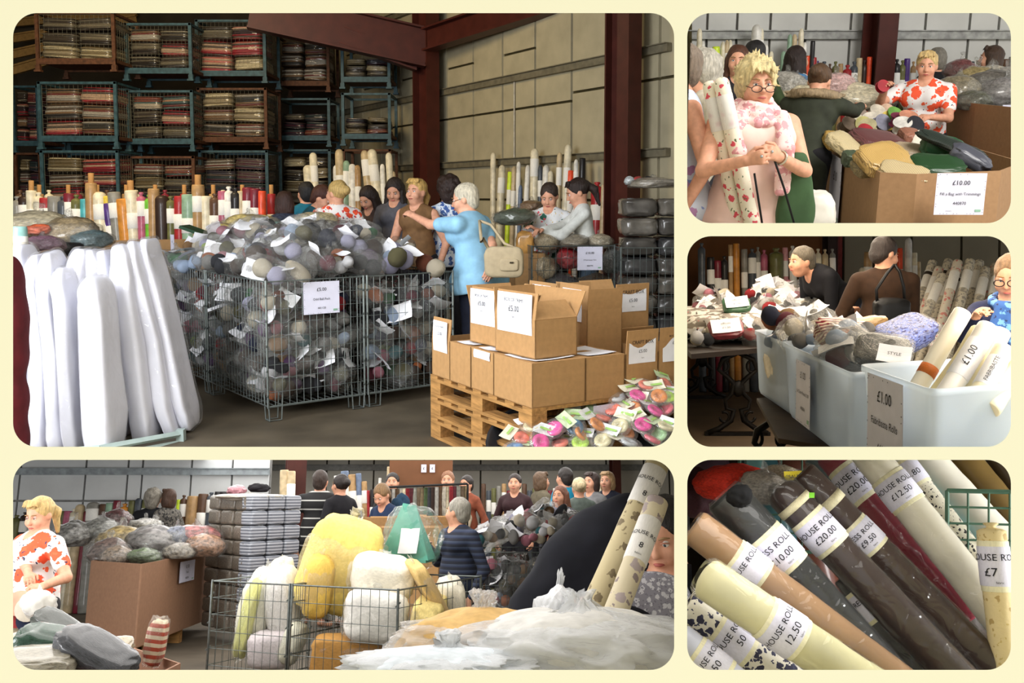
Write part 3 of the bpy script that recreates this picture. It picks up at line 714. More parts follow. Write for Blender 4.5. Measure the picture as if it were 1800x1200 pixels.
def pallet(room, P, ang, w, d, label, group=None, z=0):
    t = thing(room, 'wooden_pallet', label, 'pallet', (P[0], P[1], z), ang, group); n = 7
    pk = MB().box((w / 2, 0, 0), (w, .1, .02)).mesh('plank'); bl = MB().box((0, 0, 0), (.10, .14, .08)).mesh('block'); st = MB().box((0, d / 2, 0), (.1, d, .02)).mesh('stringer')
    for i in range(n): part('plank', pk, WOOD, t, loc=(0, .05 + (d - .1) * i / (n - 1), .134))
    for x in (.05, w / 2, w - .05):
        part('stringer', st, WOOD, t, loc=(x, 0, .114)); part('bottom_board', st, WOOD, t, loc=(x, 0, .012))
        for y in (.07, d / 2, d - .07): part('block', bl, WOOD, t, loc=(x, y, .063))
    return t
BUND = []
for i in range(4):
    V, Fc = ICO[4]; V = V.copy(); V = np.sign(V) * np.abs(V) ** .3; V /= np.abs(V).max()
    rg = .035 * np.sin(V[:, 2] * 21 + 2 * nz(V, 1.5, i, 1)); V[:, :2] *= (1 + rg)[:, None]; V[:, 2] += .09 * nz(V, 1.8, i + 9, 2); BUND.append(npmesh(V, Fc, 'bundle'))
def stillage(room, P, ang, w, d, h, label, group, fr=STEEL_BLUE, mesh=True):
    """steel post pallet: four posts with cup feet, a deck, top rails and mesh back and sides"""
    t = thing(room, 'steel_stillage', label, 'stillage', P, ang, group); q = .05
    for x in (q / 2, w - q / 2):
        for y in (q / 2, d - q / 2):
            p = part('post', MB().box((x, y, h / 2), (q, q, h)), fr, t); part('cup_foot', MB().prism([(x - .05, y - .05), (x + .05, y - .05), (x + .05, y + .05), (x - .05, y + .05)], 0, .03).box((x, y, .06), (.07, .07, .08)), fr, p)
    part('deck', MB().box((w / 2, d / 2, .17), (w - .02, d - .02, .05)), RUST, t)
    for y in (q / 2, d - q / 2):
        part('deck_rail', MB().box((w / 2, y, .16), (w, .04, .09)), fr, t); part('top_rail', MB().box((w / 2, y, h - .02), (w, .04, .035)), fr, t)
    for x in (q / 2, w - q / 2): part('top_rail', MB().box((x, d / 2, h - .02), (.04, d, .035)), fr, t)
    if mesh:
        part('wire_mesh', wire_panel(w - .1, h - .24, 16, 12, .002, .003), mat('#6d6a5c', .6), t, M=Matrix.Translation((.05, q, .2)))
        part('wire_mesh', wire_panel(d - .1, h - .24, 10, 8, .003, .003), mat('#6d6a5c', .6), t, M=Matrix.Translation((w - q, .05, .2)) @ Matrix.Rotation(PI / 2, 4, 'Z'))
    return t
def tied_bag(room, loc, sc, m, label, seed=0, rz=0, pinch=.3, cat='bag', group=None, lump=.14, crease=.18, film=None, tilt=(0, 0), flat=-.75, fill=None, sub=4):
    """soft stuffed bag with a gathered neck; optional see-through outer film"""
    rot = Euler((tilt[0], tilt[1], rz)).to_matrix(); t = thing(room, 'plastic_bag', label, cat, loc, 0, group, rot)
    part('contents', blob(sub, (.94, .94, .94), lump, 2.6, crease * .6, flat=flat, seed=seed, name='contents'), m, t, scale=sc)
    if film: part('plastic_film', blob(sub, (1.04, 1.04, 1.04), lump, 2.6, crease, flat=flat, pinch=pinch, seed=seed, name='film'), film, t, scale=sc)
    return t
# ------------------------------------------------------------------ the cream mount with its five openings, and the partitions between the halls
WIN = [(23, 23, 1185, 785), (1208, 23, 1777, 392), (1208, 415, 1777, 785), (23, 808, 1185, 1177), (1208, 808, 1777, 1177)]
MD = 1.7                                    # distance of the mount from the lens
CAMM = cam_o.matrix_basis.copy() if False else Matrix.Translation((0, 0, CAMH)) @ Matrix.Rotation(-PITCH, 4, 'X')
class CamRoom: M = CAMM
CR = CamRoom()
def cpt(px, py, D): return Vector(((px - PX) / F * D, D, -(py - PY) / F * D))
def rrect(x0, y0, x1, y1, r, n=12):
    p = []
    for cx, cy, a0 in ((x1 - r, y0 + r, -90), (x1 - r, y1 - r, 0), (x0 + r, y1 - r, 90), (x0 + r, y0 + r, 180)):
        for k in range(n + 1):
            a = math.radians(a0 + 90 * k / n); p.append((cx + r * math.cos(a), cy + r * math.sin(a)))
    return p
bm = bmesh.new()
def ring(p, D):
    vs = [bm.verts.new(cpt(x, y, D)) for x, y in p]; return vs, [bm.edges.new((vs[i], vs[(i + 1) % len(vs)])) for i in range(len(vs))]
OUT = [(-750, -560), (2550, -560), (2550, 1990), (-750, 1990)]
T_ = .012
for D, grow in ((MD, 0), (MD + T_, 7)):
    o_, e_ = ring(OUT, D); es = list(e_); rows = [o_]
    for w in WIN:
        vs, ed = ring(rrect(w[0] - grow, w[1] - grow, w[2] + grow, w[3] + grow, 42 + grow), D); es += ed; rows.append(vs)
    bmesh.ops.triangle_fill(bm, edges=es, use_beauty=True, use_dissolve=False)
    if D == MD: first = rows
for a, b in zip(first, rows):
    for i in range(len(a)): bm.faces.new((a[i], a[(i + 1) % len(a)], b[(i + 1) % len(a)], b[i]))
bmesh.ops.recalc_face_normals(bm, faces=bm.faces)
me = bpy.data.meshes.new('mount'); bm.to_mesh(me); bm.free()
struct(CR, 'wall_front', me, mat('#fdf8d2', .9, .0, 3, 0, spec=0), label='cream mount with five rounded openings')
PART = mat('#b9b4a4', .9, .04, 4, 0)
def radial(name, a, b, D0, D1, m=PART, th=.006):
    A = [cpt(*a, D0), cpt(*b, D0), cpt(*b, D1), cpt(*a, D1)]; n = (A[1] - A[0]).cross(A[3] - A[0]).normalized() * th / 2
    mb = MB(); mb.v = [tuple(p + n) for p in A] + [tuple(p - n) for p in A]; mb.f = [(0, 1, 2, 3), (7, 6, 5, 4), (0, 4, 5, 1), (1, 5, 6, 2), (2, 6, 7, 3), (3, 7, 4, 0)]
    return struct(CR, name, mb, m)
radial('floor_shelf', (-2600, 797), (1196, 797), MD + .02, 6.2)
radial('ceiling_low', (1196, 797), (3200, 797), MD + .02, 9.5)
radial('floor_ledge', (1196, 403.5), (3200, 403.5), MD + .02, 10.2)
radial('wall_divider', (1196.5, -900), (1196.5, 1900), MD + .02, 17)
struct(R1, 'ceiling', MB().box((-1.5, 11, 5.6), (19, 22, .08)), mat('#4a4436', .9, .1, 3))
struct(R1, 'wall_left', MB().box((-10.6, 12, 2.8), (.1, 20, 5.6)), mat('#55503f', .9, .1, 3))

def floor_poly(room, p0, p1, Y0, Y1, m):
    k0, k1 = (p0 - PX) / F, (p1 - PX) / F; pl = [(k0 * Y0, Y0), (k1 * Y0, Y0), (k1 * Y1, Y1), (k0 * Y1, Y1)]
    return struct(room, 'floor', MB().prism(pl, -.012, 0), m)
# ================================================================== large picture: the big hall
rng = random.Random(101)
g0 = R1.g(900, 799).y
floor_poly(R1, -1400, 1195, g0, 21, mat('#544b3d', .6, .18, 2.5, .05))
struct(R1, 'wall_back', MB().box((-4.5, 21, 2.8), (13, .2, 5.6)), mat('#3a3226', .9, .1, 3))
# right wall: sheet panels one by one on a line of columns
WO = Vector((1.5625, 12.0, 0)); WD = Vector((-.514, .857, 0)).normalized(); WN = Vector((-WD.y, WD.x, 0)) * -1
wall = struct(R1, 'wall_right', MB().add([WO + WD * -.83 - WN * -.06, WO + WD * 13 - WN * -.06, WO + WD * 13 - WN * -.1, WO + WD * -.83 - WN * -.1, *[p + Vector((0, 0, 5.5)) for p in (WO + WD * -.83 - WN * -.06, WO + WD * 13 - WN * -.06, WO + WD * 13 - WN * -.1, WO + WD * -.83 - WN * -.1)]],
      [(0, 1, 2, 3), (7, 6, 5, 4), (0, 4, 5, 1), (1, 5, 6, 2), (2, 6, 7, 3), (3, 7, 4, 0)]), mat('#4a4228', .9))
PANEL = mat('#b3a98c', .7, .07, 3, .05)
WX = frame_from(WD, (0, 0, 1), WO)          # wall frame: x along the wall away from us, y up, z = out of hall
for k in range(-3, 13):
    s0 = 1.475 + .925 * k; s1 = s0 + .925
    if s0 < -.83: s0 = -.82
    if s1 < -.5: continue
    rows = [0, 1.55, 2.89, 3.72 if k % 2 else 4.5, 5.5] if k > -1 else [0, 1.55, 3.0, 4.4, 5.5]
    for a, b in zip(rows, rows[1:]):
        part('wall_panel', MB().box(((s0 + s1) / 2, (a + b) / 2, .03), (s1 - s0 - .05, b - a - .035, .05)), PANEL, wall, M=WX)
GIRT = mat('#77705c', .6, .15, 10, .1)
for z in (2.12, 3.34, 4.9):
    part('girt', MB().box((6, z, -.04), (13.2, .10, .07)).box((6, z + .045, -.08), (13.2, .012, .06)), GIRT, wall, M=WX)
part('conduit', MB().tube([(2.94, 2.15, -.02), (2.94, 3.3, -.02)], .012, 6), mat('#b9b4a4', .4), wall, M=WX)
def column(room, name, P, ang, w, d, h, m=MAROON):
    mb = MB(); mb.box((0, -d / 2, h / 2), (w, .02, h)); mb.box((0, d / 2, h / 2), (w, .02, h)); mb.box((0, 0, h / 2), (.02, d, h))
    o = struct(room, name, mb, m); o.matrix_world = room.M @ Matrix.Translation(P) @ Matrix.Rotation(ang, 4, 'Z'); return o
wa = math.atan2(WD.y, WD.x)
c1 = R1.at(750, 345, 16.3); c2 = R1.at(1093, 345, 11.65)
column(R1, 'trim_1', (c2.x, c2.y, 0), wa - PI / 2 + .25, .25, .34, 5.4); column(R1, 'trim_2', (c1.x, c1.y, 0), wa - PI / 2 + .2, .27, .36, 5.4)
def beam(room, name, a, b, w, h, m=MAROON):
    a, b = Vector(a), Vector(b); A = frame_from(b - a, (0, 0, 1), a); L = (b - a).length
    mb = MB().box((L / 2, h / 2, 0), (L, .03, w)).box((L / 2, -h / 2, 0), (L, .03, w)).box((L / 2, 0, 0), (L, h, .02)); o = struct(room, name, mb, m); o.matrix_world = room.M @ A; return o
beam(R1, 'trim_3', R1.at(752, 85, 16.1), R1.at(440, 15, 15.5), .3, .6)
beam(R1, 'trim_4', R1.at(752, 70, 16.0), R1.at(1000, -10, 13.3), .25, .34)
beam(R1, 'trim_5', R1.at(735, 110, 16.2), R1.at(600, 62, 15.9), .24, .26)
for k in range(4): beam(R1, 'trim_6', R1.at(20, 40 + 28 * k, 20.5 - k), R1.at(240, 20 + 14 * k, 20.5 - k), .1, .14, mat('#8a6a3a', .8))
# --- stillages of wrapped cloth
PAL = [['#2c241c', '#4a4034', '#6b6250', '#3a2f26', '#8a8068'], ['#7a2f2a', '#c9b9a0', '#4f6a66', '#8a4a3a', '#2c3a3c', '#b98a6a'], ['#a32a34', '#3a2a2c', '#c9a88a', '#d07a6a', '#564a40'],
       ['#8a6a4a', '#3d3a34', '#b9b0a0', '#5a4a3a', '#7a3a34'], ['#3a3440', '#5a2a3a', '#2a3a3c', '#6a5a50'], ['#d9c9a0', '#8a7a5a', '#b0a080', '#6a5a3a']]
BN = ['dark brown', 'red and teal', 'crimson', 'tan and grey', 'plum', 'buff']
stacks = [('leftmost', 26, 74, 17.0, [(150, 268, 1), (268, 345, 4)]), ('left', 72, 210, 15.0, [(20, 126, 0), (143, 262, 3), (264, 345, 2)]),
          ('second', 226, 343, 15.6, [(40, 142, 0), (158, 266, 1), (274, 345, 3)]), ('middle', 350, 472, 16.2, [(34, 146, 2), (154, 262, 3), (264, 345, 4)]),
          ('fourth', 490, 582, 17.6, [(62, 162, 3), (172, 258, 4), (262, 345, 0)]), ('rear', 602, 688, 16.8, [(54, 156, 0), (163, 256, 0), (262, 345, 0)])]
TN = {3: ['top', 'middle', 'bottom'], 2: ['middle', 'bottom']}
for si, (nm, x0, x1, Y, tiers) in enumerate(stacks):
    wdt = (x1 - x0) * Y / F; z_low = None
    A = R1.at(x0, 345, Y)
    for ti, (ya, yb, pal) in enumerate(tiers):
        zt = R1.at(x0, ya, Y).z; zb = R1.at(x0, yb, Y).z
        if ti == len(tiers) - 1: zb = 0.25; 
        tn = TN[len(tiers)][ti]; hh = zt - zb
        base = Vector((A.x, A.y, zb - (.25 if ti == len(tiers) - 1 else .0)))
        bh = zt - base.z; fr = STEEL_BLUE if (si + ti) % 3 != 1 else RUST
        if ti < len(tiers) - 1: pass
        stillage(R1, base, 0, wdt, 1.0, bh, f'{"blue" if fr is STEEL_BLUE else "rusty"} steel stillage, {tn} tier of the {nm} stack of wrapped cloth', 'steel stillages along the back of the big hall', fr, mesh=(si in (1, 2, 3)))
        full = .97 if nm != 'rear' else .45
        if nm == 'fourth' and ti == 1: full = .65
        nl = 4 if bh < 1.6 else 4; z0 = base.z + .2; H_ = (bh - .26) * full; z0 = max(z0, .2)
        if ti == len(tiers) - 1: z0 = base.z + .2; 
        for cx in (0, 1):
            nrow = max(3, int(H_ / .2)); rh = H_ / nrow
            for r_ in range(nrow):
                pi = (pal + (0 if rng.random() < .45 else rng.randrange(6))) % 6; cw = (wdt - .12) / 2
                solo(R1, 'cloth_bundle', BUND[rng.randrange(4)], m_layers(PAL[pi], 1.7, rng.randrange(6)),
                     f'{BN[pi]} bundle of folded cloth, {ORD[nrow - r_ - 1]} down, {"left" if cx == 0 else "right"} pile, {tn} tier of {nm} stack', 'cloth bundle',
                     M=Matrix.Translation((A.x + .06 + cw * (cx + .5) + rng.uniform(-.015, .015), A.y + .44, z0 + rh * (r_ + .5))) @ Euler((rng.uniform(-.04, .04), rng.uniform(-.05, .05), 0)).to_matrix().to_4x4(), scale=(cw * rng.uniform(.47, .53), .40, rh * rng.uniform(.46, .54)), group='wrapped cloth bundles in the stillages')
# loose bundles piled above the middle stack
for k, (x, y, pi) in enumerate([(372, 22, 2), (432, 40, 2), (455, 30, 1), (520, 52, 5)]):
    pass
# --- fabric rolls standing in front of the stillages
RC = {'cream': '#e6dcc0', 'white': '#ebe8df', 'brown': '#5a3f2c', 'red': '#a8282c', 'teal': '#4fb0b8', 'purple': '#4a2a78', 'yellow': '#d9bd3a', 'orange': '#d08a34', 'lime green': '#74c23a', 'dark brown': '#33221a',
      'sage green': '#8fae94', 'olive': '#6a6a3c', 'tan': '#b08c5e', 'grey': '#8c8a82', 'maroon': '#7a2030', 'black': '#201d1e', 'rose': '#b8607a', 'vivid orange': '#f0522a', 'neon yellow': '#d6ee3a', 'blue grey': '#6a7a94', 'slate': '#4a5058', 'beige': '#c9b48e', 'pink': '#d99aa0'}
def row(room, specs, Yb, label_place, group, r=.06, foot=.0, zlow=0.0):
    """specs: (x of top, y of top, x at row 430, colour, width px, cap)"""
    for i, sp in enumerate(specs):
        xt, yt, xb, col, wpx, cap = sp[:6]; Y = Yb + (sp[6] if len(sp) > 6 else 0)
        tp = room.at(xt, yt, Y); dz = tp.z - zlow; 
        bx = tp.x + (xb - xt) * Y / F; bs = Vector((bx, Y - .25 * dz * .3 + .0, zlow))
        rr = wpx * Y / F / 2
        roll(room, bs, tp, rr, mat(RC[col], .6, .15, 12, .2, coat=.3), f'{col} fabric roll, {ORD[i]} from the left {label_place}', band=(lambda q: (q, q + .11))(.70 + .14 * ((i * 37) % 10) / 10) if cap != 'bare' and (i * 13) % 5 else None, cap='flat' if cap in ('bare', 'core') else cap, group=group, core=.12 if cap == 'core' else False)
base_row = [(30, 345, 40, 'grey', 20, 'twist'), (42, 338, 48, 'dark brown', 20, 'twist'), (55, 335, 58, 'cream', 18, 'core'), (68, 338, 66, 'cream', 18, 'twist'), (80, 348, 84, 'red', 22, 'flat'), (96, 345, 98, 'grey', 24, 'flat'), (112, 345, 112, 'slate', 22, 'twist'),
   (122, 340, 122, 'maroon', 20, 'flat'), (134, 342, 135, 'olive', 20, 'twist'), (149, 350, 152, 'teal', 16, 'flat'), (160, 322, 164, 'tan', 20, 'core'), (174, 337, 190, 'cream', 24, 'round'), (187, 345, 205, 'yellow', 16, 'flat'),
   (188, 358, 222, 'purple', 20, 'flat'), (200, 338, 222, 'grey', 22, 'flat'), (216, 350, 236, 'orange', 26, 'flat'), (230, 335, 246, 'cream', 22, 'core'), (248, 338, 256, 'rose', 16, 'twist'), (262, 342, 268, 'lime green', 16, 'twist'), (270, 332, 272, 'tan', 20, 'bare'),
   (284, 343, 292, 'dark brown', 26, 'round'), (300, 345, 304, 'olive', 18, 'twist'), (316, 345, 318, 'red', 20, 'flat'), (332, 342, 334, 'sage green', 26, 'flat'), (348, 325, 352, 'tan', 22, 'core'), (362, 345, 366, 'cream', 20, 'flat'), (378, 340, 380, 'brown', 20, 'twist'),
   (392, 336, 394, 'rose', 18, 'flat'), (402, 328, 404, 'white', 18, 'twist'), (414, 330, 416, 'black', 20, 'twist'), (424, 336, 428, 'beige', 14, 'flat'), (436, 330, 436, 'maroon', 20, 'flat'), (448, 332, 448, 'maroon', 20, 'flat'), (460, 336, 462, 'vivid orange', 16, 'bare')]
row(R1, base_row, 11.6, 'in the row before the stillages', 'fabric rolls in front of the stillages')
back_row = [(35 + 17 * k, 338 + 7 * ((k * 5) % 3) - 4, 38 + 17 * k, ['brown', 'olive', 'red', 'cream', 'slate', 'tan', 'maroon', 'grey', 'sage green'][k * 7 % 9], 15, ['twist', 'flat', 'core'][k % 3]) for k in range(27)]
row(R1, back_row, 12.6, 'in the rear row below the stillages', 'rear fabric rolls under the stillages')
tall = [(541, 290, 560, 'cream', 18, 'round'), (550, 268, 564, 'cream', 14, 'round'), (591, 290, 598, 'white', 12, 'round'), (596, 262, 604, 'beige', 15, 'round'), (609, 282, 600, 'sage green', 13, 'round'), (619, 288, 622, 'white', 14, 'round'), (628, 290, 634, 'tan', 12, 'round'),
        (640, 264, 668, 'beige', 14, 'round'), (653, 262, 682, 'cream', 17, 'round'), (672, 288, 678, 'white', 9, 'round'), (683, 268, 698, 'cream', 12, 'round'), (690, 300, 704, 'beige', 10, 'round')]
row(R1, [t[:5] + ('bare' if False else 'round',) for t in tall], 15.3, 'of the tall rolls by the column', 'tall pale rolls near the corner column')
def wall_y(px):
    k = (px - PX) / F; q = (WO.x - k * WO.y) / (k * WD.y - WD.x); return WO.y + WD.y * q
wallrolls = [(867, 268, 866, 'cream', 10, 'round', 1.6), (883, 290, 872, 'cream', 13, 'round', 1.5), (897, 302, 886, 'neon yellow', 9, 'flat', 1.3), (904, 292, 896, 'beige', 9, 'round', 1.2), (912, 284, 906, 'white', 8, 'round', 1.1), (915, 325, 908, 'blue grey', 8, 'round', 1.0), (928, 290, 916, 'white', 9, 'round', .9),
   (940, 261, 937, 'cream', 15, 'round', .8), (950, 290, 948, 'slate', 9, 'round', .7), (960, 290, 955, 'white', 12, 'round', .6), (968, 300, 964, 'cream', 10, 'round', .5), (984, 268, 975, 'beige', 10, 'round', .4), (999, 254, 986, 'cream', 13, 'round', .3), (1003, 300, 996, 'vivid orange', 12, 'flat', .2),
   (1013, 280, 1008, 'white', 9, 'round', .1), (1024, 278, 1018, 'black', 11, 'flat', .1), (1050, 320, 1046, 'red', 22, 'twist', -.3), (1062, 325, 1052, 'beige', 10, 'bare', -.5), (1096, 311, 1080, 'vivid orange', 13, 'bare', -.7), (1068, 345, 1066, 'vivid orange', 11, 'bare', -.5)]
wallrolls = [w[:6] + (wall_y(w[0] - 4) - .45 - 10.6,) for w in wallrolls]
row(R1, wallrolls, 10.6, 'along the grey panel wall', 'rolls leaning on the panel wall')
# --- wire cages of odd ball packs
CA = math.atan2(.6, .8); N1 = R1.g(472, 742)
u1 = Vector((math.cos(CA), math.sin(CA), 0)); v1 = Vector((-u1.y, u1.x, 0))
Ncs = [(N1, 'near left'), (N1 + u1 * .80, 'near right'), (N1 + v1 * 1.24, 'rear left'), (N1 + u1 * .80 + v1 * 1.24, 'rear right')]
for P, nm in Ncs: cage(R1, P, CA, .77, 1.2, 1.0, f'{nm} of four wire cages holding odd ball wool packs', group='wire cages of odd ball packs')
packs_in_cage(R1, N1, CA, .77, 1.2, 1.0, 'fl', 'inside the near left cage', 'odd ball packs inside the near cages', rng)
packs_in_cage(R1, N1 + u1 * .80, CA, .77, 1.2, 1.0, 'f', 'inside the near right cage', 'odd ball packs inside the near cages', rng)
packs_in_cage(R1, Ncs[2][0], CA, .77, 1.2, .98, 'l', 'in the rear left cage', 'odd ball packs inside the rear cages', rng); packs_in_cage(R1, Ncs[3][0], CA, .77, 1.2, .98, '', 'in the rear right cage', 'odd ball packs inside the rear cages', rng)
for i in range(8):
    for j in range(11):
        a, b = (i + .5) / 8 * 1.5 + rng.uniform(-.05, .05), (j + .5) / 11 * 2.38 + rng.uniform(-.05, .05)
        ed = min(a, 1.57 - a, b, 2.44 - b); z = 1.02 + .26 * min(1, ed / .55) + rng.uniform(-.03, .05)
        near = 'front edge' if b < .7 else ('back edge' if b > 1.7 else 'middle part')
        pal = None
        if rng.random() < .35: pal = [rng.choice(['white', 'pale blue', 'pale lilac', 'cream']) for _ in range(4)]
        pack(R1, N1 + u1 * a + v1 * b + Vector((0, 0, z)), any_rot(rng), .155 * rng.uniform(.85, 1.1), f'at the near heap {near}', 'odd ball packs heaped on the cages', rng, cols=pal, nofilm=rng.random() < .35, big=1.1)
sgn = N1 + u1 * .42 + Vector((0, 0, .865)) - v1 * .012
price_sign(R1, frame_from(u1, (0, 0, 1), sgn), .285, .235, [('£5.00', .035, 0, .06), ('Odd Ball Pack', .024, 0, -.01), ('441120', .022, 0, -.075)], 'white price card for odd ball packs clipped to the front cage')
# soft goods on the far side of the heap
tied_bag(R1, R1.at(440, 398, 9.2), (.30, .22, .13), m_wrap('#d9c27a'), 'yellow foam offcuts in a clear bag behind the wool heap', 61, film=FILM)
tied_bag(R1, R1.at(395, 412, 9.0), (.14, .14, .12), m_wrap('#d6bb5e'), 'small yellow foam bag at the left end of the wool heap', 62, film=FILM)
tied_bag(R1, R1.at(555, 385, 9.6), (.22, .2, .08), m_wrap('#e0d2a6'), 'pale cream foam bag behind the middle of the wool heap', 63, film=FILM)
solo(R1, 'foam_block', MB().prism([(-.28, 0), (.26, .02), (.1, .22), (-.1, .2)], 0, .08), mat('#5fae9e', .8, .08, 20, .2), 'teal foam block behind the wool heap', 'foam', loc=R1.at(498, 404, 9.2) - Vector((0, .1, .0)))
# --- cartons on a stack of three pallets
PN = R1.g(935, 720, .42); PA = math.atan2(.52, .85); pu = Vector((math.cos(PA), math.sin(PA), 0)); pv = Vector((-pu.y, pu.x, 0))
PN = Vector((PN.x, PN.y, 0))
for k in range(3):
    p = pallet(R1, PN, PA, 1.2, 1.25, f'{["lowest", "middle", "topmost"][k]} wooden pallet under the stacked cartons', 'pallets under the cartons', z=.14 * k)
    trim(R1, p, py=799, px=1195)
ZT = .422
def cp(u, v, z=ZT): return PN + pu * u + pv * v + Vector((0, 0, z))
TR = [('BOX OF TRIMS', .085, 0, .32), ('£5.00', .14, 0, .1), ('fabric', .05, 0, -.1)]
CB = [('CRAFT BOX', .15, 0, .2), ('£5.00', .14, 0, -.1), ('fabric', .05, 0, -.32)]
cg = 'cartons on the pallet stack'
carton(R1, cp(.005, .005), PA, .36, .42, .25, 'closed carton at the near corner of the pallet stack', False, top_paper=True, group=cg)
carton(R1, cp(.005, .43), PA, .36, .27, .25, 'low carton with paper on top, second along the left side of the pallet', False, tape=False, top_paper=True, group=cg, paper=('l', .2, .2, .05))
carton(R1, cp(.005, .71), PA, .36, .27, .25, 'low carton below the left trims box, third along the left side of the pallet', False, tape=False, top_paper=True, group=cg)
carton(R1, cp(.005, .985), PA, .36, .25, .25, 'open carton at the far left end of the pallet with a raised flap', True, [('l', -6, .14)], paper=('l', .17, .2, .2), lines=TR, group=cg)
carton(R1, cp(.37, .005), PA, .28, .4, .25, 'closed carton with a loose sheet on top, right of the corner carton', False, top_paper=True, group=cg)
carton(R1, cp(.66, .005), PA, .24, .4, .25, 'carton marked craft box with a raised flap in the front row', True, [('f', 5, .14), ('b', -10, .1)], paper=('f', .19, .2, .18), lines=CB, group=cg)
carton(R1, cp(.91, .005), PA, .26, .4, .25, 'carton of trims with a peaked raised flap at the right end of front row', True, [('f', 5, .14), ('b', -20, .1)], paper=('f', .18, .2, .19), lines=TR, group=cg)
carton(R1, cp(.06, .06, ZT + .265), PA + .06, .30, .40, .22, 'big open trims carton on top of the corner carton with wide flaps', True, [('l', -8, .15), ('r', 25, .16), ('f', -50, .14), ('b', 8, .16)], paper=('l', .13, .34, .23), lines=TR, group=cg)
carton(R1, cp(.1, .56, ZT + .265), PA + .05, .34, .30, .22, 'open trims carton on the left of the upper layer', True, [('l', -8, .13), ('r', 35, .15), ('b', 20, .14)], paper=('l', .12, .27, .22), lines=TR, group=cg)
carton(R1, cp(.62, .34, ZT + .14), PA - .05, .26, .34, .34, 'tall open craft carton in the middle of the pallet', True, [('l', -5, .15), ('b', 10, .14), ('f', 5, .13)], paper=('l', .26, .22, .2), lines=CB, group=cg)
carton(R1, cp(.38, .62, ZT + .2), PA, .28, .30, .26, 'carton with a low paper label behind the big trims carton', True, [('f', 35, .13), ('b', -10, .13)], paper=('f', .16, .2, .13), lines=CB, group=cg)
carton(R1, cp(.66, .74, ZT + .2), PA, .27, .34, .28, 'craft carton with bent flaps at the rear of the pallet', True, [('l', -5, .13), ('f', 0, .12)], paper=('l', .22, .22, .17), lines=CB, group=cg)
carton(R1, cp(.9, .42, ZT + .14), PA, .27, .34, .36, 'tall carton marked craft box at the right end of upper row', True, [('f', 3, .12), ('b', 30, .13)], paper=('f', .3, .22, .18), lines=CB, group=cg)
carton(R1, cp(.92, .8, ZT + .2), PA, .26, .3, .27, 'carton at the far right rear corner of the pallet', True, [('f', 60, .12), ('l', 10, .12)], group=cg)
for k, (u, v) in enumerate([(.37, .42), (.37, 1.0), (.66, .42), (.91, .42), (.7, .8), (.92, .8)]):
    pass
for o in [o for o in COL.objects if o.name.startswith('cardboard_carton')]: trim(R1, o, px=1195)
price_sign(R1, frame_from(pu, (0, 0, 1), cp(.52, -.03, .33)), .24, .14, [('£5.00', .05, 0, -.01)], 'white five pound price card hanging on the pallet front')
# --- foam bolts in a crate at the near left
FOAM = mat('#e6e6f2', .45, .03, 6, .25, coat=.5)
def slab(room, x0, x1, yt, yb, Y, lean, th, label, group, depth=.34, seed=0, m=FOAM):
    """tall wrapped foam bolt: rounded top, slumped, leaning back"""
    a = room.at(x0, yb, Y); w = (x1 - x0) * Y / F; h = room.at(x0, yt, Y).z - a.z
    V, Fc = ICO[4]; V = V.copy(); V = np.sign(V) * np.abs(V) ** np.array((.4, .3, .3)); V /= np.abs(V).max(0)
    t = (V[:, 2] + 1) / 2; V *= np.array((w / 2, depth / 2, 1)); V[:, 2] = t * h
    top = np.clip((t - .9) / .1, 0, 1); V[:, 0] *= 1 - .3 * top ** 2; V[:, 1] *= 1 - .25 * top ** 2; V[:, 2] += .012 * nz(V * 9, 2, seed + 1, 2) * top
    V[:, 0] += lean * (t - 1) * 1.0 + .016 * nz(V * 6, 1.6, seed, 3); V[:, 1] += .12 * t + .02 * nz(V * 5, 1.3, seed + 3, 3)
    t_ = thing(room, 'foam_bolt', label, 'foam bolt', (a.x + w / 2, Y, a.z), 0, group)
    part('wadding', npmesh(V, Fc, 'wadding'), m, t_)
    V2 = V * np.array((1.05, 1.05, 1.012)); V2[:, 0] += .008 * nz(V * 9, 2, seed + 7, 3); part('polythene_sleeve', npmesh(V2, Fc, 'sleeve'), m_film('#ffffff', .05, .1, 7), t_)
fg = 'white foam bolts standing in the crate'
fb = [(24, 56, 432, 790, 6.25, -.02), (52, 82, 446, 792, 6.2, -.07), (76, 106, 444, 794, 6.15, -.10), (100, 126, 470, 794, 6.08, -.12), (126, 162, 438, 786, 6.3, -.06), (150, 182, 440, 784, 6.35, -.12), (170, 200, 440, 780, 6.4, -.12),
      (140, 186, 488, 796, 5.95, -.10), (196, 234, 432, 776, 6.35, -.19), (226, 252, 424, 768, 6.45, -.27), (246, 270, 420, 752, 6.55, -.31)]
for i, (x0, x1, yt, yb, Y, ln) in enumerate(fb):
    slab(R1, x0, x1, yt, yb, Y, ln, 0, f'{ORD[i]} white wrapped foam bolt from the left in the near crate' if i != 7 else 'short wrapped foam bolt standing in front of the others in the crate', fg, seed=i, depth=.34)
t = thing(R1, 'steel_crate', 'pale grey steel crate rim below the white foam bolts', 'crate', (-2.7, 6.1, 0))
A, B, C_ = R1.at(175, 788, 5.75), R1.at(318, 762, 6.25), R1.at(322, 752, 6.9)
gm = mat('#a8b8b4', .4, .1, 8, .05)
for p, q in ((R1.at(40, 800, 5.6), A), (A, B), (B, C_)):
    d = (q - p); part('rail', MB().tube([p + Vector((0, 0, 0)) - Vector((-2.7, 6.1, 0)), q - Vector((-2.7, 6.1, 0))], .022, 4), gm, t)
    part('lower_rail', MB().tube([p - Vector((-2.7, 6.1, .06)), q - Vector((-2.7, 6.1, .06))], .02, 4), gm, t)
part('corner_post', MB().box(B - Vector((-2.7, 6.1, .05)), (.05, .05, .16)), gm, t)
trim(R1, t, py=799)
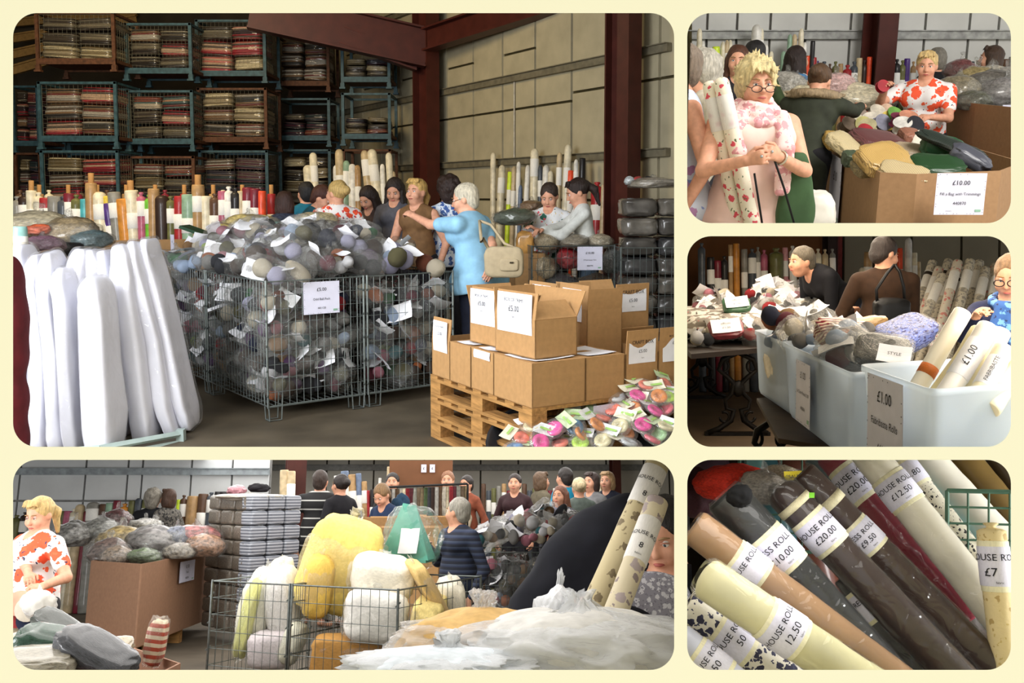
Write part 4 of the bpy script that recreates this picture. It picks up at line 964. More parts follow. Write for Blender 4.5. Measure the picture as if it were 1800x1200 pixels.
hbp = [(R1.at(20, 450, 7.15).x, 7.15), (R1.at(165, 450, 7.15).x, 7.15), (R1.at(185, 450, 8.5).x, 8.5), (R1.at(0, 450, 8.5).x, 8.5)]
big_box(R1, hbp, 0, 1.12, 'brown bin of wrapped cloth behind the foam bolts', CARD); solo(R1, 'cloth_heap', blob(4, (.42, .6, .5), .05, 3, .05, box=.8, seed=3), m_wrap('#7a6c58'), 'mixed wrapped cloth filling the brown bin behind the foam', 'cloth', loc=((hbp[0][0] + hbp[1][0]) / 2 - .02, 7.85, .62))
roll(R1, Vector((R1.at(36, 470, 7.05).x, 7.0, 0)), R1.at(33, 398, 7.05), .058, mat('#9fd0c8', .5, .15, 9, .2, coat=.6), 'pale aqua wrapped roll end rising behind the white foam bolts', band=(.7, .95), cap='flat')
for x, y, Y, sc, c, lb in ((70, 398, 8.2, (.34, .25, .13), '#a89c80', 'big clear bag of tan cloth behind the foam bolts'), (120, 412, 7.9, (.26, .22, .15), '#8c7a5c', 'brown wrapped bundle behind the foam bolts'), (158, 422, 7.8, (.16, .2, .09), '#52666a', 'grey green bundle at the right of the wrapped cloth'), (68, 404, 7.7, (.10, .1, .05), '#d2603a', 'small orange bundle among the wrapped cloth'), (75, 430, 7.4, (.16, .15, .08), '#7a5a6a', 'mauve wrapped bundle low behind the foam bolts')):
    tied_bag(R1, R1.at(x, y, Y), sc, m_wrap(c), lb, int(x), film=FILM)
solo(R1, 'black_tray', MB().lathe([(.02, 0), (.17, .02), (.2, .1), (.17, .115)], 24).mesh('black_tray', True), mat('#151315', .6), 'black round tray behind the foam bolts', 'tray', loc=R1.at(102, 452, 7.6))
# customer in dark red at the left edge
lab = 'person in a dark red jacket at the left edge of the big hall'
g = Sdf(); 
for x, y, r in ((20, 500, .06), (22, 560, .085), (24, 620, .075), (22, 700, .085), (24, 770, .08)):
    P = R1.at(x, y, 5.6); g.ell(P, (r, .12, .17), None, .05)
P0 = R1.at(20, 798, 5.6)
V, Q = g.mesh(.012); V -= np.array(P0); t = thing(R1, 'person', lab, 'person', P0); part('jacket', npmesh(V, Q, 'jacket'), mat('#5a141c', .8, .15, 10, .3), t); trim(R1, t, py=797)
# --- plain carton with dark green sheet, and white bin
bx = big_box(R1, [(R1.g(300, 545).x, 9.6), (R1.g(335, 545).x + .02, 9.3), (R1.at(365, 545, 9.9).x, 9.9), (R1.at(325, 545, 10.2).x, 10.2)], .15, 1.0, 'tall brown carton left of the wool cages', CARD)
pallet(R1, (R1.at(300, 545, 9.4).x, 9.35), .3, .6, .7, 'pallet under the tall brown carton left of the wool cages')
solo(R1, 'green_sheet', MB().box((0, 0, 0), (.34, .3, .03)), mat('#2a4a34', .7), 'dark green board lying across the tall brown carton', 'board', M=Matrix.Translation(R1.at(352, 408, 9.7)) @ Matrix.Rotation(.35, 4, 'Y'))
price_sign(R1, frame_from((.8, -.6, 0), (0, 0, 1), R1.at(303, 430, 9.5)), .06, .2, [('£', .03, 0, .03)], 'narrow paper notice on the tall brown carton', scallop=False)
t = thing(R1, 'white_bin', 'white plastic bin holding rolled paper beside the foam bolts', 'bin', R1.g(298, 545))
part('tub', MB().lathe([(.09, 0), (.12, .42), (.125, .43), (.11, .42)], 20).mesh('tub', True), mat('#c9c9c2', .5), t)
part('paper_sheet', wave_sheet(.16, .2, .01), PAPER, t, loc=(0, 0, .5), rot=(1.3, .3, .2))
# --- blister packs heaped at the lower right
bg = 'carded trimmings packs heaped at the lower right'
DISC = MB().lathe([(.02, 0), (.045, .002), (.05, .012), (.045, .022), (.02, .02), (.015, .01)], 20).mesh('ribbon_coil', True)
BUB = blob(3, (.06, .06, .022), .04, 2, .08, name='blister')
pc = {'coral': '#e8745c', 'hot pink': '#e63a9a', 'pale green': '#a9d49a', 'lime': '#b8e04a', 'silver': '#b9bcc0', 'rose': '#d8546a', 'cream': '#d9cfa6', 'orange': '#e08a3a', 'blue': '#5a8ab8'}
k = 0
hx = [(918, 772), (950, 778), (985, 782), (1020, 780), (1060, 776), (1105, 780), (1145, 775), (935, 752), (975, 755), (1010, 752), (1048, 748), (1090, 750), (1130, 748), (1170, 752), (1000, 730), (1040, 724), (1078, 722), (1115, 720), (1150, 724), (1178, 722), (1085, 700), (1120, 697), (1158, 698), (1135, 680), (1168, 678), (1182, 700), (905, 790), (1020, 765), (1100, 765), (1160, 765), (1060, 738), (1140, 708)]
for x, y in hx:
    Y = 5.25 + (782 - y) * .004 + rng.uniform(-.05, .05); P = R1.at(min(x, 1172), y, Y); cn = rng.choice(list(pc)); gn = rng.choice(['green', 'cream', 'white'])
    t = thing(R1, 'trimmings_pack', f'{cn} coil on a {gn} header card, {ORD[k]} in the lower right heap', 'trimmings pack', P, 0, bg, Euler((rng.uniform(.2, .9), rng.uniform(-.4, .4), rng.uniform(-1.2, 1.2))).to_matrix()); k += 1
    part('header_card', wave_sheet(.12, .07, .002), mat({'green': '#c9dcb4', 'cream': '#e8e4cf', 'white': '#eceef0'}[gn], .5), t, loc=(0, .085, .01))
    part('header_print', MB().box((.01, .085, .016), (.07, .014, .001)), mat('#9cc46a', .6), t)
    part('ribbon_coil', DISC, mat(pc[cn], .35, .2, 30, .3, coat=.5), t); part('blister', BUB, m_film('#ffffff', .06, .08, 20), t, loc=(0, 0, .012), scale=(1.15, 1.25, 1.1))
solo(R1, 'heap_tray', MB().lathe([(.05, 0), (.45, .02), (.5, .09), (.52, .09), (.46, 0)], 32).mesh('tray', True), mat('#242426', .6), 'black round tray under the carded trimmings', 'tray', M=Matrix.Translation(R1.at(1010, 800, 5.55)) @ Matrix.Rotation(.35, 4, 'X'))
trim(R1, COL.objects['heap_tray'], py=798, px=1195)
# --- cage with cushion packs and stacked dark bales at the right
B2 = R1.at(935, 430, 9.1); B2.z = 0; ca2 = math.radians(8)
cage(R1, B2, ca2, .8, .9, 1.0 + .13, 'wire cage of wrapped craft packs beside the white topped girl', group=None)
price_sign(R1, frame_from((math.cos(ca2), math.sin(ca2), 0), (0, 0, 1), R1.at(1037, 454, 9.05)), .24, .22, [('£10.00', .03, 0, .05), ('8 Pack Guitar Yarn', .016, 0, -.015), ('440790', .02, 0, -.07)], 'blue white price card on the wire cage behind the cartons')
for i, (x, y, sc, c, nm) in enumerate([(962, 425, (.14, .2, .1), '#b8a888', 'beige'), (1010, 424, (.16, .25, .08), '#a89c88', 'taupe'), (1052, 425, (.14, .2, .08), '#c4b8a0', 'pale'), (1000, 455, (.12, .14, .12), '#b82a34', 'red'), (955, 470, (.13, .14, .14), '#b9a888', 'buff'), (1075, 460, (.1, .14, .14), '#8a8a86', 'grey'), (985, 500, (.2, .2, .12), '#5a5a5e', 'dark grey'), (1045, 500, (.18, .2, .12), '#7a6a5a', 'brown')]):
    tied_bag(R1, R1.at(x, y, 9.45), sc, m_wrap(c), f'{nm} wrapped pack in the wire cage behind the cartons', 80 + i, film=FILM)
for i in range(6):
    for j in range(2):
        P = R1.at(1098 + 46 * j, 350 + 26 * i, 8.6); pass
B3 = R1.at(1092, 430, 9.0); B3.z = 0
cage(R1, B3, math.radians(4), .72, .7, 1.12, 'wire cage of dark wrapped bales in front of the brown column', nx=12)
for i in range(8):
    for j in range(2):
        z = .2 + i * .185; c = ['#3b3a3a', '#55504a', '#6b655c', '#48443f'][(i * 3 + j) % 4]
        solo(R1, 'wrapped_bale', blob(4, (.17, .26, .088), .06, 2.5, .08, box=.8, seed=i * 2 + j, name='bale'), m_wrap(c, scale=6), f'{["left", "right"][j]} dark wrapped bale, {ORD[7 - i]} down in the stack by the column', 'bale', loc=B3 + Vector((.19 + .34 * j, .34, z)), group='dark wrapped bales stacked by the column')
tied_bag(R1, R1.at(1150, 322, 9.3), (.26, .25, .06), m_wrap('#9a9080'), 'crumpled clear sheet on top of the dark bales', 95, film=FILM)
for o in [o for o in COL.objects if o.name.startswith(('wrapped_bale', 'wire_cage.005', 'plastic_bag'))]:
    if o.matrix_world.translation.x > 1.2: trim(R1, o, px=1195)
for x, c, nm in ((1107, '#c9cfd0', 'pale blue'), (1122, '#b03a3a', 'red'), (1140, '#2a2a2e', 'black')):
    tied_bag(R1, R1.at(x, 318, 9.6), (.06, .06, .05), m_wrap(c), f'small {nm} bundle on the dark bales by the column', int(x))
# --- bags and table between the people at the right
tied_bag(R1, R1.at(905, 382, 9.6), (.2, .2, .1), m_wrap('#56604e'), 'dark green wrapped pack behind the blue shirted lady', 71, film=FILM)
tied_bag(R1, R1.at(935, 365, 10.2), (.14, .2, .08), m_wrap('#8a6a4a'), 'brown wrapped pack behind the blue shirted lady', 72, film=FILM)
carton(R1, R1.at(905, 470, 9.3).xy.to_3d(), .2, .3, .4, 1.05, 'brown box beside the cage of craft packs', True, m=CARD)
solo(R1, 'paper_pack', blob(4, (.09, .06, .13), .08, 2, .1, box=.5, seed=5, name='paper_pack'), m_wrap('#c8934a'), 'orange pack with white paper hanging by the tan handbag', 'pack', loc=R1.at(905, 470, 9.3).xy.to_3d() + Vector((.1, .12, 1.13)))
# --- people
BLUE = mat('#8fbfdc', .8, .08, 14, .25)
pi = person(R1, 'elderly lady with short white hair and pale blue shirt reaching over the wool', (819, 350), 8.1, 62, lean=10, hy=18, hp=12, b=1.28, hair=('short', '#d9cfb8'), top=BLUE, sleeve='elbow' if False else 'short', bottom=mat('#1c2030', .8), hem=.78, flare=.03, armL=(722, 378, 8.3), armR=(862, 480, 7.75), res=.010, bust=.9, poleR=(.3, -1, -.2))
def strap(t, pts, r, m, nm='strap', n=6): return part(nm, MB().tube(pts, r, n).mesh(nm, True), m, t)
hb = thing(R1, 'handbag', 'beige shoulder handbag hanging at the side of the blue shirted lady', 'handbag', R1.at(886, 480, 7.7))
BAGM = mat('#b0a082', .75, .06, 20, .1)
part('bag_body', blob(4, (.155, .06, .125), .05, 2, .04, box=.75, seed=9, name='bag_body'), BAGM, hb, loc=(0, 0, .09))
part('bag_pocket', blob(3, (.075, .02, .05), .02, 2, .02, box=.8, seed=10, name='bag_pocket'), BAGM, hb, loc=(.04, -.055, .07))
o_ = R1.at(886, 480, 7.7); sh = R1.at(843, 388, 7.86) - o_
strap(hb, [(-.12, 0, .19), (-.17, .02, .28), tuple(R1.at(846, 425, 7.68) - o_), tuple(sh)], .014, BAGM); strap(hb, [(.12, 0, .19), tuple(R1.at(887, 428, 7.75) - o_), tuple(R1.at(863, 395, 7.85) - o_), tuple(sh)], .012, BAGM)
part('bag_clasp', MB().box((.06, -.08, .09), (.03, .008, .012)), mat('#3a3020', .4), hb)
Hh = pi['H']; gl = thing(R1, 'glasses', 'thin spectacles on the white haired lady in pale blue', 'glasses', pi['loc'], pi['yaw'])
for q in (-1, 1): part('lens_rim', MB().tube([Hh(q * .033 + .024 * math.cos(a), .108, .004 + .017 * math.sin(a)) for a in np.linspace(0, 2 * PI, 13)], .0018, 5), mat('#4a4038', .4), gl)
for q in (-1, 1): part('temple', MB().tube([Hh(q * .057, .105, .006), Hh(q * .08, .0, .008)], .002, 5), mat('#4a4038', .4), gl)
person(R1, 'fair haired woman in a brown strap top behind the wool heap', (733, 338), 9.7, 160, hy=-10, hair=('pony', '#d0a860'), top=mat('#7a5a3a', .8), sleeve='none', bottom=mat('#26252a', .8), res=.012, b=1.05, armR='front')
person(R1, 'dark haired woman in a blue and white top turned away behind the heap', (788, 335), 9.9, 20, hair=('curly', '#2e1c16'), top=m_spots('#d8e0ea', ['#3a5a9a', '#8aa8cc'], 18, .4), res=.014, bottom=mat('#26252a', .8))
person(R1, 'woman with long dark hair and grey top looking down at a roll', (694, 335), 10.8, 170, hp=30, hair=('long', '#241713'), top=mat('#5a5a62', .8), sleeve='long', bottom=mat('#26252a', .8), res=.014, armR='front')
person(R1, 'woman with dark hair bending beside the tall pale rolls', (648, 348), 10.9, 150, lean=18, hp=30, hair=('long', '#2a1a14'), top=mat('#4a3a34', .8), sleeve='long', bottom=mat('#26252a', .8), res=.016)
person(R1, 'blonde woman in an orange flower print top seen from behind the wool heap', (592, 340), 10.0, 20, hy=35, hair=('bun', '#cfae6c'), top=m_spots('#e6e2e0', ['#e4502c', '#c93a3a', '#2c3054'], 13, .42, 'flower_print'), sleeve='short', bottom=mat('#26252a', .8), res=.013, b=1.15)
person(R1, 'woman with auburn hair and navy top bending over the back of the heap', (565, 348), 10.4, -100, lean=25, hp=20, hair=('short', '#4a2418'), top=mat('#1d5f78', .8), sleeve='long', bottom=mat('#22242c', .8), res=.016)
person(R1, 'person in teal top with dark hair standing beyond the heap', (538, 340), 11.2, 30, hair=('short', '#1a1718'), top=mat('#1a6a80', .8), sleeve='long', bottom=mat('#22242c', .8), res=.016)
person(R1, 'brown haired woman in a navy speckled top leaning at the back of the heap', (500, 358), 9.9, 10, lean=15, hair=('bob', '#3a2018'), top=mat('#33384a', .8, .3, 60), sleeve='long', bottom=mat('#22242c', .8), res=.014, b=1.15)
person(R1, 'short haired woman in a white tropical print t-shirt by the craft cage', (966, 345), 9.9, 165, hp=28, hair=('short', '#3a2a20'), top=m_spots('#e8eaec', ['#2c6a5a', '#e05a6a', '#d9b83a', '#1c2430'], 11, .36, 'tropical_print'), sleeve='short', bottom=mat('#26252a', .8), res=.012, b=1.1, armL=(945, 405, 9.6), armR=(930, 420, 9.6))
person(R1, 'girl with a long dark ponytail in a white sweater by the craft cage', (1017, 338), 9.6, 95, hp=22, lean=8, hair=('pony', '#2c1c16'), top=mat('#dfe2de', .85, .06, 30, .2), sleeve='long', bottom=mat('#4a5a6a', .8), res=.012, b=.88, armL=(938, 412, 9.4), armR=(945, 408, 9.3))
# ================================================================== upper right picture: trimmings bin and the lady with two rolls
rng = random.Random(202)
floor_poly(R2, 1198, 2300, 9.4, 12, mat('#6f675c', .65, .15, 2.5, .05))
YW2 = 11.6
def sheet_wall(room, name, x0, x1, Y, rows, joints, m, back, gap=.03, girts=(), gm=None, top=5.0):
    """wall of sheet panels facing us; joints are photo columns"""
    X = lambda p: room.at(p, 100, Y).x
    w = struct(room, name, MB().box(((X(x0) + X(x1)) / 2, Y + .06, top / 2), (X(x1) - X(x0), .06, top)), back)
    e = [x0] + list(joints) + [x1]
    for a, b in zip(e, e[1:]):
        for z0, z1 in zip(rows, rows[1:]): part('wall_panel', MB().box(((X(a) + X(b)) / 2, Y, (z0 + z1) / 2), (X(b) - X(a) - gap, .05, z1 - z0 - gap)), m, w)
    for z in girts: part('girt', MB().box(((X(x0) + X(x1)) / 2, Y - .06, z), (X(x1) - X(x0), .07, .10)).box(((X(x0) + X(x1)) / 2, Y - .1, z + .045), (X(x1) - X(x0), .05, .012)), gm, w)
    return w
LG = mat('#c9c9c4', .6, .06, 2, .04)
sheet_wall(R2, 'wall_back', 1198, 2000, YW2, (0, 1.3, 2.6, 5.0), (1240, 1292, 1350, 1412, 1490, 1536, 1620, 1697, 1748, 1790), LG, mat('#83807a', .8), girts=(1.92,), gm=mat('#a5a6a2', .5, .2, 12, .1))
c = R2.at(1535, 200, 11.2); column(R2, 'trim_7', (c.x, c.y, 0), 0.25, .24, .3, 5.0)
wr2 = [(1230, 50, 1231, 'cream', 9, 'round'), (1236, 72, 1238, 'white', 7, 'round'), (1259, 82, 1262, 'neon yellow', 13, 'bare'), (1271, 73, 1272, 'cream', 8, 'round'), (1278, 70, 1279, 'beige', 7, 'round'), (1284, 70, 1284, 'cream', 7, 'round'), (1331, 43, 1324, 'white', 17, 'round'), (1339, 50, 1340, 'cream', 8, 'round'), (1347, 78, 1348, 'white', 8, 'round'), (1356, 90, 1357, 'cream', 8, 'round'),
   (1378, 90, 1375, 'sage green', 10, 'round'), (1389, 60, 1384, 'sage green', 8, 'round'), (1397, 60, 1396, 'beige', 9, 'round'), (1409, 50, 1408, 'cream', 9, 'round'), (1415, 74, 1413, 'white', 7, 'round'), (1419, 98, 1419, 'vivid orange', 9, 'bare'), (1429, 72, 1427, 'black', 8, 'flat'), (1430, 101, 1430, 'red', 11, 'flat'), (1438, 107, 1438, 'purple', 6, 'twist'), (1449, 108, 1448, 'slate', 13, 'twist'), (1459, 112, 1459, 'brown', 9, 'twist'), (1469, 108, 1469, 'olive', 11, 'twist'), (1478, 112, 1478, 'tan', 8, 'flat'),
   (1490, 114, 1486, 'red', 15, 'twist'), (1502, 108, 1503, 'slate', 13, 'twist'), (1511, 102, 1511, 'beige', 10, 'flat'), (1520, 105, 1520, 'dark brown', 9, 'twist'), (1529, 100, 1527, 'vivid orange', 9, 'bare'), (1548, 125, 1556, 'vivid orange', 9, 'bare'), (1554, 105, 1560, 'grey', 13, 'flat'), (1566, 108, 1568, 'brown', 12, 'twist'), (1577, 104, 1579, 'black', 12, 'twist'), (1587, 106, 1588, 'olive', 11, 'twist'), (1595, 103, 1595, 'purple', 10, 'bare'), (1606, 108, 1606, 'tan', 9, 'twist'),
   (1660, 108, 1660, 'grey', 12, 'twist'), (1672, 112, 1672, 'brown', 12, 'twist'), (1684, 108, 1684, 'maroon', 12, 'flat'), (1697, 103, 1697, 'olive', 14, 'twist'), (1710, 108, 1710, 'slate', 12, 'twist'), (1722, 106, 1722, 'beige', 11, 'flat'), (1760, 105, 1760, 'neon yellow', 6, 'bare'), (1768, 104, 1768, 'brown', 12, 'flat'), (1780, 100, 1780, 'grey', 12, 'flat'), (1650, 100, 1650, 'tan', 10, 'flat'), (1738, 110, 1738, 'red', 11, 'flat')]
row(R2, wr2, 11.2, 'along the wall behind the trimmings bin', 'rolls along the wall of the trimmings picture')
# --- the big octagonal bin and its trimmings
Q = lambda x, y, z=1.0: R2.g(x, y, z)
poly = [(Q(1447, 236).x, Q(1447, 236).y), (Q(1475, 262).x, Q(1475, 262).y), (Q(1547, 303).x, Q(1547, 303).y), (Q(1612, 306).x, Q(1612, 306).y), (Q(1760, 300).x, Q(1760, 300).y), (Q(1800, 285).x, Q(1800, 285).y), (Q(1655, 243).x, Q(1655, 243).y), (Q(1540, 232).x, Q(1540, 232).y)]
BOX2 = mat('#9c7a58', .75, .05, 30, .05)
bb = big_box(R2, poly, .15, .85, 'big eight sided brown bin full of trimmings', BOX2); trim(R2, bb, py=402)
price_sign(R2, frame_from((1, -.01, 0), (0, 0, 1), R2.at(1688, 341, 5.62)), .29, .245, [('£10.00', .038, 0, .065), ('Fill a Bag with Trimmings', .0235, 0, 0), ('440870', .026, 0, -.055), ('www.fabric', .008, -.06, -.1)], 'white ten pound price card on the trimmings bin')
a, b = Vector((*poly[1], 0)), Vector((*poly[2], 0)); e = (b - a).normalized()
t = price_sign(R2, frame_from(e, (0, 0, 1), a + (b - a) * .0 + Vector((-.03, -.05, .70))), .5, .5, [('£10', .1, 0, .1), ('o', .2, 0, -.1)], 'white paper poster on the left face of the trimmings bin'); trim(R2, t, py=402)
def wpack(room, px, py, Y, sc, c, label, rot=(0, 0, 0), seed=0, cat='pack', group=None, box=.6, film=False, m=None, name='wrapped_pack', lump=.08):
    me = blob(4, (1, 1, 1), lump, 3.1, .14, box=box, seed=seed, name=name)
    M_ = Matrix.Translation(room.at(px, py, Y)) @ Euler(rot).to_matrix().to_4x4()
    if film:
        t = thing(room, name, label, cat, group=group); t.matrix_world = room.M @ M_
        part('contents', me, m or m_wrap(c), t, scale=sc); part('plastic_film', blob(4, (1.06, 1.06, 1.06), .1, 2.5, .16, box=box, seed=seed + 1, name='film'), FILM, t, scale=sc); return t
    return solo(room, name, me, m or m_wrap(c, stretch=(1, 6, 1)), label, cat, M=M_, scale=sc, group=group)
tg = 'trimmings packs filling the eight sided bin'
for i, (x, y, Y, sc, c, lb, rot) in enumerate([(1553, 275, 6.1, (.21, .17, .07), '#c2a060', 'gold ribbed trimming pack at the front of the bin', (.6, -.1, .35)), (1485, 250, 6.9, (.12, .18, .06), '#d9c79c', 'cream ribbed trimming pack at the left of the bin', (.5, 0, .5)), (1463, 242, 7.3, (.07, .1, .07), '#c9a35a', 'small gold pack in the left corner of the bin', (.5, 0, .2)),
    (1545, 243, 7.0, (.26, .2, .06), '#6e4444', 'wide burgundy trimming pack in the middle of bin', (.35, .1, .3)), (1606, 262, 6.6, (.16, .12, .05), '#b9a58a', 'beige folded trimming pack behind the gold one', (.4, .1, -.2)), (1655, 252, 6.5, (.17, .1, .09), '#2c5c3c', 'green corded trimming hank in the bin', (.2, .2, -.3)), (1648, 285, 6.1, (.2, .16, .05), '#2a4a2c', 'dark green trimming pack at the front right of the bin', (.35, 0, 0)),
    (1672, 248, 6.4, (.28, .1, .03), '#2e3630', 'long dark flat pack lying across the bin', (.2, .35, -.7)), (1706, 272, 6.15, (.16, .09, .06), '#50525c', 'shiny charcoal trimming pack at the right of the bin', (.3, .5, -.5)), (1495, 272, 6.5, (.07, .07, .06), '#4e5a46', 'small green pack behind the front left panel', (.4, 0, .2)), (1590, 296, 5.9, (.18, .1, .03), '#c9b68c', 'folded gold braid at the bin front edge', (.5, .2, -.6)),
    (1600, 235, 7.2, (.1, .12, .07), '#a8735e', 'brick coloured trimming pack in the bin', (.3, .1, .1)), (1620, 240, 6.9, (.07, .09, .006), '#e9e4d4', 'white header card sticking up in the bin', (1.1, .2, -.7)), (1570, 292, 5.95, (.1, .07, .006), '#efe6cc', 'cream header card at the front of the bin', (.7, .3, -.5)), (1520, 290, 6.2, (.1, .1, .05), '#8a7a56', 'olive pack low at the bin front', (.4, 0, .3))]):
    sc = tuple(q * .8 for q in sc); wpack(R2, x, y + 6, Y, sc, c, lb, rot, 300 + i, 'trimming', tg, m=(mat(c, .6) if 'card' in lb else m_stripe([(0, c), (.5, '#' + ''.join('%02x' % int(int(c[k:k + 2], 16) * .78) for k in (1, 3, 5)))], 16, 0, .35, 'ribbed_trim')))
spool = MB().lathe([(.012, -.02), (.05, -.02), (.05, -.016), (.04, -.014), (.04, .014), (.05, .016), (.05, .02), (.012, .02)], 20).mesh('spool')
for i, (x, y, Y, c, nm) in enumerate([(1515, 222, 8.2, '#a8a05a', 'olive'), (1530, 214, 8.4, '#d8cfc0', 'cream'), (1548, 218, 8.2, '#8a8a9a', 'grey blue'), (1570, 205, 8.3, '#6a9a4a', 'green'), (1580, 212, 8.1, '#7a3048', 'plum'), (1595, 210, 8.0, '#c88a70', 'salmon'), (1605, 222, 7.9, '#24242a', 'black'), (1518, 236, 7.8, '#9a2a30', 'red'), (1500, 215, 8.3, '#d9d2b8', 'ivory'), (1540, 200, 8.7, '#cfc6b4', 'beige'), (1562, 212, 8.3, '#c9b04a', 'gold'), (1586, 222, 7.9, '#d8d4cc', 'white'), (1490, 222, 8.2, '#7a6a5a', 'brown'), (1525, 226, 8.0, '#b9b08a', 'khaki'), (1555, 198, 8.8, '#c6a68c', 'tan'), (1508, 205, 8.7, '#8c7a6a', 'taupe')]):
    o = solo(R2, 'ribbon_spool', spool, mat(c, .45, .15, 30, .2), f'{nm} ribbon spool heaped at the back of the trimmings bin', 'ribbon spool', M=Matrix.Translation(R2.at(x, y, Y)) @ Euler((rng.uniform(.3, 1.4), rng.uniform(-.5, .5), 0)).to_matrix().to_4x4(), scale=(1.5, 1.5, 2.2), group='ribbon spools heaped in the bin')
solo(R2, 'bin_filling', blob(4, (.34, .8, .34), .06, 3, .1, box=.6, seed=3), m_spots('#7a6a50', ['#b9a880', '#4a3a34', '#8a4a40', '#d8d0bc'], 9, .45, 'mixed_trims'), 'mixed trimmings deep inside the eight sided bin', 'trimmings', loc=(sum(p[0] for p in poly) / 8, sum(p[1] for p in poly) / 8, .48))['kind'] = 'stuff'
trim(R2, COL.objects['bin_filling'], py=402)
# --- second bin with bagged tinsel at the right
Q2 = lambda x, y, z=1.28: R2.g(x, y, z)
p2 = [Q2(1668, 176), Q2(1715, 182), Q2(1795, 190), Q2(1800, 168), Q2(1690, 168)]
big_box(R2, [(p.x, p.y) for p in p2], 0, 1.28, 'large brown box of bagged garlands behind the floral woman', BOX2)
price_sign(R2, frame_from((1, .1, 0), (0, 0, 1), R2.at(1774, 205, p2[1].y - .1)), .14, .2, [('£1', .05, 0, .03)], 'white price card at the right end of the rear box')
for i, (x, y, sc, c, nm) in enumerate([(1685, 160, (.2, .2, .16), '#8a8068', 'gold'), (1715, 148, (.22, .2, .16), '#9a8a60', 'straw'), (1745, 155, (.3, .22, .18), '#6a655e', 'dark grey'), (1770, 165, (.25, .2, .16), '#8a8684', 'silver'), (1710, 178, (.16, .16, .1), '#5a5a4a', 'mixed green'), (1740, 135, (.2, .2, .12), '#b9b09c', 'pale'), (1690, 128, (.16, .2, .13), '#7a4a4a', 'red green'), (1770, 140, (.2, .2, .12), '#a09a90', 'grey')]):
    tied_bag(R2, R2.at(x, y, p2[1].y + .3 + (175 - y) * .02), sc, m_wrap(c), f'{nm} garland in a clear bag on the rear box', 320 + i, film=FILM, group='bagged garlands on the rear box')
# bags on the table behind the parka
for i, (x, y, sc, c, nm) in enumerate([(1385, 150, (.2, .2, .14), '#b9b4aa', 'grey white'), (1402, 140, (.1, .1, .07), '#4a8ac0', 'blue'), (1370, 170, (.14, .15, .12), '#c9c2b4', 'pale'), (1500, 172, (.3, .25, .16), '#ded2b4', 'cream'), (1468, 150, (.18, .18, .12), '#e0b9b4', 'pink'), (1395, 170, (.3, .25, .2), '#d9ccaa', 'ivory'), (1540, 178, (.2, .2, .1), '#d8d0bc', 'white')]):
    tied_bag(R2, R2.at(x, y, 9.6), sc, m_wrap(c), f'{nm} bag of cloth on the heap beyond the parka', 340 + i, film=FILM, group='cloth bags beyond the parka')
# --- people of this picture
FLOWER = m_spots('#e9e5e4', ['#e8542e', '#ea6038', '#2c3054', '#e8542e'], 9, .40, 'flower_print')
person(R2, 'blonde woman in an orange flower print dress holding a red ribbon spool', (1630, 116), 8.85, 145, hy=10, hp=8, b=1.22, hair=('pony', '#dcbc7e'), top=FLOWER, sleeve='short', bottom=mat('#26252a', .8), hem=.7, armR=(1556, 155, 8.6), armL=(1636, 206, 8.4), res=.009, bust=.9, detail=True)
solo(R2, 'red_spool', spool, mat('#a01c28', .4), 'red ribbon spool held up by the floral woman', 'ribbon spool', M=Matrix.Translation(R2.at(1551, 152, 8.5)) @ Euler((1.2, .3, 0)).to_matrix().to_4x4(), scale=(1.1, 1.1, 1.2))
pk = person(R2, 'person in a dark green parka with fur collar bending over the ribbons', (1440, 142), 7.7, -35, lean=26, hp=15, b=1.25, hair=('bun', '#5a3f26'), top=mat('#32362a', .8, .15, 12, .35), sleeve='long', bottom=mat('#16151a', .8), hem=.62, armR=(1540, 187, 8.3), armL='low', res=.011)
fr = Sdf(); rr = random.Random(4); T = pk['T']
for k in range(60):
    a = k / 60 * 2 * PI; p = T(.16 * math.cos(a), -.02 + .13 * math.sin(a), 1.39 + .03 * math.sin(a)); q = p + np.array((rr.uniform(-.04, .04) + .03 * math.cos(a), rr.uniform(-.04, .04), rr.uniform(-.03, .04))); fr.cone(p, q, .034, .006, .015)
V, Qd = fr.mesh(.010); part('fur_collar', npmesh(V, Qd, 'fur'), m_hair('#a08a6a'), pk['root'])
trim(R2, pk['root'], py=402)
P = R2.at
pw = person(R2, 'lady with spiky blonde hair, glasses and pink scarf holding two flowered rolls', (1329, 149), 5.1, 184, hp=2, b=1.22, hair=('spiky', '#e3cf98'), top=mat('#efcfc4', .75, .05, 10, .25), sleeve='none', bottom=mat('#20222c', .8), hem=.74, flare=.02,
            armR=(1312, 282, 4.74), armL=(1370, 276, 4.76), res=.0065, bust=1.0, detail=True, curl=.9, poleR=(1, -.4, -.9), poleL=(-1, -.4, -.9), palmR=(0, -1, -.3), palmL=(0, -1, -.3))
T, H, s = pw['T'], pw['H'], pw['s']
sc_ = Sdf()
for j in range(3):
    rr_ = .092 + .022 * j; zz = 1.432 - .030 * j; n = 14
    for k in range(n):
        a, b2 = 2 * PI * k / n, 2 * PI * (k + 1) / n
        sc_.cone(T(rr_ * .95 * math.cos(a), .008 + rr_ * math.sin(a), zz + .012 * math.sin(a * 2 + j) - .02 * (math.sin(a) > 0)), T(rr_ * .95 * math.cos(b2), .008 + rr_ * math.sin(b2), zz + .012 * math.sin(b2 * 2 + j) - .02 * (math.sin(b2) > 0)), .026 * s, .026 * s, .012)
